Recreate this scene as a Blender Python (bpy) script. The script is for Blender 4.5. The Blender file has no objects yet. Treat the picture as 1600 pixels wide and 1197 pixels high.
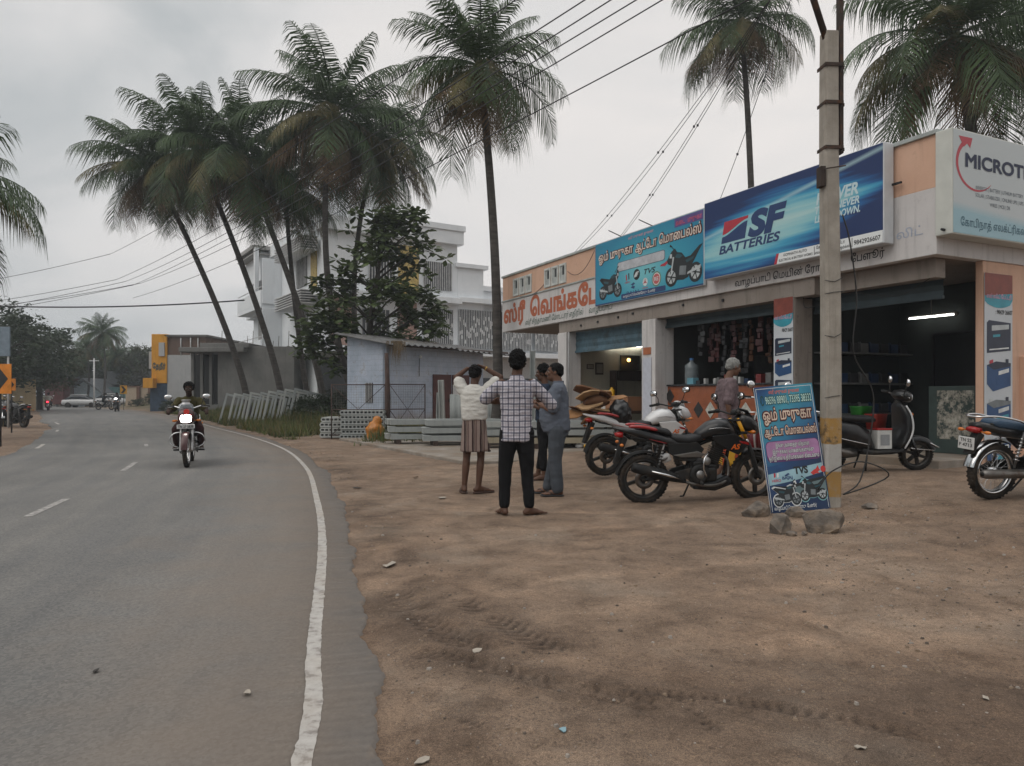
import bpy, bmesh, math, random
import numpy as np
from mathutils import Vector, Matrix, noise as mnoise
from mathutils.geometry import delaunay_2d_cdt
SC = bpy.context.scene
COL = SC.collection
R = math.radians
# ------------------------------------------------------------------ camera
cd = bpy.data.cameras.new('camera'); cam = bpy.data.objects.new('camera', cd); COL.objects.link(cam)
cam.location = (0, 0, 1.30); cam.rotation_euler = (R(90), 0, 0)
cd.sensor_width = 36; cd.lens = 36 * 1150 / 1600; cd.shift_y = 19.5 / 1600
cd.clip_start = 0.05; cd.clip_end = 6000
SC.camera = cam
# ------------------------------------------------------------------ exposure, sky, sun
SC.view_settings.view_transform = 'Standard'; SC.view_settings.look = 'None'
SC.view_settings.exposure = 0.0; SC.view_settings.gamma = 1
SUN_EL, SUN_AZ = R(48), R(232)          # azimuth measured clockwise from +Y
w = bpy.data.worlds.new("World"); SC.world = w; w.use_nodes = True
nt = w.node_tree; nd = nt.nodes; lk = nt.links
bg = nd['Background']; bg.inputs[1].default_value = 0.1
sky = nd.new('ShaderNodeTexSky'); sky.sky_type = 'NISHITA'; sky.sun_disc = False
sky.sun_elevation = SUN_EL; sky.sun_rotation = SUN_AZ; sky.dust_density = 4; sky.air_density = 1
hs = nd.new('ShaderNodeHueSaturation'); hs.inputs['Saturation'].default_value = 0.25
lk.new(sky.outputs[0], hs.inputs['Color'])
tc = nd.new('ShaderNodeTexCoord')
mp = nd.new('ShaderNodeMapping'); mp.inputs['Scale'].default_value = (1, 1, 2.2)
lk.new(tc.outputs['Generated'], mp.inputs[0])
nz = nd.new('ShaderNodeTexNoise'); nz.inputs['Scale'].default_value = 2.1; nz.inputs['Detail'].default_value = 7; nz.inputs['Distortion'].default_value = 0.6
nz.inputs['Roughness'].default_value = 0.5
lk.new(mp.outputs[0], nz.inputs['Vector'])
dt = nd.new('ShaderNodeVectorMath'); dt.operation = 'DOT_PRODUCT'; dt.inputs[1].default_value = (0.80, 0.55, 0.10)
lk.new(tc.outputs['Generated'], dt.inputs[0])
ma = nd.new('ShaderNodeMath'); ma.operation = 'MULTIPLY_ADD'; ma.inputs[1].default_value = 0.52; ma.inputs[2].default_value = -0.22
lk.new(dt.outputs['Value'], ma.inputs[0])
mb_ = nd.new('ShaderNodeMath'); mb_.operation = 'MULTIPLY_ADD'; mb_.inputs[1].default_value = 1.35
lk.new(nz.outputs['Fac'], mb_.inputs[0]); lk.new(ma.outputs[0], mb_.inputs[2])
cr = nd.new('ShaderNodeValToRGB'); e = cr.color_ramp.elements
e[0].position = 0.28; e[0].color = (0.50, 0.53, 0.545, 1)
e[1].position = 0.95; e[1].color = (0.90, 0.86, 0.835, 1)
x = e.new(0.62); x.color = (0.77, 0.76, 0.755, 1)
lk.new(mb_.outputs[0], cr.inputs[0])
sc10 = nd.new('ShaderNodeMix'); sc10.data_type = 'RGBA'; sc10.blend_type = 'MULTIPLY'; sc10.inputs[0].default_value = 1
sc10.inputs[7].default_value = (10, 10, 10, 1)
lk.new(cr.outputs[0], sc10.inputs[6])
mx = nd.new('ShaderNodeMix'); mx.data_type = 'RGBA'; mx.inputs[0].default_value = 0.93
lk.new(hs.outputs[0], mx.inputs[6]); lk.new(sc10.outputs[2], mx.inputs[7])
sz = nd.new('ShaderNodeSeparateXYZ'); lk.new(tc.outputs['Generated'], sz.inputs[0])
zr = nd.new('ShaderNodeMapRange'); zr.interpolation_type = 'SMOOTHSTEP'          # overcast skies are brightest overhead
zr.inputs[1].default_value = 0.45; zr.inputs[2].default_value = 0.95; zr.inputs[3].default_value = 1.0; zr.inputs[4].default_value = 1.75
lk.new(sz.outputs[2], zr.inputs[0])
vm = nd.new('ShaderNodeVectorMath'); vm.operation = 'SCALE'
lk.new(mx.outputs[2], vm.inputs[0]); lk.new(zr.outputs[0], vm.inputs['Scale']); lk.new(vm.outputs[0], bg.inputs[0])
sl = bpy.data.lights.new('sun', 'SUN'); sun = bpy.data.objects.new('sun', sl); COL.objects.link(sun)
sl.energy = 1.2; sl.angle = R(60); sl.color = (1.0, 0.93, 0.85)
sd = Vector((math.sin(SUN_AZ) * math.cos(SUN_EL), math.cos(SUN_AZ) * math.cos(SUN_EL), math.sin(SUN_EL)))
sun.rotation_euler = sd.to_track_quat('Z', 'Y').to_euler()
SC.cycles.max_bounces = 5; SC.cycles.transparent_max_bounces = 6
SC.cycles.use_adaptive_sampling = True; SC.cycles.adaptive_threshold = 0.02
try: SC.cycles.use_denoising = True
except Exception: pass

# ------------------------------------------------------------------ helpers
def ss(v):
    v = np.clip(v, 0, 1); return v * v * (3 - 2 * v)
def tag(o, label=None, cat=None, group=None, kind=None):
    if label: o['label'] = label
    if cat: o['category'] = cat
    if group: o['group'] = group
    if kind: o['kind'] = kind
    return o
def thing(name, label, cat, loc=(0, 0, 0), rz=0, group=None):
    o = bpy.data.objects.new(name, None); COL.objects.link(o)
    o.empty_display_size = .2
    o.location = loc; o.rotation_euler = (0, 0, rz)
    return tag(o, label, cat, group)
def copy_tree(o, parent=None):
    c = o.copy(); COL.objects.link(c)
    if parent: c.parent = parent
    for ch in list(o.children): copy_tree(ch, c)
    return c
def lin(c):
    return tuple((v / 255 / 12.92) if v / 255 <= .04045 else ((v / 255 + .055) / 1.055) ** 2.4 for v in c)

_M = {}
def mat(name, c, rough=.6, metal=0, var=.18, scale=6, bump=.0, bscale=60, dirt=None, dscale=3, dlo=.5, dhi=.7, emit=0, spec=.5, trans=0, vec=(1, 1, 1), coat=0, alpha=1):
    """principled material with noise variation, optional dirt patches and bump (object space)"""
    if name in _M: return _M[name]
    m = bpy.data.materials.new(name); m.use_nodes = True; _M[name] = m
    n = m.node_tree.nodes; l = m.node_tree.links; p = n['Principled BSDF']
    p.inputs['Roughness'].default_value = rough; p.inputs['Metallic'].default_value = metal
    p.inputs['Specular IOR Level'].default_value = spec
    if coat: p.inputs['Coat Weight'].default_value = coat; p.inputs['Coat Roughness'].default_value = .08
    if trans: p.inputs['Transmission Weight'].default_value = trans
    if alpha < 1: p.inputs['Alpha'].default_value = alpha
    t = n.new('ShaderNodeTexCoord'); mpn = n.new('ShaderNodeMapping'); mpn.inputs['Scale'].default_value = vec
    l.new(t.outputs['Object'], mpn.inputs[0])
    a = n.new('ShaderNodeTexNoise'); a.inputs['Scale'].default_value = scale; a.inputs['Detail'].default_value = 5
    l.new(mpn.outputs[0], a.inputs['Vector'])
    r = n.new('ShaderNodeValToRGB'); q = r.color_ramp.elements
    q[0].position = .3; q[1].position = .7
    q[0].color = (*[max(0, v * (1 - var)) for v in c[:3]], 1); q[1].color = (*[min(1, v * (1 + var)) for v in c[:3]], 1)
    l.new(a.outputs['Fac'], r.inputs[0]); out = r.outputs[0]
    if dirt:
        d = n.new('ShaderNodeTexNoise'); d.inputs['Scale'].default_value = dscale; d.inputs['Detail'].default_value = 8; d.inputs['Roughness'].default_value = .65
        l.new(mpn.outputs[0], d.inputs['Vector'])
        dr = n.new('ShaderNodeMapRange'); dr.inputs[1].default_value = dlo; dr.inputs[2].default_value = dhi
        l.new(d.outputs['Fac'], dr.inputs[0])
        mxn = n.new('ShaderNodeMix'); mxn.data_type = 'RGBA'
        l.new(dr.outputs[0], mxn.inputs[0]); l.new(out, mxn.inputs[6]); mxn.inputs[7].default_value = (*dirt, 1); out = mxn.outputs[2]
    l.new(out, p.inputs['Base Color'])
    if emit:
        l.new(out, p.inputs['Emission Color']); p.inputs['Emission Strength'].default_value = emit
    if bump:
        b = n.new('ShaderNodeTexNoise'); b.inputs['Scale'].default_value = bscale; b.inputs['Detail'].default_value = 4
        l.new(mpn.outputs[0], b.inputs['Vector'])
        bn = n.new('ShaderNodeBump'); bn.inputs['Strength'].default_value = bump; bn.inputs['Distance'].default_value = .02
        l.new(b.outputs['Fac'], bn.inputs['Height']); l.new(bn.outputs[0], p.inputs['Normal'])
    return m

class MB:
    """collects closed shapes and links them as ONE mesh object"""
    def __init__(s, M=None): s.v = []; s.f = []; s.mi = []; s.sm = []; s.M = M; s.cm = 0
    def add(s, vs, fs, smooth=False, M=None):
        o = len(s.v)
        T = M if M is not None else s.M
        if T is not None: vs = [tuple(T @ Vector(p)) for p in vs]
        s.v.extend([tuple(p) for p in vs])
        for f in fs: s.f.append([i + o for i in f]); s.mi.append(s.cm); s.sm.append(smooth)
        return s
    def box(s, x0, x1, y0, y1, z0, z1, M=None):
        if x0 > x1: x0, x1 = x1, x0
        if y0 > y1: y0, y1 = y1, y0
        if z0 > z1: z0, z1 = z1, z0
        v = [(x, y, z) for z in (z0, z1) for y in (y0, y1) for x in (x0, x1)]
        return s.add(v, [(0, 2, 3, 1), (4, 5, 7, 6), (0, 1, 5, 4), (2, 6, 7, 3), (0, 4, 6, 2), (1, 3, 7, 5)], M=M)
    def cbox(s, c, d, rot=None, M=None):
        T = Matrix.Translation(c)
        if rot is not None: T = T @ rot
        if M is not None: T = M @ T
        elif s.M is not None: T = s.M @ T
        return s.box(-d[0] / 2, d[0] / 2, -d[1] / 2, d[1] / 2, -d[2] / 2, d[2] / 2, M=T)
    def tube(s, pts, r, n=8, caps=True, smooth=True, M=None, flat=1.0):
        pts = [Vector(p) for p in pts]; k = len(pts)
        rr = r if isinstance(r, (list, tuple)) else [r] * k
        vs = []; fs = []; prev = None
        for i, p in enumerate(pts):
            d = (pts[min(i + 1, k - 1)] - pts[max(i - 1, 0)])
            if d.length < 1e-9: d = Vector((0, 0, 1))
            d.normalize()
            if prev is None:
                a = d.cross(Vector((0, 0, 1)))
                if a.length < .05: a = d.cross(Vector((0, 1, 0)))
            else:
                a = prev - d * prev.dot(d)
            a.normalize(); b = d.cross(a); prev = a
            for j in range(n):
                t = 2 * math.pi * j / n
                vs.append(p + a * math.cos(t) * rr[i] + b * math.sin(t) * rr[i] * flat)
        for i in range(k - 1):
            for j in range(n):
                j2 = (j + 1) % n
                fs.append((i * n + j, i * n + j2, (i + 1) * n + j2, (i + 1) * n + j))
        if caps: fs.append(tuple(range(n - 1, -1, -1))); fs.append(tuple((k - 1) * n + j for j in range(n)))
        return s.add(vs, fs, smooth, M)
    def lathe(s, prof, n=20, M=None, smooth=True, axis='z', closed=False):
        vs = []; fs = []; k = len(prof)
        for (r, z) in prof:
            for j in range(n):
                t = 2 * math.pi * j / n; a, b = r * math.cos(t), r * math.sin(t)
                vs.append((a, b, z) if axis == 'z' else ((a, z, b) if axis == 'y' else (z, a, b)))
        rng = k if closed else k - 1
        for i in range(rng):
            i2 = (i + 1) % k
            for j in range(n):
                j2 = (j + 1) % n
                q = (i * n + j, i * n + j2, i2 * n + j2, i2 * n + j)
                fs.append(q if axis != 'y' else q[::-1])
        return s.add(vs, fs, smooth, M)
    def prism(s, poly, y0, y1, M=None, plane='xz', smooth=False):
        """extrude a 2D polygon; plane xz extrudes along y, xy along z, yz along x"""
        def P(a, b, h): return (a, h, b) if plane == 'xz' else ((a, b, h) if plane == 'xy' else (h, a, b))
        n = len(poly)
        vs = [P(a, b, y0) for a, b in poly] + [P(a, b, y1) for a, b in poly]
        fs = [tuple(range(n)), tuple(range(2 * n - 1, n - 1, -1))] + [(i, i + n, (i + 1) % n + n, (i + 1) % n) for i in range(n)]
        return s.add(vs, fs, smooth, M)
    def loft(s, rings, n=16, ex=2.4, M=None, axis='x', smooth=True):
        """superellipse rings (pos, c_a, c_b, half_a, half_b) along an axis; a = lateral, b = vertical"""
        vs = []; fs = []; k = len(rings)
        for rg in rings:
            p, ca, cb, ha, hb = rg[:5]; x_ = rg[5] if len(rg) > 5 else ex
            for j in range(n):
                t = 2 * math.pi * j / n; c, q = math.cos(t), math.sin(t)
                a = ca + ha * math.copysign(abs(c) ** (2 / x_), c); b = cb + hb * math.copysign(abs(q) ** (2 / x_), q)
                vs.append((p, a, b) if axis == 'x' else ((a, p, b) if axis == 'y' else (a, b, p)))
        for i in range(k - 1):
            for j in range(n):
                j2 = (j + 1) % n; fs.append((i * n + j, i * n + j2, (i + 1) * n + j2, (i + 1) * n + j))
        fs.append(tuple(range(n - 1, -1, -1))); fs.append(tuple((k - 1) * n + j for j in range(n)))
        return s.add(vs, fs, smooth, M)
    def ell(s, c, r, n=14, M=None, rot=None):
        T = Matrix.Translation(c)
        if rot is not None: T = T @ rot
        if M is not None: T = M @ T
        elif s.M is not None: T = s.M @ T
        k = max(6, n // 2 + 1); prof_v = []; fs = []
        for i in range(1, k):
            ph = math.pi * i / k
            for j in range(n):
                t = 2 * math.pi * j / n
                prof_v.append((r[0] * math.sin(ph) * math.cos(t), r[1] * math.sin(ph) * math.sin(t), -r[2] * math.cos(ph)))
        m_ = len(prof_v); prof_v += [(0, 0, -r[2]), (0, 0, r[2])]
        for i in range(k - 2):
            for j in range(n):
                j2 = (j + 1) % n; fs.append((i * n + j, i * n + j2, (i + 1) * n + j2, (i + 1) * n + j))
        for j in range(n):
            j2 = (j + 1) % n; fs.append((j2, j, m_)); fs.append(((k - 2) * n + j, (k - 2) * n + j2, m_ + 1))
        return s.add(prof_v, fs, True, T)
    def cap(s, a, b, ra, rb, n=12):
        """tapered capsule"""
        a = Vector(a); b = Vector(b); d = (b - a).normalized() if (b - a).length > 1e-6 else Vector((0, 0, 1))
        pts = []; rr = []
        for q in (-1, -.8, -.45): pts.append(a + d * ra * q); rr.append(ra * math.sqrt(max(0.003, 1 - q * q)))
        pts.append(a); rr.append(ra); pts.append(b); rr.append(rb)
        for q in (.45, .8, 1): pts.append(b + d * rb * q); rr.append(rb * math.sqrt(max(0.003, 1 - q * q)))
        return s.tube(pts, rr, n)
    def mesh(s, name):
        me = bpy.data.meshes.new(name)
        me.from_pydata(s.v, [], s.f); me.update()
        me.polygons.foreach_set('use_smooth', s.sm)
        return me
    def build(s, name, mats, parent=None, bevel=0, seg=2, label=None, fixn=True):
        me = s.mesh(name)
        if fixn:
            bm = bmesh.new(); bm.from_mesh(me); bmesh.ops.recalc_face_normals(bm, faces=bm.faces); bm.to_mesh(me); bm.free()
        if not isinstance(mats, (list, tuple)): mats = [mats]
        for m in mats: me.materials.append(m)
        if len(mats) > 1: me.polygons.foreach_set('material_index', s.mi)
        o = bpy.data.objects.new(name, me); COL.objects.link(o)
        if parent: o.parent = parent
        if bevel:
            b = o.modifiers.new('bevel', 'BEVEL'); b.width = bevel; b.segments = seg; b.limit_method = 'ANGLE'; b.angle_limit = R(40)
            b.harden_normals = False
        if label: o['label'] = label
        return o

def remesh(mb, voxel, smooth=3, disp=None):
    """one continuous surface out of overlapping closed shapes -> MB-like mesh data"""
    me = mb.mesh('tmp'); bm = bmesh.new(); bm.from_mesh(me); bmesh.ops.recalc_face_normals(bm, faces=bm.faces); bm.to_mesh(me); bm.free()
    o = bpy.data.objects.new('tmp', me); COL.objects.link(o)
    r = o.modifiers.new('r', 'REMESH'); r.mode = 'VOXEL'; r.voxel_size = voxel
    if smooth:
        q = o.modifiers.new('s', 'SMOOTH'); q.iterations = smooth; q.factor = .5
    dg = bpy.context.evaluated_depsgraph_get(); dg.update()
    nm = bpy.data.meshes.new_from_object(o.evaluated_get(dg))
    bpy.data.objects.remove(o); bpy.data.meshes.remove(me)
    if disp:
        for v in nm.vertices: v.co += disp(v.co, v.normal)
    nm.polygons.foreach_set('use_smooth', [True] * len(nm.polygons))
    return nm
def link_mesh(name, me, mats, parent=None):
    me.name = name; me.materials.clear()
    for m in (mats if isinstance(mats, (list, tuple)) else [mats]): me.materials.append(m)
    o = bpy.data.objects.new(name, me); COL.objects.link(o)
    if parent: o.parent = parent
    return o

_T = {}
def tamil(s):
    """Blender does no Indic reordering: put vowel signs written before the consonant first"""
    out = ''
    for ch in s:
        pre, post = {'\u0bca': ('\u0bc6', '\u0bbe'), '\u0bcb': ('\u0bc7', '\u0bbe'), '\u0bc6': ('\u0bc6', ''), '\u0bc7': ('\u0bc7', ''), '\u0bc8': ('\u0bc8', '')}.get(ch, (None, None))
        if pre is None or not out: out += ch
        else: out = out[:-1] + pre + out[-1] + post
    return out
def grow(L, d):
    """push a closed loop outwards by d along its mitred normals"""
    P = []
    for q in L:
        if not P or abs(q[0] - P[-1][0]) + abs(q[1] - P[-1][1]) > 1e-5: P.append(q)
    if len(P) > 1 and abs(P[0][0] - P[-1][0]) + abs(P[0][1] - P[-1][1]) < 1e-5: P.pop()
    n = len(P); out = []
    for i in range(n):
        a, b, c = P[i - 1], P[i], P[(i + 1) % n]
        d1 = Vector((b[0] - a[0], b[1] - a[1])).normalized(); d2 = Vector((c[0] - b[0], c[1] - b[1])).normalized()
        n1 = Vector((d1.y, -d1.x)); n2 = Vector((d2.y, -d2.x)); m = n1 + n2
        if m.length < 1e-4: m = n1
        m.normalize(); k = d / max(.55, m.dot(n1)); out.append((b[0] + m.x * k, b[1] + m.y * k))
    return out
def text_tris(body, offset=0, shear=0, sx=1.0):
    """tessellated text in unit size (non-zero winding), centred on x; returns verts, tris, width"""
    key = (body, offset, shear, sx)
    if key in _T: return _T[key]
    c = bpy.data.curves.new('t', 'FONT'); c.body = tamil(body); c.size = 1; c.shear = shear
    c.resolution_u = 3
    o = bpy.data.objects.new('t', c); COL.objects.link(o)
    dg = bpy.context.evaluated_depsgraph_get(); dg.update()
    cu = o.evaluated_get(dg).to_curve(dg)
    loops = []
    for sp in cu.splines:
        pts = []
        if sp.type == 'BEZIER':
            bp = sp.bezier_points; n = len(bp)
            for i in range(n):
                a, b = bp[i], bp[(i + 1) % n]
                straight = a.handle_right_type in {'VECTOR'} and b.handle_left_type in {'VECTOR'}
                k = 1 if straight else 4
                for q in range(k):
                    t = q / k; u = 1 - t
                    p = a.co * u ** 3 + a.handle_right * 3 * u * u * t + b.handle_left * 3 * u * t * t + b.co * t ** 3
                    pts.append((p.x, p.y))
        else:
            pts = [(p.co.x, p.co.y) for p in sp.points]
        if len(pts) > 2: loops.append(pts)
    o.to_curve_clear(); bpy.data.objects.remove(o); bpy.data.curves.remove(c)
    if offset and loops:
        ar = lambda L: .5 * sum(p[0] * L[(i + 1) % len(L)][1] - L[(i + 1) % len(L)][0] * p[1] for i, p in enumerate(L))
        sg = math.copysign(1, ar(max(loops, key=lambda L: abs(ar(L)))))
        loops = [grow(L, offset * sg) for L in loops]
    # split into overlapping groups by x so each triangulation stays small
    boxes = sorted(((min(p[0] for p in L), max(p[0] for p in L), L) for L in loops), key=lambda b: b[0])
    groups = []
    for a, b, L in boxes:
        if groups and a <= groups[-1][0] + 1e-4: groups[-1][0] = max(groups[-1][0], b); groups[-1][1].append(L)
        else: groups.append([b, [L]])
    V = []; F = []
    POS = sum(p[0] * L[(i + 1) % len(L)][1] - L[(i + 1) % len(L)][0] * p[1] for L in loops for i, p in enumerate(L)) > 0
    for _, Ls in groups:
        vs = []; es = []
        for L in Ls:
            o0 = len(vs); vs += [Vector(p) for p in L]; es += [(o0 + i, o0 + (i + 1) % len(L)) for i in range(len(L))]
        ov, oe, of, *_r = delaunay_2d_cdt(vs, es, [], 0, 1e-5)
        segs = np.array([(p[0], p[1], L[(i + 1) % len(L)][0], L[(i + 1) % len(L)][1]) for L in Ls for i, p in enumerate(L)])
        base = len(V); V += [(p.x, p.y) for p in ov]
        for f in of:
            cx = sum(ov[i].x for i in f) / 3; cy = sum(ov[i].y for i in f) / 3
            y0, y1 = segs[:, 1], segs[:, 3]
            up = (y0 <= cy) & (y1 > cy); dn = (y0 > cy) & (y1 <= cy)
            with np.errstate(divide='ignore', invalid='ignore'):
                xi = segs[:, 0] + (cy - y0) / (y1 - y0) * (segs[:, 2] - segs[:, 0])
            wn = np.sum(up & (xi > cx)) - np.sum(dn & (xi > cx))
            if (wn > 0) == POS and wn != 0: F.append([i + base for i in f])
    xs = [p[0] for p in V] or [0]
    x0, x1 = min(xs), max(xs); cx = (x0 + x1) / 2
    V = [((p[0] - cx) * sx, p[1]) for p in V]
    _T[key] = (V, F, (x1 - x0) * sx)
    return _T[key]
def lettering(body, M, size, m, parent, off=0, shear=0, width=None, z=0.004, align='c', name='lettering', slope=0):
    """M maps sign-plane (x right, y up, z out) to parent space. Returns the object."""
    V, F, wd = text_tris(body, off, shear)
    k = size; kx = size if width is None else width / max(wd, 1e-6)
    dx = 0 if align == 'c' else wd * kx / 2
    b = MB(M); b.add([(p[0] * kx + dx, p[1] * k + p[0] * kx * slope, z) for p in V], F)
    o = b.build(name, m, parent, fixn=False)
    return o
def flat(parent, M, poly, m, z, name, thick=.0015):
    b = MB(M); b.prism(poly, z - thick, z, plane='xy'); return b.build(name, m, parent)
def circle2(cx, cy, r, n=20, ry=None):
    return [(cx + r * math.cos(2 * math.pi * i / n), cy + (ry or r) * math.sin(2 * math.pi * i / n)) for i in range(n)]
def rrect(x0, x1, y0, y1, r, n=5):
    out = []
    for cx, cy, a in ((x1 - r, y1 - r, 0), (x0 + r, y1 - r, 90), (x0 + r, y0 + r, 180), (x1 - r, y0 + r, 270)):
        for i in range(n + 1):
            t = R(a + 90 * i / n); out.append((cx + r * math.cos(t), cy + r * math.sin(t)))
    return out
def spline(pts, n=8):
    """Catmull-Rom through points"""
    P = [Vector(p) for p in pts]; P = [P[0] * 2 - P[1]] + P + [P[-1] * 2 - P[-2]]; out = []
    for i in range(1, len(P) - 2):
        for k in range(n):
            t = k / n
            out.append(.5 * ((2 * P[i]) + (P[i + 1] - P[i - 1]) * t + (2 * P[i - 1] - 5 * P[i] + 4 * P[i + 1] - P[i + 2]) * t * t + (3 * P[i] - P[i - 1] - 3 * P[i + 1] + P[i + 2]) * t ** 3))
    out.append(P[-2]); return out
# ------------------------------------------------------------------ road line and terrain
LINE = spline([(.9, -16, 0), (.25, -8, 0), (-.1, -4, 0), (-.45, 0, 0), (-.74, 2.58, 0), (-1.05, 3.91, 0), (-1.66, 6.44, 0), (-2.45, 9.23, 0), (-3.75, 13.35, 0), (-5.7, 18.2, 0), (-8.6, 23.8, 0), (-12.4, 30.4, 0), (-17.9, 40.4, 0), (-23.6, 49.8, 0), (-36, 68, 0), (-56, 92, 0), (-95, 128, 0), (-170, 180, 0)], 10)
LP = np.array([(p.x, p.y) for p in LINE])
LT = np.gradient(LP, axis=0); LT /= np.linalg.norm(LT, axis=1)[:, None]
LN = np.stack([LT[:, 1], -LT[:, 0]], 1)                   # to the right of travel
LS = np.concatenate([[0], np.cumsum(np.linalg.norm(np.diff(LP, axis=0), axis=1))])
def road_d(x, y):
    """signed distance to the painted edge line, positive on the shop side"""
    x = np.asarray(x, float); y = np.asarray(y, float); best = np.full(x.shape, 1e9); sg = np.ones(x.shape)
    for i in range(len(LP) - 1):
        a, b = LP[i], LP[i + 1]; d = b - a; L2 = d @ d
        t = np.clip(((x - a[0]) * d[0] + (y - a[1]) * d[1]) / L2, 0, 1)
        ex, ey = x - a[0] - t * d[0], y - a[1] - t * d[1]
        q = np.hypot(ex, ey); s = np.sign(d[0] * -ey + d[1] * ex)
        u = q < best; best = np.where(u, q, best); sg = np.where(u, s, sg)
    return best * np.where(sg == 0, 1, sg)
_rs = np.random.RandomState(4); _tab = _rs.rand(256, 256)
def vnoise(x, y):
    xi = np.floor(x).astype(int); yi = np.floor(y).astype(int); fx, fy = x - xi, y - yi
    fx = fx * fx * (3 - 2 * fx); fy = fy * fy * (3 - 2 * fy)
    g = lambda a, b: _tab[a % 256, b % 256]
    return (g(xi, yi) * (1 - fx) + g(xi + 1, yi) * fx) * (1 - fy) + (g(xi, yi + 1) * (1 - fx) + g(xi + 1, yi + 1) * fx) * fy
def fbm(x, y, o=4, k=.5):
    a = 1; t = 0; s = 0
    for i in range(o): t = t + a * vnoise(x + i * 17.3, y + i * 9.1); s += a; a *= k; x = x * 2.03; y = y * 2.03
    return t / s
def base_h(x, y, d):
    c = (x - 6) * .8984 + (y - 10.4) * .4391; t = -(x - 6) * .4391 + (y - 10.4) * .8984
    rise = .25 * ss((c + 5) / 4.5) * (1 - .8 * ss((t - 5) / 3))
    bank = .55 * ss((d - .8) / 5) * ss((y - 25) / 5) * ss((-x - 4) / 4) + .5 * ss((d - 4) / 6) * ss((-x - 12) / 6)
    low = -.075 * (1 - ss((d + 6.7) / .3 * -1)) * (1 - ss((d - .05) / .3)) * (d > -7.2)
    low = np.where((d < .16) & (d > -5.45), -.06, -.022 * (1 - ss((d - .16) / .5)))
    edge = 0 * d
    left = .10 * ss((-d - 6.9) / 3)
    return rise + bank + low + edge + left
def h1(x, y):
    x = np.array([float(x)]); y = np.array([float(y)])
    return float(base_h(x, y, road_d(x, y))[0])
# tyre tracks left in the damp dirt: polyline, half width, tread depth, tread pitch
TRK = [([(-.82, 5.0), (-.55, 4.35), (-.25, 3.86), (.0, 3.55)], .11, .016, .075),
       ([(-.62, 3.75), (-.31, 3.66), (-.06, 3.47), (.145, 3.34), (.54, 3.11), (1.0, 2.78), (1.4, 2.5)], .075, .018, .05),
       ([(-.45, 4.9), (-.1, 4.3), (.12, 3.9), (.3, 3.6)], .10, .010, .08),
       ([(.2, 3.3), (.7, 3.2), (1.2, 3.02), (1.75, 2.7)], .05, .011, .05),
       ([(-.5, 3.3), (-.3, 3.12), (-.16, 2.9), (-.1, 2.6)], .035, .010, .04),
       ([(.5, 3.6), (.62, 3.35), (.75, 3.1), (.8, 2.7)], .03, .008, .04),
       ([(-.3, 6.2), (1.2, 7.2), (2.5, 8.2), (3.2, 9.0)], .06, .006, .06),
       ([(-.9, 5.9), (.8, 6.4), (2.4, 6.4), (4.4, 6.1)], .07, .005, .06),
       ([(1.2, 2.4), (2.2, 3.0), (3.2, 4.0), (3.9, 5.4)], .08, .007, .06)]
PALE = [([(-1.4, 8.6), (-.3, 8.3), (1.3, 8.1), (3.0, 7.4), (5.0, 6.6)], .10, .5), ([(-1.3, 7.4), (.2, 7.2), (1.6, 7.4), (2.6, 7.6)], .09, .45), ([(-.9, 5.6), (.1, 6.0), (1.2, 7.0), (1.9, 8.2)], .10, .45), ([(-1.6, 10.2), (-.2, 9.6), (1.2, 9.4)], .10, .4), ([(.4, 4.4), (1.5, 4.9), (3.0, 5.2), (4.6, 4.8)], .12, .45), ([(.9, 3.6), (1.9, 4.0), (3.1, 4.4), (4.4, 4.2)], .11, .4), ([(-.7, 4.6), (.3, 5.2), (1.6, 5.7), (3.3, 6.2)], .09, .4)]
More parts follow.
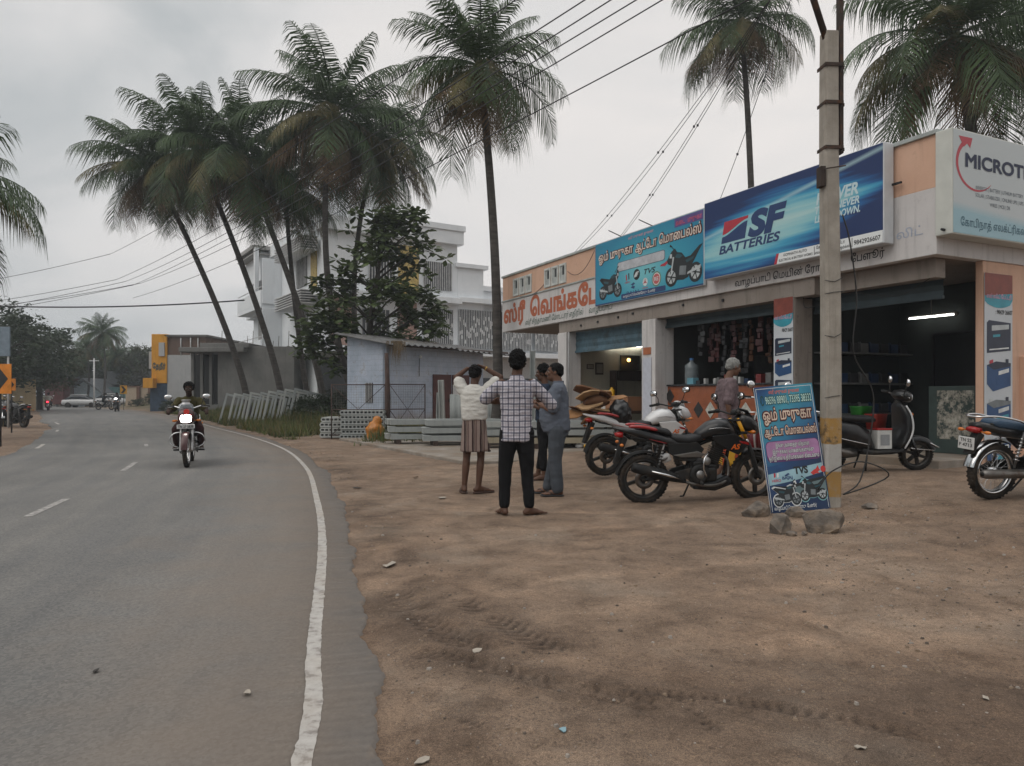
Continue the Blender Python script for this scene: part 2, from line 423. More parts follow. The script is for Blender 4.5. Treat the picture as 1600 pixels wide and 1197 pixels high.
def detail(x, y):
    """small relief and dampness of the dirt close to the viewer"""
    h = .030 * (fbm(x * 1.1, y * 1.1, 4) - .5) + .010 * (fbm(x * 7, y * 7 + 40, 3) - .5)
    h = h + .006 * (fbm(x * 26 + 9, y * 26, 2) - .5)
    damp = np.zeros(x.shape)
    for k, (P, hw, dep, pit) in enumerate(TRK):
        P = [Vector((a, b, 0)) for a, b in P]; P = spline(P, 6)
        best = np.full(x.shape, 9.); lat = np.zeros(x.shape); st = np.zeros(x.shape); s0 = 0
        for i in range(len(P) - 1):
            ax, ay = P[i].x, P[i].y; dx, dy = P[i + 1].x - ax, P[i + 1].y - ay; L = math.hypot(dx, dy)
            t = np.clip(((x - ax) * dx + (y - ay) * dy) / L / L, 0, 1); ex, ey = x - ax - t * dx, y - ay - t * dy
            q = np.hypot(ex, ey); u = q < best; best = np.where(u, q, best)
            lat = np.where(u, (dx * ey - dy * ex) / L, lat); st = np.where(u, s0 + t * L, st); s0 += L
        m = 1 - ss((best - hw * .75) / (hw * .5)); ends = ss(st / .2) * ss((s0 - st) / .25)
        tread = .5 + .5 * np.sin((st + np.abs(lat) * .9) / pit * 2 * math.pi)
        brk = ss((fbm(x * 3 + k * 7, y * 3, 3) - .36) / .18)
        h = h - dep * m * ends * brk * (.35 + .9 * tread) + dep * .5 * np.exp(-((best - hw * 1.25) / (hw * .4)) ** 2) * ends * brk
        wdt = hw * (3.2 if k < 2 else 1.6)
        damp = np.maximum(damp, (.9 if k < 2 else (.55 if k < 6 else .22)) * (1 - ss((best - hw) / wdt)) * ends * (.30 + .35 * brk)); damp = np.maximum(damp, m * ends * brk * (.25 + .75 * tread) * (1 if k < 6 else .35))
    for P, hw, k in PALE:
        P = spline([Vector((a, b, 0)) for a, b in P], 6); best = np.full(x.shape, 9.)
        for i in range(len(P) - 1):
            dx, dy = P[i + 1].x - P[i].x, P[i + 1].y - P[i].y; t = np.clip(((x - P[i].x) * dx + (y - P[i].y) * dy) / (dx * dx + dy * dy), 0, 1)
            best = np.minimum(best, np.hypot(x - P[i].x - t * dx, y - P[i].y - t * dy))
        damp = damp - k * np.exp(-(best / hw) ** 2) * ss((fbm(x * 2.2, y * 2.2 + hw * 50, 3) - .33) / .2); h = h - .006 * np.exp(-(best / hw) ** 2)
    z = ss((fbm(x * .55 + 3, y * .55 + 8, 4) - .38) / .22)
    near = 1 - ss((y - 2.45 - .35 * np.clip(x, -1, 3)) / 1.3)
    damp = np.where(damp < .15, damp + .5 * near * (.25 + .75 * z), np.maximum(damp, .5 * near * (.25 + .75 * z)))
    gutter = np.exp(-((road_d(x, y) - .55) / .28) ** 2) * ss((fbm(x * 2, y * 2, 3) - .45) / .15)
    damp = np.where(gutter > .1, np.maximum(damp, .5 * gutter), damp)
    return h, damp
xs = np.concatenate([[-2500, -1200, -600, -350, -220, -150, -110], np.arange(-90, -34, 4), np.arange(-34, -3, .75), np.arange(-3, -1.4, .12), np.arange(-1.4, 3.4, .024), np.arange(3.4, 9, .06), np.arange(9, 30, 1.2), [40, 60, 100, 180, 350, 700, 1500, 2500]])
ys = np.concatenate([[-300, -60, -20, -8, -3, 0, 1], np.arange(1.6, 4.6, .024), np.arange(4.6, 8, .04), np.arange(8, 14, .08), np.arange(14, 30, .4), np.arange(30, 120, 2.5), [130, 160, 220, 350, 700, 1500, 3000]])
GX, GY = np.meshgrid(xs, ys); D = road_d(GX, GY)
GZ = base_h(GX, GY, D); dh, DAMP = detail(GX, GY)
fade = ss((D - .25) / .5) * (1 - ss((GY - 12) / 8)) * ss((GY - .5) / 1) * (GX < 10)
GZ = GZ + dh * fade; DAMP = DAMP * ss((D + .1) / .3)
ny, nx = GX.shape
vs = np.stack([GX, GY, GZ], -1).reshape(-1, 3)
idx = np.arange(nx * ny).reshape(ny, nx)
q = np.stack([idx[:-1, :-1], idx[:-1, 1:], idx[1:, 1:], idx[1:, :-1]], -1).reshape(-1, 4)
me = bpy.data.meshes.new('ground'); me.vertices.add(len(vs)); me.vertices.foreach_set('co', vs.ravel())
me.loops.add(q.size); me.loops.foreach_set('vertex_index', q.ravel().astype(np.int32)); me.polygons.add(len(q))
me.polygons.foreach_set('loop_start', np.arange(0, q.size, 4, dtype=np.int32)); me.update(calc_edges=True)
me.polygons.foreach_set('use_smooth', [True] * len(q))
at = me.attributes.new('damp', 'FLOAT', 'POINT'); at.data.foreach_set('value', DAMP.ravel().astype(np.float32))
grass_m = ss((D - .9) / 1.6) * ss((GY - 24) / 4) * ss((-GX - 3) / 3)
grass_m = np.maximum(grass_m, ss((-D - 9) / 4) * ss((GY - 45) / 10))
at = me.attributes.new('green', 'FLOAT', 'POINT'); at.data.foreach_set('value', grass_m.ravel().astype(np.float32))
ground = bpy.data.objects.new('ground', me); COL.objects.link(ground); ground['kind'] = 'structure'

def node_mat(name):
    m = bpy.data.materials.new(name); m.use_nodes = True; _M[name] = m
    n = m.node_tree.nodes; l = m.node_tree.links
    return m, n, l, n['Principled BSDF']
def nnoise(n, l, vec, scale, det=5, ro=.55, dist=0):
    a = n.new('ShaderNodeTexNoise'); a.inputs['Scale'].default_value = scale; a.inputs['Detail'].default_value = det; a.inputs['Roughness'].default_value = ro
    a.inputs['Distortion'].default_value = dist
    l.new(vec, a.inputs['Vector']); return a.outputs['Fac']
def nramp(n, l, f, stops):
    r = n.new('ShaderNodeValToRGB'); q = r.color_ramp.elements
    q[0].position, q[0].color = stops[0][0], (*stops[0][1], 1); q[1].position, q[1].color = stops[-1][0], (*stops[-1][1], 1)
    for p_, c_ in stops[1:-1]: q.new(p_).color = (*c_, 1)
    l.new(f, r.inputs[0]); return r.outputs[0]
def nmix(n, l, f, a, b, mode='MIX'):
    m_ = n.new('ShaderNodeMix'); m_.data_type = 'RGBA'; m_.blend_type = mode
    if isinstance(f, (int, float)): m_.inputs[0].default_value = f
    else: l.new(f, m_.inputs[0])
    for k, s in ((6, a), (7, b)):
        if isinstance(s, tuple): m_.inputs[k].default_value = (*s[:3], 1)
        else: l.new(s, m_.inputs[k])
    return m_.outputs[2]
def nrange(n, l, f, a, b, c=0, d=1):
    r = n.new('ShaderNodeMapRange'); r.inputs[1].default_value = a; r.inputs[2].default_value = b; r.inputs[3].default_value = c; r.inputs[4].default_value = d
    l.new(f, r.inputs[0]); return r.outputs[0]
def nm0(n, l, a, bb):
    q = n.new('ShaderNodeMath'); q.operation = 'ADD'; l.new(a, q.inputs[0]); l.new(bb, q.inputs[1]); return q.outputs[0]
def nbump(n, l, p, f, s, dist=.01, nrm=None):
    b = n.new('ShaderNodeBump'); b.inputs['Strength'].default_value = s; b.inputs['Distance'].default_value = dist
    l.new(f, b.inputs['Height'])
    if nrm is not None: l.new(nrm, b.inputs['Normal'])
    if p is not None: l.new(b.outputs[0], p.inputs['Normal'])
    return b.outputs[0]
m, n, l, p = node_mat('dirt')
t = n.new('ShaderNodeTexCoord').outputs['Object']
big = nramp(n, l, nnoise(n, l, t, .55, 5), [(.32, (.150, .105, .076)), (.5, (.187, .134, .098)), (.68, (.230, .171, .128))])
mid = nramp(n, l, nnoise(n, l, t, 3.2, 7, .62, .4), [(.3, (.62, .60, .58)), (.52, (1, 1, 1)), (.72, (1.28, 1.26, 1.22))])
c = nmix(n, l, 1.0, big, mid, 'MULTIPLY')
fine = nramp(n, l, nnoise(n, l, t, 60, 5, .7), [(.3, (.66, .66, .66)), (.5, (1, 1, 1)), (.72, (1.32, 1.3, 1.25))])
c = nmix(n, l, 1.0, c, fine, 'MULTIPLY')
grey = nrange(n, l, nnoise(n, l, t, 1.15, 6, .6), .54, .70, 0, .5)
c = nmix(n, l, grey, c, (.225, .185, .148))
grit = nramp(n, l, nnoise(n, l, t, 17, 8, .78), [(.33, (.62, .60, .59)), (.46, (1, 1, 1)), (.6, (1.06, 1.06, 1.05)), (.72, (1.4, 1.38, 1.33))])
c = nmix(n, l, 1.0, c, grit, 'MULTIPLY')
vd = n.new('ShaderNodeTexVoronoi'); vd.inputs['Scale'].default_value = 19; vd.inputs['Randomness'].default_value = 1; l.new(t, vd.inputs['Vector'])
c = nmix(n, l, nrange(n, l, vd.outputs['Distance'], .06, .13, .75, 0), c, nramp(n, l, vd.outputs['Color'], [(.3, (.05, .038, .03)), (.55, (.20, .155, .12)), (.9, (.36, .30, .25))]))
grain = nramp(n, l, nnoise(n, l, t, 210, 3, .8), [(.34, (.42, .42, .42)), (.5, (1, 1, 1)), (.68, (1.7, 1.66, 1.58))])
c = nmix(n, l, 1.0, c, grain, 'MULTIPLY')
tan_ = nrange(n, l, nnoise(n, l, t, .8, 6, .62, .8), .50, .66, 0, .45)
c = nmix(n, l, tan_, c, nmix(n, l, 1.0, c, (1.28, 1.2, 1.12), 'MULTIPLY'))
vo = n.new('ShaderNodeTexVoronoi'); vo.inputs['Scale'].default_value = 46; l.new(t, vo.inputs['Vector'])
peb = nrange(n, l, vo.outputs['Distance'], .12, .2, 1, 0)
pm = n.new('ShaderNodeMath'); pm.operation = 'MULTIPLY'; l.new(peb, pm.inputs[0]); l.new(nrange(n, l, nnoise(n, l, t, 2.2, 4), .48, .62, 0, .7), pm.inputs[1])
pc = nramp(n, l, vo.outputs['Color'], [(.2, (.09, .07, .055)), (.6, (.22, .19, .16)), (.9, (.38, .35, .31))])
c = nmix(n, l, pm.outputs[0], c, pc)
ad = n.new('ShaderNodeAttribute'); ad.attribute_name = 'damp'
c = nmix(n, l, ad.outputs['Fac'], c, nmix(n, l, 1.0, c, (.30, .29, .295), 'MULTIPLY'))
c = nmix(n, l, nrange(n, l, ad.outputs['Fac'], 0, -.6, 0, 1), c, nmix(n, l, 1.0, c, (1.26, 1.25, 1.23), 'MULTIPLY'))
ag = n.new('ShaderNodeAttribute'); ag.attribute_name = 'green'
gr = nramp(n, l, nnoise(n, l, t, 1.7, 6), [(.35, (.045, .055, .02)), (.65, (.09, .075, .035))])
c = nmix(n, l, ag.outputs['Fac'], c, gr)
l.new(c, p.inputs['Base Color']); p.inputs['Roughness'].default_value = .92; p.inputs['Specular IOR Level'].default_value = .25
b1 = nbump(n, l, None, nnoise(n, l, t, 38, 6, .7), .5, .02)
nbump(n, l, p, pm.outputs[0], .6, .01, b1)
ground.data.materials.append(m)

# road ribbon
m, n, l, p = node_mat('asphalt')
uv = n.new('ShaderNodeUVMap').outputs[0]; t = n.new('ShaderNodeTexCoord').outputs['Object']
sp = n.new('ShaderNodeSeparateXYZ'); l.new(uv, sp.inputs[0])
c = nramp(n, l, nnoise(n, l, t, .5, 5), [(.3, (.128, .126, .123)), (.7, (.164, .160, .155))])
mpn = n.new('ShaderNodeMapping'); mpn.inputs['Scale'].default_value = (2.2, .16, 1); l.new(uv, mpn.inputs[0])
c = nmix(n, l, 1.0, c, nramp(n, l, nnoise(n, l, mpn.outputs[0], 1.5, 5), [(.3, (.86, .87, .88)), (.7, (1.12, 1.1, 1.06))]), 'MULTIPLY')
gsp = n.new('ShaderNodeTexVoronoi'); gsp.inputs['Scale'].default_value = 75; l.new(t, gsp.inputs['Vector'])
c = nmix(n, l, .42, c, nmix(n, l, 1.0, c, nramp(n, l, gsp.outputs['Color'], [(.1, (.45, .45, .46)), (.5, (1, 1, 1)), (.95, (1.7, 1.65, 1.55))]), 'MULTIPLY'))
mm = n.new('ShaderNodeMath'); mm.operation = 'ADD'; l.new(sp.outputs[0], mm.inputs[0])
l.new(nrange(n, l, nnoise(n, l, t, 1.3, 6, .6), .3, .7, -.55, .55), mm.inputs[1])
du = nramp(n, l, mm.outputs[0], [(.0, (0, 0, 0)), (.0001, (0, 0, 0)), (.9999, (1, 1, 1))]) if False else nrange(n, l, mm.outputs[0], -1.5, -.1, 0, .55)
c = nmix(n, l, du, c, (.20, .155, .118))
seam = nm0(n, l, sp.outputs[0], nrange(n, l, nnoise(n, l, t, 1.2, 6, .7), .3, .7, -.12, .12))
for k_, u_ in enumerate((-1.55, -3.02, -4.6)):
    q_ = n.new('ShaderNodeMath'); q_.operation = 'ADD'; l.new(seam, q_.inputs[0]); q_.inputs[1].default_value = -u_; q2 = n.new('ShaderNodeMath'); q2.operation = 'ABSOLUTE'; l.new(q_.outputs[0], q2.inputs[0])
    c = nmix(n, l, nrange(n, l, q2.outputs[0], .05, .42, .28, 0), c, nmix(n, l, 1.0, c, (.70, .70, .71) if k_ != 1 else (1.22, 1.2, 1.17), 'MULTIPLY'))
out_edge = nrange(n, l, nm0(n, l, sp.outputs[0], nrange(n, l, nnoise(n, l, t, 4, 5), .3, .7, -.1, .1)), .05, .25, 0, .45)
c = nmix(n, l, out_edge, c, nramp(n, l, nnoise(n, l, t, 9, 6, .7), [(.35, (.105, .102, .100)), (.55, (.165, .156, .147)), (.7, (.235, .185, .14))]))
crk = nrange(n, l, nnoise(n, l, t, 1.9, 8, .75), .60, .72, 0, .22); c = nmix(n, l, crk, c, (.09, .085, .08))
l.new(c, p.inputs['Base Color']); p.inputs['Roughness'].default_value = .8; p.inputs['Specular IOR Level'].default_value = .3
nbump(n, l, p, nnoise(n, l, t, 150, 4, .7), .5, .006)
ASPH = m
def ribbon(name, f0, f1, z, s0, s1, step, cols, m, skirt=0, uvs=True):
    S = np.arange(s0, s1, step); b = MB(); U = []
    px = np.interp(S, LS, LP[:, 0]); py = np.interp(S, LS, LP[:, 1]); nx_ = np.interp(S, LS, LN[:, 0]); ny_ = np.interp(S, LS, LN[:, 1])
    lat = [f0(S) + (f1(S) - f0(S)) * k / cols for k in range(cols + 1)]
    vs = []; fs = []
    L = [(lat[0], z - skirt)] if skirt else []
    L += [(a, z) for a in lat]
    if skirt: L.append((lat[-1] + .02, z - skirt))
    k = len(L)
    for i in range(len(S)):
        for a, zz in L:
            vs.append((px[i] + nx_[i] * a[i], py[i] + ny_[i] * a[i], zz)); U.append((a[i], S[i]))
    for i in range(len(S) - 1):
        for j in range(k - 1): fs.append((i * k + j, i * k + j + 1, (i + 1) * k + j + 1, (i + 1) * k + j))
    b.add(vs, fs, True); o = b.build(name, m, fixn=False)
    if uvs:
        ul = o.data.uv_layers.new(); U = np.array(U, np.float32)
        li = np.zeros(len(o.data.loops), np.int32); o.data.loops.foreach_get('vertex_index', li)
        ul.data.foreach_set('uv', U[li].ravel())
    return o
def wob(S, a, k, sd): return a * (fbm(S * k + sd, S * 0 + sd * 3.1, 4) - .5)
road = ribbon('road', lambda S: -5.75 - 1.2 * ss((S - 50) / 14) + wob(S, .5, .5, 5), lambda S: S * 0 + .27 + wob(S, .22, .7, 2) + wob(S, .10, 5, 9) + wob(S, .06, 16, 4) + wob(S, .045, 42, 6), .004, 4, LS[-1] - 1, .03, 8, ASPH, skirt=.05)
road['kind'] = 'structure'
m, n, l, p = node_mat('road_paint')
t = n.new('ShaderNodeTexCoord').outputs['Object']
c = nramp(n, l, nnoise(n, l, t, 14, 6, .7), [(.38, (.20, .18, .165)), (.48, (.36, .34, .315)), (.7, (.46, .44, .415))])
c = nmix(n, l, nrange(n, l, nnoise(n, l, t, 1.1, 5, .6), .46, .68, 0, .55), c, (.33, .275, .22))
l.new(c, p.inputs['Base Color']); p.inputs['Roughness'].default_value = .75
PAINT = m
el = ribbon('edge_line', lambda S: S * 0 - .036 + wob(S, .010, 14, 3) + wob(S, .012, 45, 1), lambda S: S * 0 + .036 + wob(S, .010, 13, 7) + wob(S, .012, 50, 2), .008, 4, 76, .025, 1, PAINT); el['kind'] = 'structure'
for s0, s1 in ((37.6, 39.6), (47.5, 49.0), (55, 58)):
    el = ribbon('edge_line', lambda S: -5.45 - 1.0 * ss((S - 50) / 14) + wob(S, .03, 9, 3), lambda S: -5.36 - 1.0 * ss((S - 50) / 14), .008, s0, s1, .1, 1, PAINT); el['kind'] = 'structure'
m, n, l, p = node_mat('worn_road_paint')
t = n.new('ShaderNodeTexCoord').outputs['Object']
c = nramp(n, l, nnoise(n, l, t, 11, 6, .7), [(.42, (.19, .18, .17)), (.62, (.42, .40, .38))])
l.new(c, p.inputs['Base Color']); p.inputs['Roughness'].default_value = .8
for s0, s1 in ((25.0, 26.5), (30.2, 32.0), (37.2, 38.3)):
    el = ribbon('lane_dash', lambda S: S * 0 - 3.05, lambda S: S * 0 - 2.96, .008, s0, s1, .1, 1, m); el['kind'] = 'structure'
# concrete apron before the shops and the yard
CONC = mat('concrete', (.25, .225, .195), .85, var=.25, scale=3, bump=.4, bscale=50, dirt=(.19, .145, .105), dscale=1.2, dlo=.36, dhi=.62)
b = MB(); poly = [(-5.0, 21.3), (-.85, 13.75), (1.69, 14.5), (2.75, 14.9), (3.5, 15.6), (.4, 22.8), (-1.5, 25.5), (-4.0, 25.6)]
b.prism(poly, -.1, .07, plane='xy'); ap = b.build('apron', CONC, bevel=.02); ap['kind'] = 'structure'
# loose stones and gravel: too many to count
rng = random.Random(5); b = MB(); PTS = []
def stone(b, x, y, z, r, rng):
    a = rng.uniform(.6, 1.3); e_ = rng.uniform(.35, .8); rot = Matrix.Rotation(rng.uniform(0, 6.3), 4, 'Z')
    vs = []
    for k in range(3):
        t_ = 2 * math.pi * k / 3
    base = [(math.cos(2 * math.pi * k / 5) * r * rng.uniform(.7, 1.2) * a, math.sin(2 * math.pi * k / 5) * r * rng.uniform(.7, 1.2), -r * .3) for k in range(5)]
    top = [(u * .6 + rng.uniform(-.2, .2) * r, v * .6, r * e_) for u, v, _ in base]
    b.add(base + top, [(4, 3, 2, 1, 0), (5, 6, 7, 8, 9)] + [(k, (k + 1) % 5, (k + 1) % 5 + 5, k + 5) for k in range(5)], False, Matrix.Translation((x, y, z)) @ rot)
gx, gy = [], []
while len(gx) < 6800:
    k = rng.random()
    if k < .45: x, y = rng.gauss(3.1, 1.1), rng.gauss(5.0, 1.1)
    elif k < .60: x, y = rng.gauss(3.6, .55), rng.gauss(7.8, .5)
    elif k < .82: s_ = rng.uniform(18.5, 38); i = int(np.searchsorted(LS, s_)); o_ = .35 + abs(rng.gauss(0, .35)); x, y = LP[i][0] + LN[i][0] * o_ + rng.uniform(-.2, .2), LP[i][1] + LN[i][1] * o_ + rng.uniform(-.2, .2)
    elif k < .9: x, y = rng.uniform(-1, 3.5), 2.3 + abs(rng.gauss(0, 1.6))
    else: x, y = rng.uniform(-1, 6), rng.uniform(2.3, 12)
    if y > 2.1 and x < 8: gx.append(x); gy.append(y)
gx = np.array(gx); gy = np.array(gy); gd = road_d(gx, gy); gz = base_h(gx, gy, gd) + detail(gx, gy)[0] * ss((gd - .25) / .5)
for x, y, z, d in zip(gx, gy, gz, gd):
    if d < .35: continue
    b.cm = rng.choice([0, 0, 0, 1, 2]); stone(b, x, y, z, rng.choice([.003, .003, .004, .004, .005, .006, .008, .013]) * rng.uniform(.7, 1.3), rng)
g = b.build('gravel', [mat('stone_brown', (.20, .145, .10), .9), mat('stone_grey', (.26, .23, .20), .9), mat('stone_dark', (.09, .07, .055), .9)], fixn=False)
tag(g, kind='stuff')
# ------------------------------------------------------------------ the row of shops on the right
BRZ = math.atan2(.4391, .8984); BLOC = (6.0, 10.4, 0)
BW = Matrix.Translation(BLOC) @ Matrix.Rotation(BRZ, 4, 'Z')
MF = Matrix(((0, 0, -1, 0), (-1, 0, 0, 0), (0, 1, 0, 0), (0, 0, 0, 1)))      # front face: x right, y up, z out
MR = Matrix(((1, 0, 0, 0), (0, 0, -1, 0), (0, 1, 0, 0), (0, 0, 0, 1)))       # end face
def wallmat(name, c1, c2, rough=.85, streak=.35, sc=1.2):
    m, n, l, p = node_mat(name)
    t = n.new('ShaderNodeTexCoord').outputs['Object']
    c = nramp(n, l, nnoise(n, l, t, sc, 6, .6), [(.3, c1), (.7, c2)])
    mpn = n.new('ShaderNodeMapping'); mpn.inputs['Scale'].default_value = (7, 7, .55); l.new(t, mpn.inputs[0])
    f = nrange(n, l, nnoise(n, l, mpn.outputs[0], 1.0, 6, .65), .52, .74, 0, streak)
    c = nmix(n, l, f, c, tuple(v * .42 for v in c1))
    f2 = nrange(n, l, nnoise(n, l, t, 5, 8, .75), .58, .72, 0, .45 * streak / .35)
    c = nmix(n, l, f2, c, tuple(v * .55 for v in c1))
    l.new(c, p.inputs['Base Color']); p.inputs['Roughness'].default_value = rough
    nbump(n, l, p, nnoise(n, l, t, 35, 5, .7), .35, .008)
    return m
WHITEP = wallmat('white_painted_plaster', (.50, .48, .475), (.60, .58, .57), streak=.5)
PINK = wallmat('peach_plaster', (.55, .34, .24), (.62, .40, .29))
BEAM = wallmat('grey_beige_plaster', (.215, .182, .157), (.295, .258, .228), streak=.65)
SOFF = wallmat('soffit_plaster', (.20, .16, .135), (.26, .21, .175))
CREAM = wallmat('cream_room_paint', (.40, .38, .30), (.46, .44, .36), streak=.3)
DARKW = wallmat('shaded_room_paint', (.028, .028, .027), (.045, .044, .04), streak=.3)  # near-black wall colour carries the room's shade under the canopy
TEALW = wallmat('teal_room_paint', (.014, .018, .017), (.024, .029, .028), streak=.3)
TRIM = mat('grey_trim', (.34, .37, .36), .7)
DKMET = mat('dark_metal', (.035, .035, .037), .45, .6)
shop = thing('shop_building', 'long single-storey row of roadside shops with peach parapet and white painted band', 'building', BLOC, BRZ)
b = MB()
b.box(0, .16, 0, 14.35, 3.3, 4.25); b.box(.16, 8, 0, .16, 3.3, 4.25)
b.build('fascia_band', WHITEP, shop, bevel=.008)
b = MB(); b.box(.006, .15, .006, 14.34, 4.25, 5.0); b.box(.15, 8, .006, .15, 4.25, 5.0)
b.build('parapet', PINK, shop, bevel=.006)
b = MB(); b.box(-.035, .19, -.03, 14.37, 5.0, 5.06); b.box(.19, 8, -.03, .18, 5.0, 5.06); b.box(-.03, 0, 8.7, 14.36, 4.235, 4.275)
b.build('coping', TRIM, shop, bevel=.006)
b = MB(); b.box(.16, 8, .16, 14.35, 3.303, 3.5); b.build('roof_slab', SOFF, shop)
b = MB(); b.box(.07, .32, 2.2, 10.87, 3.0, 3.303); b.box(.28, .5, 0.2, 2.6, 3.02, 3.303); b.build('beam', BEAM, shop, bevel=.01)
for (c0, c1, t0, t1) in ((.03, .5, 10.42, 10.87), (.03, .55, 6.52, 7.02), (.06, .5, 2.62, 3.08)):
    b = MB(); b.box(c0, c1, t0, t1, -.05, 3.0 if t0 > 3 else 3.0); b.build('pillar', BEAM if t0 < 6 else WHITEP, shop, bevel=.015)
b = MB(); b.box(1.1, 2.3, .02, .14, .0, 3.303); b.build('pillar', PINK, shop, bevel=.015)
b = MB(); b.box(2.3, 8, .03, .25, 0, 3.303); b.build('end_wall', WHITEP, shop)
b = MB(); b.box(2.0, 8, -.05, .03, 0, 1.9, ); b.build('wall_panel', PINK, shop, bevel=.01)
b = MB(); b.box(.12, 8, .05, 10.87, -.05, .37); b.build('floor', CONC, shop, bevel=.015)
b = MB(); b.box(5.0, 5.15, .25, 10.7, .37, 3.303); b.box(.5, 5, 6.7, 6.8, .37, 3.303); b.box(.5, 5, 10.7, 10.85, .37, 3.303)
b.cm = 0; b.build('room_wall', CREAM, shop)
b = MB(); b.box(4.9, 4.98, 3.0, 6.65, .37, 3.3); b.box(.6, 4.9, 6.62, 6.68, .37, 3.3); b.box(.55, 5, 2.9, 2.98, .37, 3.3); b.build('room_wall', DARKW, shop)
b = MB(); b.box(3.0, 3.05, 4.0, 6.6, .37, 2.25); b.build('partition_board', mat('grey_partition', (.10, .10, .098), .8, var=.25, dirt=(.05, .05, .05)), shop)
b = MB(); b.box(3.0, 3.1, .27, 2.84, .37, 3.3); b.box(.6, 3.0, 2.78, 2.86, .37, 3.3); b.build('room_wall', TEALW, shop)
# patterned openings in the parapet: two groups of three slots
for t0 in (10.35, 12.35):
    for k in range(3):
        a = t0 + k * .42
        b = MB(); b.box(-.03, .02, a, a + .06, 4.33, 4.86); b.box(-.03, .02, a + .30, a + .36, 4.33, 4.86); b.box(-.03, .02, a + .06, a + .30, 4.80, 4.86); b.box(-.03, .02, a + .06, a + .30, 4.33, 4.39)
        fr = b.build('window_slot', mat('pale_grey_paint', (.50, .52, .50), .7), shop, bevel=.006)
        b = MB(); b.box(-.004, .004, a + .06, a + .30, 4.39, 4.80); b.cm = 1; b.box(-.012, -.004, a + .09, a + .20, 4.56, 4.78)
        b.build('recess', [mat('pale_recess', (.38, .40, .39), .8), mat('slot_dark', (.05, .055, .055), .9)], fr)
# rolling shutters
SHUT = mat('blue_shutter', (.085, .15, .19), .45, .3, var=.25, scale=4, dirt=(.05, .06, .06), dscale=3)
SHUTD = mat('dark_teal_shutter', (.030, .045, .052), .5, .3)
def shutter(t0, t1, z0, z1, c, SHUT=SHUT):
    b = MB(); n = int((z1 - z0) / .075); P = []
    for i in range(n + 1):
        z = z0 + (z1 - z0) * i / n; P += [(c + (.018 if i % 2 else 0), z)]
    for i in range(len(P) - 1):
        b.add([(P[i][0], t0, P[i][1]), (P[i][0], t1, P[i][1]), (P[i + 1][0], t1, P[i + 1][1]), (P[i + 1][0], t0, P[i + 1][1])], [(0, 1, 2, 3)], True)
    b.box(c - .02, c + .03, t0, t1, z0 - .05, z0)
    return b.build('shutter', SHUT, shop, fixn=False)
shutter(7.02, 10.42, 2.50, 3.02, .33); shutter(3.08, 6.52, 2.84, 3.02, .33, SHUTD); shutter(.25, 2.6, 2.78, 3.02, .52, SHUTD)
# painted lettering on the white band
BROWN = mat('terracotta_lettering', (.40, .115, .055), .7, var=.2); GREENL = mat('dark_green_lettering', (.05, .10, .075), .7); BLK = mat('black_lettering', (.02, .02, .022), .7); NAVY = mat('navy_lettering', (.012, .020, .055), .6)
def TF(t, z, out=0): return Matrix.Translation((-out, t, z)) @ MF
lettering('ஸ்ரீ', TF(14.25, 3.58), .66, BROWN, shop, off=.045, width=1.5, align='l')
lettering('வெங்கடே', TF(12.45, 3.63), .66, BROWN, shop, off=.045, width=3.7, align='l')
lettering('ஸ்ரீ சிந்தாமணி மோட்டார் எதிரில்  |  வாழப்பாடி', TF(12.75, 3.39), .2, GREENL, shop, off=.006, width=4.6, align='l', shear=.25)
lettering('வாழப்பாடி மெயின் ரோடு.', TF(4.0, 3.37), .17, BLK, shop, off=.012, width=2.2, align='l')
lettering('பேளூர்', TF(1.42, 3.41), .17, BLK, shop, off=.012, width=.6, align='l')
lettering('லிட்', TF(.62, 3.62), .17, mat('faded_blue_lettering', (.32, .36, .44), .7), shop, off=.004, width=.42, align='l')
# bolt holes and brackets left on the band
for t_, z_ in ((8.0, 3.17), (8.9, 3.14), (5.6, 3.2), (4.4, 3.16), (9.7, 3.12), (7.4, 3.2)):
    b = MB(); b.cbox((.06, t_, z_), (.04, .05, .05)); b.build('bolt', DKMET, shop)
# -------- first shop (wall paint, boxes)
WOODD = mat('dark_wood', (.045, .026, .018), .6)
b = MB(); b.box(.55, 1.35, 8.2, 10.5, .85, .92)
for c_, t_ in ((.62, 8.3), (.62, 10.4), (1.28, 8.3), (1.28, 10.4)): b.box(c_ - .03, c_ + .03, t_ - .03, t_ + .03, .37, .85)
def in_shop(o):
    o.location = BLOC; o.rotation_euler = (0, 0, BRZ); return o
tb = in_shop(thing('shop_table', 'dark wooden table inside the first shop, under the brown cartons', 'table')); b.build('table_frame', WOODD, tb)
CARD = mat('cardboard', (.27, .125, .06), .85, var=.15, scale=5); CARDL = mat('carton_label', (.55, .52, .48), .7)
for k, (c0, c1, t0, t1, z0, z1, lb) in enumerate(((.6, 1.1, 9.75, 10.35, .92, 1.19, 'smaller brown carton with a white label, left on the shop table'), (.65, 1.25, 8.45, 9.7, .92, 1.27, 'long brown carton on the shop table right of the smaller labelled carton'))):
    o = in_shop(thing('carton', lb, 'carton', group='cartons on the shop table'))
    b = MB(); b.box(c0, c1, t0, t1, z0, z1); b.build('box', CARD, o, bevel=.006)
    b = MB(); b.box(c0 - .004, c0 - .001, t1 - .25 if k == 0 else t0 + 1.0, t1 - .12 if k == 0 else t0 + 1.2, z0 + .02, z0 + .2); b.build('paper_label', CARDL, o)
    b = MB(); b.box(c0 - .003, c1 + .003, (t0 + t1) / 2 - .02, (t0 + t1) / 2 + .02, z1, z1 + .002); b.build('packing_tape', mat('packing_tape', (.34, .2, .10), .4), o)
YEL = mat('yellow_plastic', (.72, .40, .02), .4)
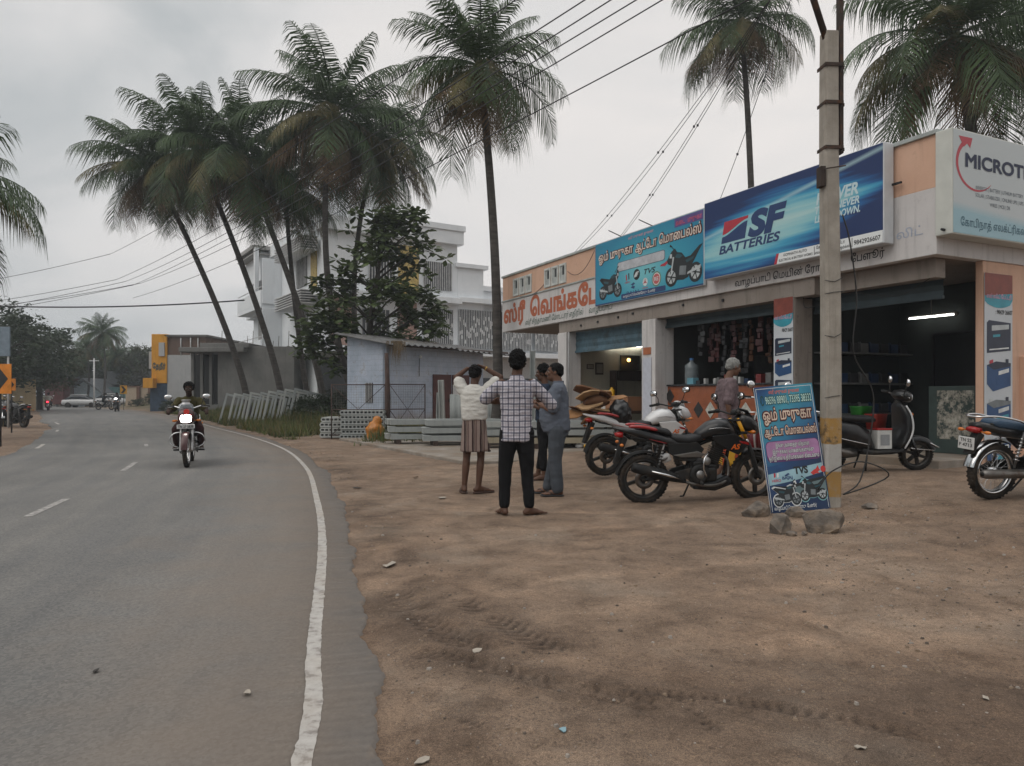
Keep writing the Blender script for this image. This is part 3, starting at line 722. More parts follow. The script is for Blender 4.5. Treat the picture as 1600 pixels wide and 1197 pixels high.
for k, (t_, h_, w_) in enumerate(((9.45, .24, .075), (9.9, .15, .07))):
    o = in_shop(thing('bottle', ('tall' if k == 0 else 'short') + ' yellow bottle standing on the brown cartons', 'bottle', group='yellow bottles on the cartons'))
    zz = 1.27 if k == 0 else 1.19
    b = MB(Matrix.Translation((.85, t_, zz))); b.lathe([(0, 0), (w_ , 0), (w_ * 1.02, h_ * .05), (w_, h_ * .72), (w_ * .5, h_ * .84), (w_ * .4, h_ * .86)], 16); b.build('bottle_body', YEL, o)
    b = MB(Matrix.Translation((.85, t_, zz))); b.lathe([(w_ * .45, h_ * .85), (w_ * .45, h_), (0, h_)], 14); b.build('lid', YEL, o)
TUBE = mat('lit_tube', (1, 1, .93), emit=7, var=0); TUBE2 = mat('dim_lit_tube', (1, .98, .9), emit=14, var=0)
def tube_light(label, a, bb, m, up=.03):
    o = in_shop(thing('tube_light', label, 'lamp', group='lit tube lights inside the shops'))
    b = MB(); b.tube([a, bb], .018, 10); b.build('tube', m, o)
    b = MB(); A = Vector(a); B_ = Vector(bb); d = (B_ - A).normalized()
    b.tube([A - d * .03 + Vector((0.0, 0, up)), B_ + d * .03 + Vector((0.0, 0, up))], .02, 6); b.tube([A - d * .05, A], .026, 8); b.tube([B_, B_ + d * .05], .026, 8)
    b.tube([(A + B_) / 2 + Vector((0, 0, up)), (A + B_) / 2 + Vector((0, 0, .35))], .006, 6)
    b.build('lamp_holder', mat('lamp_fitting', (.5, .5, .48), .5), o)
tube_light('lit tube light high on the cream side wall of the first shop', (1.5, 10.62, 2.70), (2.7, 10.62, 2.70), TUBE2)
tube_light('bright lit tube light hanging in the dark battery shop behind the scooter', (2.8, 1.55, 2.74), (2.8, 2.42, 2.74), TUBE)
# pictures, shelf and lamp on the walls of the first shop
b = MB(); b.box(1.6, 2.9, 10.4, 10.68, 1.72, 1.77); b.box(1.6, 1.65, 10.4, 10.68, 1.3, 2.0); b.box(1.75, 2.7, 10.42, 10.66, 1.77, 2.0)
in_ = in_shop(thing('shelf', 'dark wall shelf with tins at the back of the first shop', 'shelf')); b.build('shelf_board', WOODD, in_)
b = MB(); b.box(1.95, 2.6, 10.64, 10.69, 2.02, 2.44)
in_ = in_shop(thing('notice_board', 'dark framed board with a small glowing lamp before it', 'board')); b.build('board', mat('black_board', (.025, .022, .02), .6), in_)
b = MB(); b.ell((2.12, 10.5, 2.30), (.05, .05, .05))
in_ = in_shop(thing('wall_lamp', 'small warm glowing lamp on the back wall of the first shop', 'lamp')); b.build('bulb', mat('warm_bulb', (1, .55, .12), emit=8, var=0), in_)
b = MB(); b.tube([(2.12, 10.68, 2.36), (2.12, 10.5, 2.34)], .01, 6); b.build('arm', DKMET, in_)
for k, (t_, z_, w_, h_, lb) in enumerate(((1.25, 2.05, .26, .34, 'small dark picture frame on the cream wall of the first shop'), (.95, 2.1, .22, .14, 'small black plaque on the cream wall near the left pillar'))):
    o = in_shop(thing('picture_frame', lb, 'picture')); b = MB(); b.box(t_ - w_ / 2, t_ + w_ / 2, 10.66, 10.69, z_ - h_ / 2, z_ + h_ / 2); b.build('frame', WOODD, o, bevel=.005)
    b = MB(); b.box(t_ - w_ * .38, t_ + w_ * .38, 10.65, 10.662, z_ - h_ * .35, z_ + h_ * .35); b.build('picture', mat('picture_paper', (.22, .20, .17), .5), o)
# -------- second shop: tiled counter, hanging goods
m, n, l, p = node_mat('counter_tile')
t = n.new('ShaderNodeTexCoord').outputs['Object']
c = nramp(n, l, nnoise(n, l, t, 6, 5), [(.3, (.21, .060, .022)), (.7, (.29, .085, .032))])
l.new(c, p.inputs['Base Color']); p.inputs['Roughness'].default_value = .35
CT = m
ctr = in_shop(thing('counter', 'orange-brown tiled shop counter with black and white diamond tiles', 'counter'))
b = MB(); b.box(.36, .95, 3.25, 6.5, .37, 1.5); b.build('counter_body', CT, ctr, bevel=.01)
b = MB(); b.box(.32, 1.0, 3.2, 6.5, 1.5, 1.54); b.build('counter_top', mat('black_granite', (.02, .02, .022), .2), ctr, bevel=.008)
for k, (t_, z_) in enumerate(((6.42, 1.28), (6.0, 1.0), (5.47, 1.0), (5.1, 1.0), (4.6, 1.0), (4.1, 1.0), (3.65, 1.0))):
    b = MB(Matrix.Translation((.355, t_, z_))); b.prism([(-.15, 0), (0, -.17), (.15, 0), (0, .17)], -.004, .006, plane='yz')
    b.build('diamond_tile', mat('white_marble_tile', (.42, .42, .38), .3, var=.3, scale=14) if k in (1, 3, 5) else mat('black_tile', (.018, .018, .018), .3), ctr)
b = MB(); b.box(4.2, 4.85, 3.2, 6.5, .37, 1.7)
for z_ in (1.9, 2.3, 2.7): b.box(4.4, 4.88, 3.2, 6.5, z_, z_ + .04)
rk = in_shop(thing('goods_rack', 'dark rack of goods at the back of the second shop', 'rack')); b.build('rack_frame', WOODD, rk)
rng = random.Random(8); b = MB()
cols = [mat('goods_red', (.22, .03, .025), .5), mat('goods_dark', (.05, .045, .05), .5), mat('goods_cream', (.30, .26, .19), .6), mat('goods_blue', (.04, .08, .14), .5)]
for z_ in (1.7, 1.94, 2.34):
    t_ = 3.25
    while t_ < 6.3:
        wd = rng.uniform(.08, .2); b.cm = rng.randrange(4); b.box(4.4, 4.65, t_, t_ + wd, z_, z_ + rng.uniform(.12, .3)); t_ += wd + .03
b.build('packets', cols, rk)
HG = [mat('hang_red', (.055, .010, .010), .4), mat('hang_orange', (.10, .036, .012), .5), mat('hang_black', (.016, .016, .018), .35), mat('hang_clear', (.10, .105, .11), .2)]
for k in range(26):
    t_ = 3.3 + k * .118 + rng.uniform(-.04, .04); z_ = 2.84; L = rng.choice((.3, .45, .6, .8, 1.05))
    kind = [0, 0, 2, 3, 2, 1][k % 6] if k != 9 else 1
    o = in_shop(thing('hanging_goods', 'strip of packets and spare parts hanging in the second shop doorway', 'hanging goods', group='strips hanging from the second shop lintel'))
    b = MB(); c_ = .62 + rng.uniform(0, .8); b.tube([(c_, t_, 3.0), (c_, t_, z_ - L)], .004, 4)
    b.build('cord', DKMET, o)
    b = MB(); z = z_
    while z > z_ - L:
        hh = rng.uniform(.07, .15); b.cbox((c_ + rng.uniform(-.02, .02), t_ + rng.uniform(-.03, .03), z - hh / 2), (.03, rng.uniform(.08, .15), hh * .9), Matrix.Rotation(rng.uniform(-.5, .5), 4, 'Z') @ Matrix.Rotation(rng.uniform(-.15, .15), 4, 'X')); z -= hh
    b.build('packet', HG[kind], o, bevel=.008)
o = in_shop(thing('water_can', 'clear plastic water dispenser can on the shop counter', 'water can'))
b = MB(Matrix.Translation((.7, 6.1, 1.54))); b.lathe([(0, 0), (.14, 0), (.15, .03), (.145, .14), (.15, .17), (.15, .28), (.145, .31), (.15, .34), (.15, .42), (.05, .5), (.04, .55), (0, .55)], 20); b.build('can', mat('clear_plastic', (.35, .40, .42), .15, trans=.6), o)
b = MB(Matrix.Translation((.7, 6.1, 1.54))); b.lathe([(.043, .53), (.045, .58), (0, .58)], 14); b.build('lid', mat('blue_lid', (.03, .12, .3), .4), o)
o = in_shop(thing('display_box', 'small pale blue box on the shop counter beside the water can', 'box'))
b = MB(); b.box(.45, .6, 5.75, 5.95, 1.54, 1.68); b.build('box', mat('pale_blue', (.12, .30, .38), .5), o, bevel=.004)
# -------- third shop: dark battery shop
GRC = in_shop(thing('steel_cabinet', 'dark green steel cabinet with torn white stickers in the battery shop', 'cabinet'))
b = MB(); b.box(1.5, 2.0, .27, 1.15, .37, 1.45); b.build('cabinet_body', mat('dark_green_paint', (.03, .05, .046), .5, dirt=(.02, .022, .02)), GRC, bevel=.01)
m, n, l, p = node_mat('torn_sticker')
t = n.new('ShaderNodeTexCoord').outputs['Object']
c = nramp(n, l, nnoise(n, l, t, 7, 8, .75), [(.44, (.028, .045, .042)), (.50, (.20, .19, .16)), (.62, (.40, .38, .33))])
l.new(c, p.inputs['Base Color']); p.inputs['Roughness'].default_value = .8
b = MB(); b.box(1.494, 1.498, .4, 1.0, .6, 1.38); b.build('sticker', m, GRC)
o = in_shop(thing('glass_case', 'tall dark glass-fronted case at the back of the battery shop', 'display case'))
b = MB(); b.box(2.9, 2.96, .35, 2.0, 1.32, 2.4); b.build('case_back', mat('case_dark', (.012, .013, .014), .3), o)
b = MB(); 
for t_ in (.35, 1.2, 2.0): b.box(2.86, 2.9, t_ - .02, t_ + .02, .37, 2.45)
b.box(2.86, 2.9, .35, 2.0, 2.4, 2.45); b.build('case_frame', DKMET, o)
for k, (t_, z_, m_, lb) in enumerate(((2.35, .95, mat('green_plastic', (.03, .20, .03), .4), 'green plastic bin on the bench behind the scooter'), (2.05, .82, mat('red_plastic', (.28, .03, .02), .4), 'red plastic bin on the bench behind the scooter'))):
    o = in_shop(thing('plastic_bin', lb, 'bin', group='bins on the battery shop bench')); b = MB(Matrix.Translation((1.4, t_, z_ - .1)))
    b.loft([(0, 0, 0, .13, .11), (.24, 0, 0, .16, .13), (.26, 0, 0, .17, .14)], 16, 6, axis='z'); b.build('bin_body', m_, o)
    b = MB(Matrix.Translation((1.4, t_, z_ - .1))); b.loft([(.262, 0, 0, .15, .12), (.266, 0, 0, .15, .12)], 16, 6, axis='z'); b.build('bin_content', DKMET, o)
o = in_shop(thing('work_bench', 'low dark work bench carrying the green and red bins', 'bench')); b = MB(); b.box(1.15, 1.7, 1.8, 2.6, .66, .72)
for c_ in (1.2, 1.64):
    for t_ in (1.85, 2.55): b.box(c_ - .03, c_ + .03, t_ - .03, t_ + .03, .37, .66)
b.build('bench_frame', WOODD, o)

# ------------------------------------------------------------------ signs
def sign_root(name, label, cat, t, z, out, face='f', c=0):
    """an Empty at the sign's centre on the facade; children use the sign plane matrix S"""
    P = BW @ (Vector((-out, t, z)) if face == 'f' else Vector((c, -out, z)))
    o = thing(name, label, cat, P, BRZ)
    return o, (MF if face == 'f' else MR)
# big blue battery sign
m, n, l, p = node_mat('blue_streak_print')
t = n.new('ShaderNodeTexCoord').outputs['Object']; sp = n.new('ShaderNodeSeparateXYZ'); l.new(t, sp.inputs[0])
def nm(n, l, op, a, bb=None, cc=None):
    q = n.new('ShaderNodeMath'); q.operation = op
    for i, s in enumerate((a, bb, cc)):
        if s is None: continue
        if isinstance(s, (int, float)): q.inputs[i].default_value = s
        else: l.new(s, q.inputs[i])
    return q.outputs[0]
xx = nm(n, l, 'MULTIPLY', sp.outputs[1], -1.0); zz = sp.outputs[2]
dgn = nm(n, l, 'ADD', nm(n, l, 'MULTIPLY', xx, -.10), zz)                     # slanted coordinate
ctr_ = nm(n, l, 'MULTIPLY', nm(n, l, 'ABSOLUTE', nm(n, l, 'ADD', dgn, .04)), 1.5)
side = nm(n, l, 'MULTIPLY', nm(n, l, 'POWER', nm(n, l, 'ABSOLUTE', nm(n, l, 'MULTIPLY', nm(n, l, 'ADD', xx, .5), .42)), 2.0), .75)
v_ = nm(n, l, 'ADD', ctr_, side)
mpn = n.new('ShaderNodeMapping'); mpn.inputs['Scale'].default_value = (1, .22, 6); mpn.inputs['Rotation'].default_value = (R(-6), 0, 0); l.new(t, mpn.inputs[0])
stk = nrange(n, l, nnoise(n, l, mpn.outputs[0], 1.5, 3), .3, .7, -.16, .16)
v_ = nm(n, l, 'ADD', v_, stk)
c = nramp(n, l, v_, [(.05, (.42, .62, .62)), (.40, (.24, .52, .58)), (.62, (.05, .32, .50)), (.84, (.014, .10, .28)), (1.02, (.010, .028, .11))])
s2 = nm(n, l, 'ABSOLUTE', nm(n, l, 'SUBTRACT', nm(n, l, 'ADD', nm(n, l, 'MULTIPLY', xx, -.16), zz), .36))
c = nmix(n, l, nrange(n, l, s2, .0, .055, .65, 0), c, (.42, .60, .64))
l.new(c, p.inputs['Base Color']); p.inputs['Roughness'].default_value = .38
SFP = m
S, Q = sign_root('shop_sign', 'large blue illuminated-box battery shop sign with red and navy flag logo', 'sign', 2.615, 4.30, .03)
b = MB(Q); b.box(-1.97, 1.97, -.745, .755, 0, .22); b.build('sign_box', mat('white_sheet_metal', (.56, .58, .60), .45, var=.06), S, bevel=.012)
b = MB(Q); b.box(-1.955, 1.955, -.73, .74, .215, .224); b.build('sign_face', SFP, S)
WH = mat('white_print', (.72, .74, .74), .45, var=.03); WHP = mat('pale_print', (.52, .66, .70), .45, var=.03); REDP = mat('red_print', (.42, .03, .05), .45, var=.03); NVP = mat('navy_print', (.018, .045, .14), .45, var=.03)
Z0 = .226
def fp(poly, m, dz=0, name='logo'): return flat(S, Q, poly, m, Z0 + dz, name)
sh = lambda y: (y + .3) * .22
def flag(y0f, y1f):
    pass
top = [(-1.52 + sh(.27), .27), (-.90 + sh(.27), .27)]
wave_x = np.linspace(0, 1, 9); wav = [(-1.52 + .62 * a, .00 + .19 * (ss(np.array(a)) * 1.0)) for a in wave_x]
red = [(-1.52 + sh(.27), .27)] + [(xw + sh(yw + .03), yw + .03) for xw, yw in wav] + [(-.90 + sh(.27), .27)]
blu = [(-1.52 + sh(-.13), -.13)] + [(-.90 + sh(-.13), -.13)] + [(xw + sh(yw - .01), yw - .01) for xw, yw in reversed(wav)]
fp(red, REDP); fp(blu, NVP)
lettering('SF', Q @ Matrix.Translation((-.33, -.12, 0)), .60, NVP, S, off=.055, shear=.22, width=.92, z=Z0 + .002)
lettering('BATTERIES', Q @ Matrix.Translation((-.78, -.32, 0)), .215, NVP, S, off=.028, shear=.2, width=1.52, z=Z0 + .002)
for k, (s_, yy, sz, w_) in enumerate((('POWER', .10, .25, .80), ('THAT NEVER', -.05, .16, .84), ('LETS U DOWN.', -.19, .15, .86))):
    lettering(s_, Q @ Matrix.Translation((1.14, yy, 0)), sz, WHP, S, off=.035, shear=.2, width=w_, z=Z0 + .002)
fp([(-.10, -.73), (1.955, -.73), (1.955, -.55), (-.05, -.55)], WH)
fp([(-.16, -.73), (-.10, -.73), (-.05, -.55), (-.11, -.55)], REDP)
lettering('GOPINATH AUTO', Q @ Matrix.Translation((.30, -.62, 0)), .062, BLK, S, off=.008, width=.5, z=Z0 + .003)
lettering('ELECTRICAL & BATTERY WORKS', Q @ Matrix.Translation((.31, -.70, 0)), .06, BLK, S, off=.008, width=.72, z=Z0 + .003)
lettering('கோபிநாத் ஆட்டோ', Q @ Matrix.Translation((1.02, -.62, 0)), .065, BLK, S, off=.008, width=.55, z=Z0 + .003)
lettering('எலக்ட்ரிகல் பேட்டரி ஒர்க்ஸ்', Q @ Matrix.Translation((1.05, -.70, 0)), .06, BLK, S, off=.008, width=.66, z=Z0 + .003)
fp([(.70, -.71), (.71, -.71), (.71, -.57), (.70, -.57)], BLK, .002); fp([(1.42, -.71), (1.43, -.71), (1.43, -.57), (1.42, -.57)], BLK, .002)
lettering('9842926607', Q @ Matrix.Translation((1.69, -.685, 0)), .10, BLK, S, off=.012, width=.46, z=Z0 + .003)
b = MB(Q); b.box(-1.3, -1.26, -.5, .5, -.03, 0); b.box(1.3, 1.34, -.5, .5, -.03, 0); b.box(1.97, 2.12, .12, .15, .02, .05); b.build('mounting_bracket', DKMET, S)

# printed motorcycle pictures for the boards
PBK = mat('print_black', (.015, .018, .02), .45); PGY = mat('print_grey', (.16, .18, .19), .45); PSV = mat('print_silver', (.42, .45, .46), .45); PTEAL = mat('print_dark_teal', (.02, .07, .09), .45)
def print_bike(root, Q, cx, cy, wd, z, flip=1, sport=False, outline=None):
    k = wd / 2.0
    def T(poly): return [(cx + flip * a * k, cy + bb * k) for a, bb in (poly if flip > 0 else poly[::-1])]
    body = [(-.98, .42), (-.80, .50), (-.30, .40), (-.05, .34), (.10, .48), (.32, .55), (.52, .50), (.60, .70), (.72, .72), (.78, .50), (.70, .32), (.58, .22), (.42, .05), (.38, -.32), (.12, -.42), (-.22, -.42), (-.45, -.20), (-.62, .12), (-.82, .28)]
    if sport: body = [(-1.05, .66), (-.86, .62), (-.40, .34), (-.12, .32), (.08, .52), (.34, .58), (.46, .74), (.66, .64), (.92, .36), (.86, .22), (.66, .14), (.52, -.10), (.42, -.42), (.0, -.46), (-.28, -.40), (-.42, -.05), (-.64, .20), (-.84, .44)]
    if outline:
        mo = outline
        flat(root, Q, T([(a * 1.1, bb * 1.12 + .02) for a, bb in body]), mo, z - .0012, 'picture', .001)
        for wx in (-.66, .66): flat(root, Q, T(circle2(wx, -.28, .41)), mo, z - .0012, 'picture', .001)
    flat(root, Q, T(body), PBK, z + .0005, 'picture', .001)
    for wx in (-.66, .66):
        b = MB(Q); N = 26
        for r0, r1, zz, mi in ((.24, .35, .0012, 0), (.0, .24, .0008, 1)):
            b.cm = mi
            vs = []; 
            for i in range(N):
                a = 2 * math.pi * i / N
                vs += [(cx + flip * (wx + r0 * math.cos(a)) * k, cy + (-.28 + r0 * math.sin(a)) * k, z + zz), (cx + flip * (wx + r1 * math.cos(a)) * k, cy + (-.28 + r1 * math.sin(a)) * k, z + zz)]
            b.add(vs, [(2 * i, 2 * i + 1, (2 * i + 3) % (2 * N), (2 * i + 2) % (2 * N)) for i in range(N)])
        b.cm = 0
        for i in range(6):
            a = math.pi * i / 3 + .2; c_, s_ = math.cos(a), math.sin(a); pts = T([(wx + c_ * .25 - s_ * .025, -.28 + s_ * .25 + c_ * .025), (wx - s_ * .025, -.28 + c_ * .025), (wx + s_ * .025, -.28 - c_ * .025), (wx + c_ * .25 + s_ * .025, -.28 + s_ * .25 - c_ * .025)])
            b.prism([(u, v) for u, v in pts], z + .0008, z + .002, plane='xy')
        b.build('picture', [PBK, PSV if sport else PGY], root)
    for poly, m_ in (([(.02, .40), (.16, .50), (.36, .52), (.44, .40), (.2, .34)], PTEAL), ([(-.18, .02), (.18, .06), (.22, -.26), (-.14, -.30)], PGY), ([(-.95, -.05), (-.25, -.22), (-.22, -.30), (-.92, -.18)], PSV), ([(.50, .42), (.66, -.24), (.72, -.24), (.58, .45)], PSV), ([(-.58, .30), (-.12, .22), (-.2, .12), (-.55, .2)], PTEAL), ([(.62, .56), (.74, .56), (.76, .42), (.64, .40)], PSV)):
        flat(root, Q, T(poly), m_, z + .0022, 'picture', .001)
    for poly in ([(.40, .62), (.66, .86), (.68, .84), (.44, .60)], [(.60, .84), (.74, .92), (.76, .84), (.64, .80)]): flat(root, Q, T(poly), PBK, z + .001, 'picture', .001)

# cyan automobile shop board
m, n, l, p = node_mat('cyan_print')
t = n.new('ShaderNodeTexCoord').outputs['Object']; sp = n.new('ShaderNodeSeparateXYZ'); l.new(t, sp.inputs[0])
rr = nm(n, l, 'SQRT', nm(n, l, 'ADD', nm(n, l, 'POWER', nm(n, l, 'MULTIPLY', sp.outputs[1], .5), 2), nm(n, l, 'POWER', nm(n, l, 'ADD', sp.outputs[2], .15), 2)))
c = nramp(n, l, rr, [(.1, (.17, .50, .56)), (.6, (.035, .30, .42)), (1.1, (.02, .22, .36))])
l.new(c, p.inputs['Base Color']); p.inputs['Roughness'].default_value = .4
S, Q = sign_root('shop_sign', 'cyan motorcycle workshop board with Tamil title and two printed motorcycles', 'sign', 6.78, 4.265, .03)
b = MB(Q); b.box(-2.02, 2.0, -.765, .765, 0, .05); b.build('sign_board', mat('white_frame', (.5, .52, .54), .5), S, bevel=.004)
b = MB(Q); b.box(-2.0, 1.98, -.735, .755, .045, .054); b.build('sign_face', m, S)
b = MB(Q); b.box(-2.0, 1.98, -.755, -.725, .046, .056); b.box(-2.0, -1.985, -.74, .755, .046, .056); b.build('sign_border', NVP, S)
Z0 = .056
DKRED = mat('print_maroon', (.10, .012, .012), .5)
for off_, m_, dz in ((.085, PBK, 0), (.055, DKRED, .002), (.012, mat('print_cream', (.70, .60, .52), .5), .004)):
    lettering('ஓம் முருகா', Q @ Matrix.Translation((-1.84, .31, 0)), .27, m_, S, off=off_, width=1.42 + off_ * .5, z=Z0 + dz, align='l')
    lettering('ஆட்டோ', Q @ Matrix.Translation((-.32, .31, 0)), .27, m_, S, off=off_, width=.78 + off_ * .4, z=Z0 + dz, align='l')
    lettering('மொபைல்ஸ்', Q @ Matrix.Translation((.55, .31, 0)), .27, m_, S, off=off_, width=1.36 + off_ * .5, z=Z0 + dz, align='l')
fp = lambda poly, m, dz=0, name='logo': flat(S, Q, poly, m, Z0 + dz, name)
fp(rrect(-1.04, .76, -.06, .17, .06), mat('print_rule', (.10, .16, .2), .5), .0005, 'text_panel'); fp(rrect(-1.02, .74, -.045, .155, .055), mat('print_greyblank', (.46, .47, .50), .5), .002, 'text_panel')
lettering('ஸ்ரீ முருகன் துணை', Q @ Matrix.Translation((-.12, .63, 0)), .085, mat('print_pink', (.60, .30, .36), .5), S, off=.01, width=.95, z=Z0)
lettering('செல் : 96596', Q @ Matrix.Translation((-1.68, .64, 0)), .075, mat('print_dim', (.10, .30, .38), .5), S, off=.006, width=.42, z=Z0)
fp([(1.08, .56), (1.975, .56), (1.975, .745), (1.08, .745)], mat('print_purple', (.10, .07, .22), .5))
lettering('கடை : முருகா', Q @ Matrix.Translation((1.53, .60, 0)), .13, mat('print_magenta', (.42, .08, .16), .5), S, off=.03, width=.82, z=Z0 + .002)
lettering('TVS', Q @ Matrix.Translation((.22, -.26, 0)), .16, PBK, S, off=.025, shear=.3, width=.42, z=Z0)
fp(circle2(-.27, -.22, .125), PBK); 
WHT = mat('print_white', (.6, .62, .62), .5)
fp([(-.36, -.24), (-.29, -.16), (-.19, -.15), (-.18, -.18), (-.25, -.19), (-.2, -.22), (-.27, -.23), (-.24, -.26), (-.36, -.28)], WHT, .002)
fp([(.62, -.14), (.74, -.12), (.84, -.08), (.88, -.13), (.80, -.17), (.76, -.19), (.66, -.18), (.58, -.17)], REDP)
fp([(-.70, -.18), (-.66, -.16), (-.64, -.30), (-.68, -.31)], REDP); fp([(-.60, -.15), (-.56, -.14), (-.55, -.29), (-.59, -.29)], PBK)
lettering('HERO', Q @ Matrix.Translation((-.63, -.37, 0)), .06, REDP, S, off=.01, width=.2, z=Z0)
fp([(-.50, -.42), (-.38, -.38), (-.33, -.42), (-.42, -.45), (-.33, -.48), (-.38, -.53), (-.50, -.49), (-.42, -.455)], NVP)
lettering('BAJAJ', Q @ Matrix.Translation((-.43, -.64, 0)), .11, NVP, S, off=.012, width=.46, z=Z0)
fp(circle2(.05, -.43, .09), WHT); 
for i in range(3):
    a = 2 * math.pi * i / 3 + math.pi / 2; c_, s_ = math.cos(a), math.sin(a); fp([(.05 - s_ * .02, -.43 + c_ * .02), (.05 + c_ * .085 , -.43 + s_ * .085), (.05 + s_ * .02, -.43 - c_ * .02)], REDP, .002)
lettering('YAMAHA', Q @ Matrix.Translation((.05, -.58, 0)), .05, REDP, S, off=.008, width=.22, z=Z0)
fp(circle2(.46, -.42, .165), mat('print_olive', (.12, .20, .12), .5)); fp(circle2(.46, -.42, .135), WHT, .001); fp(circle2(.46, -.42, .115), mat('print_red2', (.46, .10, .10), .5), .002)
lettering('RE', Q @ Matrix.Translation((.46, -.46, 0)), .12, WHT, S, off=.02, width=.15, z=Z0 + .004)
fp(rrect(-.88, .78, -.715, -.60, .03), NVP, .001)
lettering('வாழப்பாடி மெயின்ரோடு, பேளூர் - 636 104', Q @ Matrix.Translation((-.05, -.685, 0)), .075, WHT, S, off=.012, width=1.5, z=Z0 + .003)
print_bike(S, Q, -1.34, -.34, .95, Z0 + .002)
print_bike(S, Q, 1.36, -.30, 1.16, Z0 + .002, flip=-1, sport=True)
b = MB(Q)
for a in (-.9, .3): b.tube([(a, .76, .02), (a - .22, .93, .25)], .012, 6)
b.build('stay_rod', DKMET, S)

# inverter sign on the end face
S, Q = sign_root('shop_sign', 'pale grey inverter shop sign box with a red curved arrow on the end wall', 'sign', 0, 4.27, 0.0, 'r', 1.52)
m, n, l, p = node_mat('grey_aqua_print')
t = n.new('ShaderNodeTexCoord').outputs['Object']; sp = n.new('ShaderNodeSeparateXYZ'); l.new(t, sp.inputs[0])
f = nm(n, l, 'ADD', sp.outputs[2], nm(n, l, 'MULTIPLY', sp.outputs[0], .06))
c = nramp(n, l, nrange(n, l, f, -.48, -.36), [(.0, (.27, .43, .49)), (1.0, (.45, .49, .50))])
l.new(c, p.inputs['Base Color']); p.inputs['Roughness'].default_value = .4
b = MB(Q); b.box(-1.56, 1.7, -.73, .74, .005, .25); b.build('sign_box', mat('off_white_sheet', (.52, .53, .49), .5, var=.07), S, bevel=.014)
b = MB(Q); b.box(-1.535, 1.68, -.71, .72, .245, .254); b.build('sign_face', m, S)
Z0 = .256; arc = []; N = 30
for i in range(N + 1):
    a = R(128 + (318 - 128) * i / N); wd = .058 * (1 - (i / N)) ** .7 + .006; arc.append((a, wd))
cx_, cy_ = -1.02, .28; rx, ry = .44, .36
b = MB(Q); vs = []
for a, wd in arc: vs += [(cx_ + (rx + wd / 2) * math.cos(a), cy_ + (ry + wd / 2) * math.sin(a), Z0), (cx_ + (rx - wd / 2) * math.cos(a), cy_ + (ry - wd / 2) * math.sin(a), Z0)]
b.add(vs, [(2 * i, 2 * i + 1, 2 * i + 3, 2 * i + 2) for i in range(N)]); b.build('logo', REDP, S)
flat(S, Q, [(-1.42, .64), (-1.12, .645), (-1.17, .50), (-1.235, .555), (-1.31, .50), (-1.36, .56)], REDP, Z0 + .001, 'logo')
lettering('MICROTEK', Q @ Matrix.Translation((-1.28, .235, 0)), .265, NAVY, S, off=.032, width=1.80, z=Z0 + .003, align='l')
for s_, yy, w_ in (('INVERTER | BATTERY | LITHIUM BATTERY', -.06, 1.12), ('SOLAR | STABILIZER | ONLINE UPS | UPS', -.165, 1.14), ('WIRES | MCB | DB', -.27, .48)):
    lettering(s_, Q @ Matrix.Translation((-.48, yy, 0)), .075, mat('print_slate', (.10, .12, .14), .5), S, off=.006, width=w_, z=Z0)
lettering('கோபிநாத் எலக்ட்ரிகல்ஸ் & பேட்டரிஸ்', Q @ Matrix.Translation((-1.38, -.60, 0)), .15, mat('print_darkteal', (.03, .10, .14), .5), S, off=.014, width=2.5, z=Z0, align='l')
b = MB(Q); b.box(-1.0, -.95, -.62, -.5, -.16, .005); b.tube([(-1.62, -.66, .14), (-1.54, -.66, .14)], .02, 6); b.build('mounting_bracket', DKMET, S)

# battery posters on the pillars
BTB = mat('battery_blue', (.012, .06, .17), .45, var=.1); BTD = mat('battery_dark', (.012, .02, .045), .45); BTC = mat('battery_cyan', (.03, .26, .34), .45); POST = mat('poster_white', (.50, .53, .56), .5, var=.06, scale=2)
def battery(root, Q, cx, cy, w_, h_, z, k):
    f = lambda poly, m, dz: flat(root, Q, [(cx + a * w_, cy + bb * h_) for a, bb in poly], m, z + dz, 'picture', .001)
    if k == 0: f([(-.5, -.5), (.5, -.4), (.5, .45), (-.42, .5), (-.5, .42)], BTD, .001); f([(-.3, .18), (.42, .26), (.42, .4), (-.3, .34)], PSV, .002); f([(-.4, -.42), (.42, -.34), (.42, -.30), (-.4, -.38)], WHT, .002); f([(-.25, -.02), (.05, .02), (.05, .09), (-.25, .06)], BTC, .002)
    elif k == 3: f([(-.5, -.1), (.1, -.5), (.5, .1), (.5, .5), (-.05, .42)], BTB, .001); f([(-.45, -.1), (.08, -.45), (.1, .0), (-.2, .2)], BTC, .002); f(circle2(.35, -.3, .2, 16), WHT, .003)
    else:
        f([(-.5, -.28), (-.25, -.5), (.5, -.32), (.5, .3), (-.15, .2), (-.5, .3)], BTB, .001); f([(-.5, .3), (-.12, .42), (.5, .38), (.5, .28), (-.22, .16)], BTD if k == 1 else PGY, .002)
        f([(-.02, .0), (.42, .1), (.42, .22), (-.02, .12)], WHT, .003); f([(-.1, -.3), (.40, -.18), (.40, -.02), (-.1, -.12)], BTC if k == 2 else BTB, .003); f([(-.4, .34), (-.25, .38), (-.25, .48), (-.4, .44)], REDP if k == 1 else PSV, .004); f([(.28, .38), (.4, .38), (.4, .5), (.28, .5)], BTD, .004)
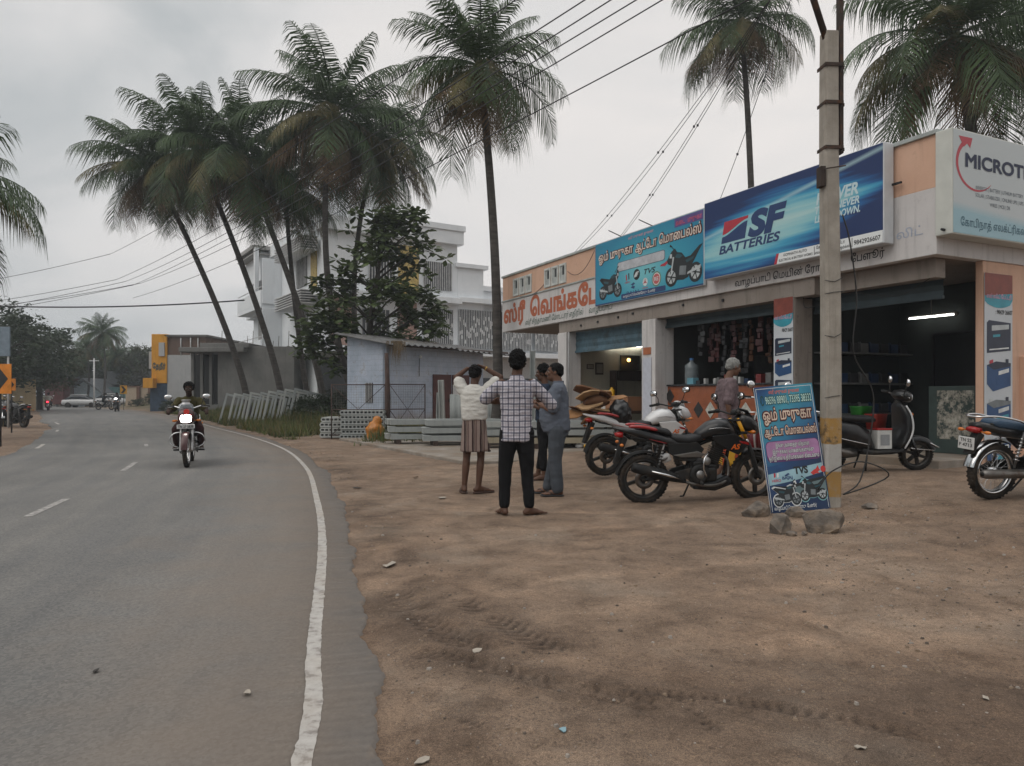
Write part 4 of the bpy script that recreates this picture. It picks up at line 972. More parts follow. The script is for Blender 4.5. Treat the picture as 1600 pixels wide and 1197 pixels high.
def poster(label, P, rz, Q, w_, z0, z1, seq):
    S = thing('poster', label, 'poster', P, rz, 'battery posters on the shop pillars')
    b = MB(Q); b.box(-w_ / 2, w_ / 2, z0, z1, 0, .008); b.build('poster_sheet', POST, S)
    h = z1 - z0; f = lambda poly, m, dz: flat(S, Q, poly, m, .009 + dz, 'print', .001)
    f([(-w_ / 2, z1 - .36), (w_ / 2, z1 - .30), (w_ / 2, z1), (-w_ / 2, z1)], mat('poster_maroon', (.20, .045, .03), .5), 0)
    f([(-w_ / 2, z1 - .42)] + [(-w_ / 2 + w_ * i / 10, z1 - .44 - .07 * math.sin(math.pi * i / 10)) for i in range(1, 10)] + [(w_ / 2, z1 - .38), (w_ / 2, z1 - .28), (-w_ / 2, z1 - .34)], BTC, .002)
    lettering('எஸ் எஃப் பேட்டரி', Q @ Matrix.Translation((0, z1 - .37, 0)), .085, mat('poster_pink', (.55, .28, .40), .5), S, off=.02, width=w_ * .9, z=.014)
    lettering('செல் : 98429 26607', Q @ Matrix.Translation((0.02, z1 - .60, 0)), .09, BLK, S, off=.015, width=w_ * .92, z=.012)
    n_ = len(seq); y = z1 - .70
    for k in seq:
        hh = w_ * .72; battery(S, Q, 0, y - hh / 2, w_ * .86, hh, .010, k); y -= hh + w_ * .12
poster('narrow white battery poster on the pillar behind the leaning board', BW @ Vector((.045, 2.85, 0)), BRZ, MF, .44, .9, 3.02, (0, 1, 0, 3))
poster('wide white battery poster with four blue batteries on the peach corner pillar', BW @ Vector((1.44, .005, 0)), BRZ, MR, .68, .55, 3.12, (0, 1, 2, 2))
S = thing('poster', 'long white paper notice pasted on the middle shop pillar', 'notice', BW @ Vector((.02, 6.80, 0)), BRZ)
b = MB(MF); b.box(-.16, .16, .75, 2.15, 0, .006); b.build('notice_sheet', mat('notice_white', (.46, .48, .54), .6, var=.1, scale=9, bump=.3, bscale=14), S)
b = MB(MF); b.box(-.14, .14, 2.22, 2.38, 0, .006); b.build('orange_label', mat('orange_paper', (.36, .12, .05), .6), S)
S = thing('wall_frame', 'white board with a teal border on the far right end wall', 'board', BW @ Vector((2.62, -.05, 0)), BRZ)
b = MB(MR); b.box(-.5, .5, .6, 1.85, .0, .03); b.build('board_panel', POST, S); b = MB(MR)
b.box(-.42, -.36, .7, 1.75, .03, .036); b.box(.36, .42, .7, 1.75, .03, .036); b.box(-.36, .36, 1.69, 1.75, .03, .036); b.build('board_border', mat('teal_print', (.02, .22, .22), .5), S)

# small clutter: tools, wires and goods that fill the open bays
rng = random.Random(52); CL = [mat('clutter_dark', (.02, .02, .022), .5), mat('clutter_grey', (.12, .12, .12), .5), mat('clutter_blue', (.012, .03, .075), .5), mat('clutter_red', (.16, .02, .02), .5), mat('clutter_white', (.34, .34, .33), .6)]
for k in range(12):
    t_ = 3.4 + k * .2 + rng.uniform(-.05, .05); h_ = rng.uniform(.06, .2); o = in_shop(thing('counter_item', 'small packet or tin standing on the tiled shop counter', 'shop goods', group='small goods on the counter')); b = MB()
    if k % 3: b.box(.5, .5 + rng.uniform(.08, .2), t_, t_ + rng.uniform(.06, .14), 1.541, 1.541 + h_)
    else: b.lathe([(0, 1.541), (.045, 1.541), (.045, 1.541 + h_ * .8), (.03, 1.541 + h_), (0, 1.541 + h_)], 12, M=Matrix.Translation((.6, t_, 0)))
    b.build('goods_body', rng.choice(CL), o, bevel=.004)
for k, (z_, lb) in enumerate(((.95, 'lower'), (1.5, 'middle'), (2.05, 'upper'))):
    o = in_shop(thing('wall_shelf', lb + ' wall shelf of batteries along the left side of the battery shop', 'shelf', group='battery shelves')); b = MB(); b.box(.7, 2.95, 2.45, 2.77, z_, z_ + .03); b.build('shelf_board', CL[1], o)
    for q in range(8):
        c_ = .78 + q * .27; b = MB(); b.box(c_, c_ + .2, 2.5, 2.68, z_ + .031, z_ + .2); b.box(c_ + .03, c_ + .06, 2.55, 2.6, z_ + .2, z_ + .23); b.build('battery', CL[(0, 2, 0, 1, 2)[q % 5]], o, bevel=.008)
b = MB(); b.tube(spline([(.2, 2.55, 3.0), (.15, 2.4, 2.8), (.2, 1.6, 2.95), (.25, .8, 2.82), (.3, .3, 3.02)], 5), .006, 5); o = in_shop(b.build('slack_cable', DKMET)); tag(o, 'slack black cable drooping under the lintel of the battery shop', 'cable')
b = MB(); b.tube([(.05, 10.3, 3.0), (.02, 10.3, .4)], .02, 6); o = in_shop(b.build('drain_pipe', mat('grey_pvc', (.30, .30, .30), .5))); tag(o, 'thin grey pipe running down the leftmost shop pillar', 'pipe')
# ------------------------------------------------------------------ vehicles
RUB = mat('tyre_rubber', (.014, .013, .012), .85, spec=.2, dirt=(.060, .045, .034), dscale=9, dlo=.42, dhi=.75, bump=.3, bscale=80)
GLB = mat('gloss_black', (.008, .008, .009), .30, spec=.4, coat=.15, dirt=(.030, .026, .022), dscale=5, dlo=.5, dhi=.85)
MTB = mat('matt_black', (.010, .010, .010), .6, spec=.3, dirt=(.04, .032, .025), dscale=7, dlo=.5, dhi=.8)
CHR = mat('chrome', (.62, .62, .62), .18, 1.0, var=.1)
ALU = mat('cast_alloy', (.30, .30, .30), .38, .8, dirt=(.11, .085, .065), dscale=9)
ALD = mat('dark_alloy', (.030, .029, .028), .45, .5, dirt=(.075, .058, .045), dscale=9)
STL = mat('exhaust_steel', (.16, .15, .14), .4, .8, dirt=(.08, .055, .04), dscale=8)
SEATB = mat('seat_vinyl', (.012, .012, .013), .5, spec=.3, bump=.2, bscale=120)
LENSR = mat('red_lens', (.30, .008, .008), .15, var=.05); LENSO = mat('amber_lens', (.50, .14, .01), .2, var=.05); LENSC = mat('clear_lens', (.55, .57, .58), .08, var=.05)
MIRR = mat('mirror_glass', (.75, .76, .78), .03, 1.0, var=.02)
PLATE = mat('plate_white', (.55, .55, .54), .5, var=.06)
REDB = mat('red_paint', (.32, .012, .012), .25, coat=.4); YELF = mat('yellow_fork', (.70, .33, .01), .35); ORG = mat('orange_decal', (.62, .12, .01), .4)
WHB = mat('white_paint', (.58, .58, .58), .25, coat=.4, var=.05)
def arc_strip(r, w_, a0, a1, n=14, th=.006, c=(0, 0, 0), lip=.012):
    """curved mudguard: arc in xz plane around c with rounded section"""
    b = []
    f = []
    sec = [(-w_ / 2, -lip), (-w_ / 2 * .9, -.002), (-w_ / 4, th), (w_ / 4, th), (w_ / 2 * .9, -.002), (w_ / 2, -lip)]
    k = len(sec)
    for i in range(n + 1):
        a = R(a0 + (a1 - a0) * i / n)
        for y, dr in sec: b.append((c[0] + (r + dr) * math.cos(a), c[1] + y, c[2] + (r + dr) * math.sin(a)))
        for y, dr in sec: b.append((c[0] + (r + dr - .004) * math.cos(a), c[1] + y * .97, c[2] + (r + dr - .004) * math.sin(a)))
    for i in range(n):
        o, o2 = i * 2 * k, (i + 1) * 2 * k
        for j in range(k - 1): f.append((o + j, o + j + 1, o2 + j + 1, o2 + j)); f.append((o + k + j + 1, o + k + j, o2 + k + j, o2 + k + j + 1))
    return b, f
def wheel(parent, x, R_, w_, M=None, style='alloy', rim_m=None, n=5, disc=True):
    T = Matrix.Translation((x, 0, R_)); T = (M @ T) if M is not None else T
    ri = R_ * .74
    b = MB(T)
    b.lathe([(ri, -w_ * .42), (ri + .012, -w_ * .44), (ri + .012, -w_ * .36), (ri - .006, -w_ * .3), (ri - .012, 0), (ri - .006, w_ * .3), (ri + .012, w_ * .36), (ri + .012, w_ * .44), (ri, w_ * .42), (ri - .022, w_ * .25), (ri - .026, 0), (ri - .022, -w_ * .25)], 40, axis='y', closed=True)
    b.lathe([(0, -w_ * .55), (.035, -w_ * .55), (.045, -w_ * .3), (.045, w_ * .3), (.035, w_ * .55), (0, w_ * .55)], 16, axis='y')
    if style == 'alloy':
        for i in range(n):
            a = 2 * math.pi * i / n + .3; Q = Matrix.Rotation(a, 4, 'Y')
            for dy in (-.012, .012):
                v = [(.03, dy - .010, -.022), (.03, dy + .010, -.022), (.03, dy + .010, .022), (.03, dy - .010, .022), (ri - .01, dy * 1.6 - .008, -.016), (ri - .01, dy * 1.6 + .008, -.016), (ri - .01, dy * 1.6 + .008, .016), (ri - .01, dy * 1.6 - .008, .016)]
                b.add(v, [(0, 1, 2, 3), (7, 6, 5, 4), (0, 4, 5, 1), (1, 5, 6, 2), (2, 6, 7, 3), (3, 7, 4, 0)], M=T @ Q)
    else:
        for i in range(28):
            a = 2 * math.pi * i / 28; sd_ = 1 if i % 2 else -1; a2 = a + (.28 if i % 4 < 2 else -.28)
            b.tube([(.04 * math.cos(a2), sd_ * w_ * .35, .04 * math.sin(a2)), ((ri - .012) * math.cos(a), 0, (ri - .012) * math.sin(a))], .0022, 4, caps=False)
    wh = b.build('wheel', rim_m or ALD, parent)
    b = MB(T)
    pr = [(ri + .010, -w_ * .40), (R_ * .86, -w_ * .52), (R_ * .94, -w_ * .46), (R_ * .985, -w_ * .26), (R_, 0), (R_ * .985, w_ * .26), (R_ * .94, w_ * .46), (R_ * .86, w_ * .52), (ri + .010, w_ * .40)]
    b.lathe(pr, 48, axis='y')
    for i in range(40):
        a = 2 * math.pi * i / 40; Q = T @ Matrix.Rotation(a, 4, 'Y')
        for s_ in (-1, 1): b.cbox((R_ * .982, s_ * w_ * .25, 0), (.012, w_ * .30, .018), Matrix.Rotation(s_ * .5, 4, 'X'), M=Q)
    b.build('tyre', RUB, wh)
    if disc:
        b = MB(T); b.lathe([(.05, -w_ * .62), (.115, -w_ * .62), (.115, -w_ * .66), (.05, -w_ * .66)], 28, axis='y', closed=True); b.build('brake_disc', STL, wh)
    return wh
def make_motorcycle(label, body=GLB, accent=REDB, style='sport', steer=0, seat=SEATB, fork_m=None, rim=None, loc=(0, 0, 0), rz=0, lean=0, lit=False, plate=None, group=None, flare=True):
    root = thing('motorcycle', label, 'motorcycle', loc, rz, group); root.rotation_euler = (lean, 0, rz)
    sport = style == 'sport'; Rw = .305; wb = .675; tw = .11 if sport else .085
    P = lambda b, nm_, m_, bev=0: b.build(nm_, m_, root, bevel=bev)
    wheel(root, -wb, Rw, tw * 1.1, style='alloy' if sport else 'wire', rim_m=rim, disc=sport)
    ax = Vector((-.40, 0, .917)); pv = Vector((.47, 0, .90))
    F = Matrix.Translation(pv) @ Matrix.Rotation(steer, 4, ax) @ Matrix.Translation(-pv)
    wheel(root, wb, Rw, tw * .9, M=F, style='alloy' if sport else 'wire', rim_m=rim)
    # forks, clamps, bars
    for s in (-1, 1):
        b = MB(F); b.tube([(.43, s * .095, 1.0), (.535, s * .095, .76)], .022, 10); b.build('fork_tube', fork_m or CHR, root)
        b = MB(F); b.tube([(.535, s * .095, .76), (.565, s * .095, .69)], .016, 10); b.cm = 1; b.tube([(.565, s * .095, .69), (.60, s * .095, .58), (.675, s * .095, .305), (.70, s * .095, .28)], [.022, .028, .026, .02], 10); b.build('fork_leg', [CHR, MTB if sport else ALU], root)
    b = MB(F); b.cbox((.44, 0, .985), (.07, .24, .025)); b.cbox((.505, 0, .83), (.08, .24, .035)); b.tube([(.42, 0, 1.0), (.50, 0, .80)], .03, 10); P(b, 'fork_clamp', MTB, .006)
    hb = [(.30, -.37, 1.08), (.36, -.24, 1.10), (.43, -.10, 1.06), (.44, 0, 1.05), (.43, .10, 1.06), (.36, .24, 1.10), (.30, .37, 1.08)]
    b = MB(F); b.tube(spline(hb, 4), .012, 8); bar = b.build('handlebar', MTB if sport else CHR, root)
    for s in (-1, 1):
        b = MB(F); b.tube([(.30, s * .37, 1.08), (.345, s * .27, 1.095)], .019, 10); b.tube([(.345, s * .265, 1.095), (.365, s * .225, 1.10)], .026, 8); b.build('grip', MTB, bar)
        b = MB(F); b.tube([(.375, s * .23, 1.09), (.40, s * .28, 1.085), (.365, s * .38, 1.07)], .006, 6); b.build('brake_lever', ALU, bar)
        b = MB(F); b.tube([(.36, s * .23, 1.10), (.38, s * .26, 1.19), (.36, s * .30, 1.25)], .006, 6); mr = b.build('mirror', MTB, root)
        b = MB(F); b.loft([(.375, s * .325, 1.27, .03, .02), (.372, s * .325, 1.27, .066, .042), (.352, s * .325, 1.272, .070, .046)], 16, 2.6)
        b.build('mirror_shell', MTB if sport else CHR, mr)
        b = MB(F); b.loft([(.351, s * .325, 1.272, .062, .038), (.3495, s * .325, 1.272, .062, .038)], 16, 2.6); b.build('mirror_glass', MIRR, mr)
    # head lamp, instruments
    if sport:
        b = MB(F); b.loft([(.74, 0, .87, .03, .03), (.71, 0, .88, .10, .08), (.62, 0, .92, .14, .11), (.52, 0, .96, .12, .10), (.47, 0, .97, .08, .06)], 18, 2.6); b.tube([(.66, 0, 1.0), (.58, 0, 1.09), (.50, 0, 1.12)], [.05, .08, .05], 10, flat=.25); hl = P(b, 'headlight_cowl', body)
        b = MB(F); b.loft([(.752, 0, .875, .04, .035), (.728, 0, .885, .085, .062), (.70, 0, .89, .09, .068)], 16, 3); b.build('headlight', LENSC, hl)
    else:
        b = MB(F); b.loft([(.655, 0, .88, .105, .085), (.62, 0, .90, .14, .125), (.54, 0, .94, .13, .13), (.46, 0, .97, .09, .08)], 18, 3.2); hl = P(b, 'headlight_cowl', accent)
        b = MB(F); b.loft([(.665, 0, .875, .09, .068), (.64, 0, .88, .098, .075)], 16, 3.5); b.build('headlight', mat('headlight_lit', (1, .95, .88), emit=22, var=0) if lit else LENSC, hl)
        b = MB(F); b.loft([(.60, 0, 1.00, .13, .01), (.55, 0, 1.05, .13, .008), (.50, 0, 1.13, .09, .006)], 14, 3); b.build('windscreen', mat('smoked_visor', (.05, .06, .07), .08, alpha=.7), hl)
        if plate: 
            b = MB(F); b.cbox((.685, 0, .735), (.006, .30, .075)); pl = b.build('number_plate', PLATE, root, bevel=.004)
            lettering(plate, F @ Matrix.Translation((.690, 0, .712)) @ Matrix(((0, 0, 1, 0), (1, 0, 0, 0), (0, 1, 0, 0), (0, 0, 0, 1))), .065, BLK, pl, off=.03, width=.26, z=.001)
    b = MB(F); b.loft([(.50, 0, 1.07, .06, .03), (.45, 0, 1.08, .07, .035), (.42, 0, 1.075, .05, .02)], 12, 3); P(b, 'instrument_panel', MTB)
    b = MB(F); v, f = arc_strip(Rw + .022, .12, 25 if sport else 5, 118 if sport else 150, c=(wb, 0, Rw)); b.add(v, f, True); 
    for s in (-1, 1): b.tube([(wb - .12, s * .06, Rw + .30), (wb - .07, s * .09, .52)], .008, 6)
    P(b, 'front_mudguard', GLB if sport else accent)
    for s in (-1, 1):
        b = MB(F); b.tube([(.56, s * .10, .84), (.56, s * .17, .84)], .008, 6); b.ell((.565, s * .20, .84), (.03, .045, .022), 10); b.build('indicator', LENSO, root)
    # tank
    b = MB()
    b.loft([(-.06, 0, .80, .05, .03), (-.01, 0, .82, .10, .065), (.10, 0, .87, .14, .10), (.22, 0, .895, .165, .115), (.33, 0, .89, .155, .115), (.41, 0, .85, .11, .09), (.46, 0, .83, .05, .05)], 20, 2.5)
    tk = P(b, 'fuel_tank', body); b = MB(); b.lathe([(0, 1.012), (.045, 1.010), (.045, .99)], 16, M=Matrix.Translation((.25, 0, 0))); b.build('fuel_cap', ALU, tk)
    for s in (-1, 1):
        if sport:
            b = MB(); b.prism([(.12, .82), (.40, .84), (.58, .72), (.44, .58), (.28, .66), (.16, .74)], s * .135, s * .165); b.build('tank_shroud', body, tk, bevel=.012)
            b = MB(); b.prism([(.44, .755), (.55, .735), (.565, .70), (.47, .725)], s * .166, s * .169); b.build('decal', accent, tk)
            lettering('AS', Matrix.Translation((.40, s * .170, .655)) @ Matrix(((-s, 0, 0, 0), (0, 0, s, 0), (0, 1, 0, 0), (0, 0, 0, 1))), .085, ORG, tk, off=.04, shear=.3, z=.001)
            b = MB(); b.tube(spline([(.08, s * .146, .90), (.2, s * .170, .915), (.34, s * .160, .90)], 5), [.002] + [.007] * 9 + [.002], 6, flat=.4) ; b.build('decal', CHR, tk)
        else:
            b = MB(); b.prism([(-.02, .86), (.30, .87), (.36, .84), (.05, .80)], s * .148, s * .168); b.build('decal', accent if accent is not body else CHR, tk, bevel=.004)
        b = MB(); b.prism([(-.40, .74), (-.05, .75), (.04, .66), (-.06, .52), (-.24, .52), (-.38, .62)], s * .10, s * .135); sp_ = b.build('side_panel', body if not sport else MTB, root, bevel=.012)
    # seats and tail
    if sport:
        b = MB(); b.loft([(-.36, 0, .815, .09, .03), (-.30, 0, .79, .13, .05), (-.15, 0, .765, .145, .05), (.0, 0, .785, .12, .055), (.06, 0, .81, .07, .045)], 18, 3); P(b, 'seat', seat)
        b = MB(); b.loft([(-.76, 0, .955, .05, .012), (-.68, 0, .935, .085, .03), (-.5, 0, .895, .105, .035), (-.37, 0, .855, .11, .045), (-.34, 0, .84, .09, .03)], 16, 3); P(b, 'pillion_seat', seat)
        b = MB(); b.loft([(-1.04, 0, .935, .03, .012), (-.92, 0, .905, .075, .03), (-.72, 0, .86, .115, .055), (-.5, 0, .79, .135, .075), (-.30, 0, .735, .13, .06), (-.22, 0, .72, .1, .03)], 18, 2.6); tl = P(b, 'tail_cowl', body)
        for s in (-1, 1):
            b = MB(); b.tube(spline([(-.86, s * .112, .955), (-.68, s * .138, .945), (-.52, s * .148, .905)], 5), [.008] + [.020] * 9 + [.006], 8); b.build('grab_rail', accent, tl)
            b = MB(); b.tube([(-.62, s * .135, .80), (-.42, s * .142, .745)], [.006, .016], 6, flat=.3); b.build('decal', accent, tl)
    else:
        b = MB(); b.loft([(-.80, 0, .83, .08, .025), (-.74, 0, .825, .125, .05), (-.5, 0, .80, .135, .055), (-.25, 0, .775, .135, .055), (-.02, 0, .79, .11, .06), (.03, 0, .81, .07, .05)], 18, 3.2); P(b, 'seat', seat)
        b = MB(); b.loft([(-.97, 0, .80, .05, .03), (-.88, 0, .785, .09, .05), (-.65, 0, .74, .125, .06), (-.35, 0, .70, .13, .06), (-.22, 0, .69, .1, .03)], 18, 2.8); tl = P(b, 'tail_cowl', body)
        b = MB(); pts = [(-.36, -.15, .78), (-.55, -.165, .86), (-.80, -.14, .905), (-.97, -.09, .90), (-1.0, 0, .895), (-.97, .09, .90), (-.80, .14, .905), (-.55, .165, .86), (-.36, .15, .78)]
        b.tube(spline(pts, 4), .011, 8); P(b, 'grab_rail', CHR)
    b = MB(); b.loft([(-1.01, 0, .85 if sport else .76, .055, .02), (-.97, 0, .85 if sport else .755, .07, .035), (-.92, 0, .85 if sport else .755, .07, .04)], 14, 3)
    b.build('taillight', mat('taillight_lit', (1, .02, .04), emit=14, var=0) if lit == 'tail' else LENSR, root)
    b = MB(); b.prism([(-.93, .84 if sport else .74), (-.86, .80 if sport else .70), (-.985, .50), (-1.04, .50)], -.05, .05); P(b, 'rear_mudguard', MTB, .01)
    for s in (-1, 1):
        b = MB(); b.tube([(-.93, s * .04, .74), (-.95, s * .14, .74)], .007, 6); b.ell((-.955, s * .165, .74), (.025, .04, .02), 10); b.build('indicator', LENSO, root)
    if plate and not lit:
        b = MB(); b.cbox((-1.045, 0, .615), (.008, .20, .13)); pl = b.build('number_plate', PLATE, root, bevel=.006)
        q = Matrix(((0, 0, -1, 0), (-1, 0, 0, 0), (0, 1, 0, 0), (0, 0, 0, 1)))
        pa = plate.split('/')
        for i, s_ in enumerate(pa): lettering(s_, Matrix.Translation((-1.051, 0, .63 - .05 * i)) @ q, .05, BLK, pl, off=.02, width=.14 if i == 0 else .16, z=.001)
    v, f = arc_strip(Rw + .03, .13, 62, 170, c=(-wb, 0, Rw)); b = MB(); b.add(v, f, True); P(b, 'wheel_hugger', MTB if sport else CHR if style == 'commuter' else body)
    # frame, swingarm, springs
    b = MB()
    b.tube([(.48, 0, .88), (.36, 0, .62), (.30, 0, .30)], .022, 8); b.tube([(.47, 0, .84), (.1, 0, .74), (-.1, 0, .66)], .026, 8)
    for s in (-1, 1):
        b.tube([(-.06, s * .07, .72), (-.14, s * .09, .36), (.0, s * .08, .26), (.30, s * .05, .28)], .016, 8); b.tube([(-.06, s * .08, .70), (-.5, s * .09, .76), (-.82, s * .07, .82)], .014, 8)
        b.tube([(-.12, s * .10, .36), (-wb, s * .10, Rw)], .02, 8)
    P(b, 'frame', MTB)
    for s in (-1, 1):
        b = MB(); b.tube([(-.44, s * .13, .74), (-.54, s * .13, .36)], .012, 8); b.cm = 1
        hx = [( -.455 - .07 * i / 60 + .0, s * .13 + .026 * math.sin(i * .75), .69 - .26 * i / 60 + 0) for i in range(61)]
        hx = [(x_ + .026 * math.cos(i * .75), y_, z_) for i, (x_, y_, z_) in enumerate(hx)]
        b.tube(hx, .006, 5); b.build('shock_absorber', [ALU, CHR if not sport else MTB], root)
    # engine
    b = MB(); b.box(-.14, .20, -.12, .12, .26, .44); b.box(-.10, .10, -.115, .115, .44, .52); b.box(.08, .24, -.085, .085, .40, .48); en = P(b, 'engine', ALD if sport else ALU, .03)
    b = MB(); Q = Matrix.Translation((.16, 0, .46)) @ Matrix.Rotation(R(22), 4, 'Y')
    for k in range(8): b.box(-.085, .085, -.09, .09, .02 + k * .024, .031 + k * .024, M=Q)
    b.box(-.055, .055, -.06, .06, 0, .25, M=Q); b.box(-.07, .07, -.075, .075, .215, .27, M=Q); b.build('cylinder', ALD if sport else ALU, en)
    for s in (-1, 1):
        b = MB(Matrix.Translation((-.02, s * .12, .36))); b.lathe([(.125, 0), (.12, s * .03), (.09, s * .045), (.055, s * .048), (.05, s * .04), (0, s * .04)], 26, axis='y'); b.build('clutch_cover', MTB if sport else ALU, en)
        b = MB(Matrix.Translation((-.02, s * .12, .36))); b.lathe([(.05, s * .046), (.045, s * .054), (0, s * .056)], 20, axis='y'); b.build('cover_badge', ALU, en)
        b = MB(); b.tube([(-.02, s * .10, .27), (-.02, s * .26, .27)], .011, 8); b.tube([(-.02, s * .17, .27), (-.02, s * .27, .27)], .018, 8); b.tube([(-.28, s * .10, .36), (-.30, s * .24, .36)], .012, 8); b.build('footrest', MTB, root)
        b = MB(); b.prism([(-.12, .44), (.0, .40), (-.18, .30), (-.34, .36), (-.30, .40)], s * .115, s * .130); b.build('footrest_plate', ALD, root, bevel=.006)
    b = MB(); b.tube(spline([(.24, -.03, .60), (.34, -.04, .50), (.33, -.07, .30), (.20, -.12, .225), (-.05, -.15, .235), (-.26, -.165, .30)], 5), .019, 10); P(b, 'exhaust_pipe', STL if sport else CHR)
    if sport:
        b = MB(); b.tube([(-.20, -.165, .285), (-.32, -.175, .33), (-.50, -.185, .385), (-.80, -.195, .47), (-.84, -.196, .48)], [.024, .05, .066, .06, .05], 18); mu = P(b, 'muffler', MTB)
        b = MB(); b.tube([(-.27, -.205, .32), (-.42, -.226, .375), (-.62, -.240, .432)], [.018, .044, .030], 12, flat=.5); b.build('heat_shield', CHR, mu)
        b = MB(); b.tube(spline([(.10, -.10, .62), (.03, -.17, .55), (.015, -.18, .44), (.05, -.17, .34)], 5), .011, 8); b.build('leg_guard', CHR, root)
        b = MB(); b.prism([(-.34, .60), (-.05, .64), (.05, .60), (-.02, .565), (-.25, .57)], -.155, -.125); b.build('side_trim', STL, root, bevel=.01)
        b = MB(Matrix.Translation((.06, -.135, .52))); b.lathe([(.05, 0), (.05, -.03), (.035, -.045), (0, -.045)], 16, axis='y'); b.build('cylinder_cover', ALU, en)
        b = MB(); b.prism([(.34, .34), (.40, .22), (.18, .14), (-.10, .17), (-.06, .24), (.14, .26)], -.10, .10); P(b, 'belly_pan', body, .03)
    else:
        b = MB(); b.tube([(-.18, -.16, .27), (-.28, -.17, .29), (-.36, -.175, .30), (-.95, -.185, .315), (-1.0, -.186, .315)], [.022, .038, .046, .05, .038], 18); mu = P(b, 'muffler', STL)
        b = MB(); b.tube([(-1.0, -.186, .315), (-1.004, -.186, .315)], [.022, .022], 12); b.build('muffler_tip', MTB, mu)
        pts = spline([(.40, 0, .34), (.42, -.20, .36), (.40, -.30, .46), (.42, -.22, .60), (.42, 0, .62)], 5)
        b = MB(); b.tube(pts, .012, 8); b.tube([(p.x, -p.y, p.z) for p in pts], .012, 8); P(b, 'crash_guard', CHR)
        b = MB(); b.prism([(-.62, .40), (-.06, .44), (-.06, .30), (-.62, .24), (-.72, .27), (-.74, .34)], .085, .115); P(b, 'chain_cover', MTB, .012)
    b = MB(); b.tube([(-.06, .12, .26), (-.12, .26, .02), (-.16, .28, .012)] if lean else [(-.06, .12, .25), (-.30, .135, .21)], .011, 8); P(b, 'kickstand', MTB)
    return root
def make_scooter(label, body=GLB, loc=(0, 0, 0), rz=0, lean=0, group=None, steer=0, rim=None):
    root = thing('scooter', label, 'scooter', loc, rz, group); root.rotation_euler = (lean, 0, rz)
    Rw = .225; P = lambda b, nm_, m_, bev=0: b.build(nm_, m_, root, bevel=bev)
    wheel(root, -.60, Rw, .10, n=6, disc=False, rim_m=rim or ALD)
    ax = Vector((-.42, 0, .907)); pv = Vector((.42, 0, .8)); F = Matrix.Translation(pv) @ Matrix.Rotation(steer, 4, ax) @ Matrix.Translation(-pv)
    wheel(root, .65, Rw, .095, M=F, n=6, disc=False, rim_m=rim or ALD)
    b = MB(F); v, f = arc_strip(Rw + .035, .15, 20, 165, c=(.65, 0, Rw), lip=.05); b.add(v, f, True); b.tube([(.46, 0, .72), (.55, .07, .45), (.65, .075, .22)], .02, 8); b.tube([(.55, -.07, .45), (.65, -.075, .22)], .02, 8); P(b, 'front_mudguard', body)
    b = MB(F); b.tube([(.93, -.06, .335), (.80, -.085, .40)], .008, 6); b.tube([(.86, -.08, .30), (.60, -.083, .315), (.52, -.08, .33)], .007, 6); P(b, 'mudguard_trim', CHR)
    # leg shield: lofted apron
    b = MB(); b.loft([(.30, .30, 0, .03, .17), (.42, .385, 0, .05, .20), (.60, .44, 0, .06, .215), (.78, .425, 0, .065, .20), (.90, .385, 0, .055, .15), (.96, .37, 0, .03, .09)], 20, 3, axis='z'); ap_ = P(b, 'leg_shield', body)
    for s in (-1, 1):
        b = MB(); b.tube(spline([(.36, s * .205, .33), (.43, s * .232, .50), (.45, s * .238, .64), (.43, s * .215, .80), (.39, s * .155, .92)], 5), .011, 8); b.build('shield_trim', mat('pale_trim', (.55, .56, .56), .3), ap_)
    b = MB(); b.loft([(.36, 0, .30, .2, .03), (.2, 0, .275, .19, .03), (-.05, 0, .27, .19, .035), (-.20, 0, .29, .17, .05)], 14, 5); P(b, 'footboard', MTB)
    b = MB(); b.loft([(-.02, 0, .33, .11, .07), (-.10, 0, .42, .16, .17), (-.30, 0, .50, .185, .20), (-.55, 0, .545, .19, .18), (-.80, 0, .58, .155, .13), (-.95, 0, .60, .09, .07), (-.98, 0, .60, .05, .04)], 20, 2.7); bd = P(b, 'rear_body', body)
    for s in (-1, 1):
        b = MB(); b.tube(spline([(-.12, s * .172, .38), (-.4, s * .197, .44), (-.75, s * .165, .52)], 5), .007, 6); b.build('body_trim', CHR, bd)
    b = MB(); b.loft([(.0, 0, .715, .09, .03), (-.06, 0, .725, .135, .05), (-.3, 0, .73, .15, .05), (-.6, 0, .755, .145, .05), (-.78, 0, .765, .10, .035), (-.82, 0, .765, .06, .015)], 18, 3.2); P(b, 'seat', SEATB)
    b = MB(); b.tube(spline([(-.60, -.15, .76), (-.82, -.14, .83), (-.95, 0, .84), (-.82, .14, .83), (-.60, .15, .76)], 4), .012, 8); P(b, 'grab_rail', CHR)
    b = MB(); b.loft([(-1.0, 0, .60, .05, .03), (-.97, 0, .60, .075, .045)], 14, 3); P(b, 'taillight', LENSR)
    b = MB(F); b.loft([(.52, 0, 1.03, .06, .04), (.49, 0, 1.035, .13, .075), (.42, 0, 1.05, .17, .085), (.35, 0, 1.06, .15, .07), (.30, 0, 1.06, .09, .03)], 18, 2.6); hc = P(b, 'handlebar_cowl', body)
    b = MB(F); b.loft([(.535, 0, 1.03, .05, .03), (.515, 0, 1.033, .095, .052), (.485, 0, 1.036, .10, .056)], 14, 3); b.build('headlight', LENSC, hc)
    b = MB(F); b.tube([(.30, -.36, 1.08), (.34, -.16, 1.07), (.34, .16, 1.07), (.30, .36, 1.08)], .013, 8); hb_ = P(b, 'handlebar', CHR)
    b = MB(F); b.tube([(.36, 0, 1.0), (.42, 0, .85)], .05, 10); b.build('steering_column', MTB, hb_)
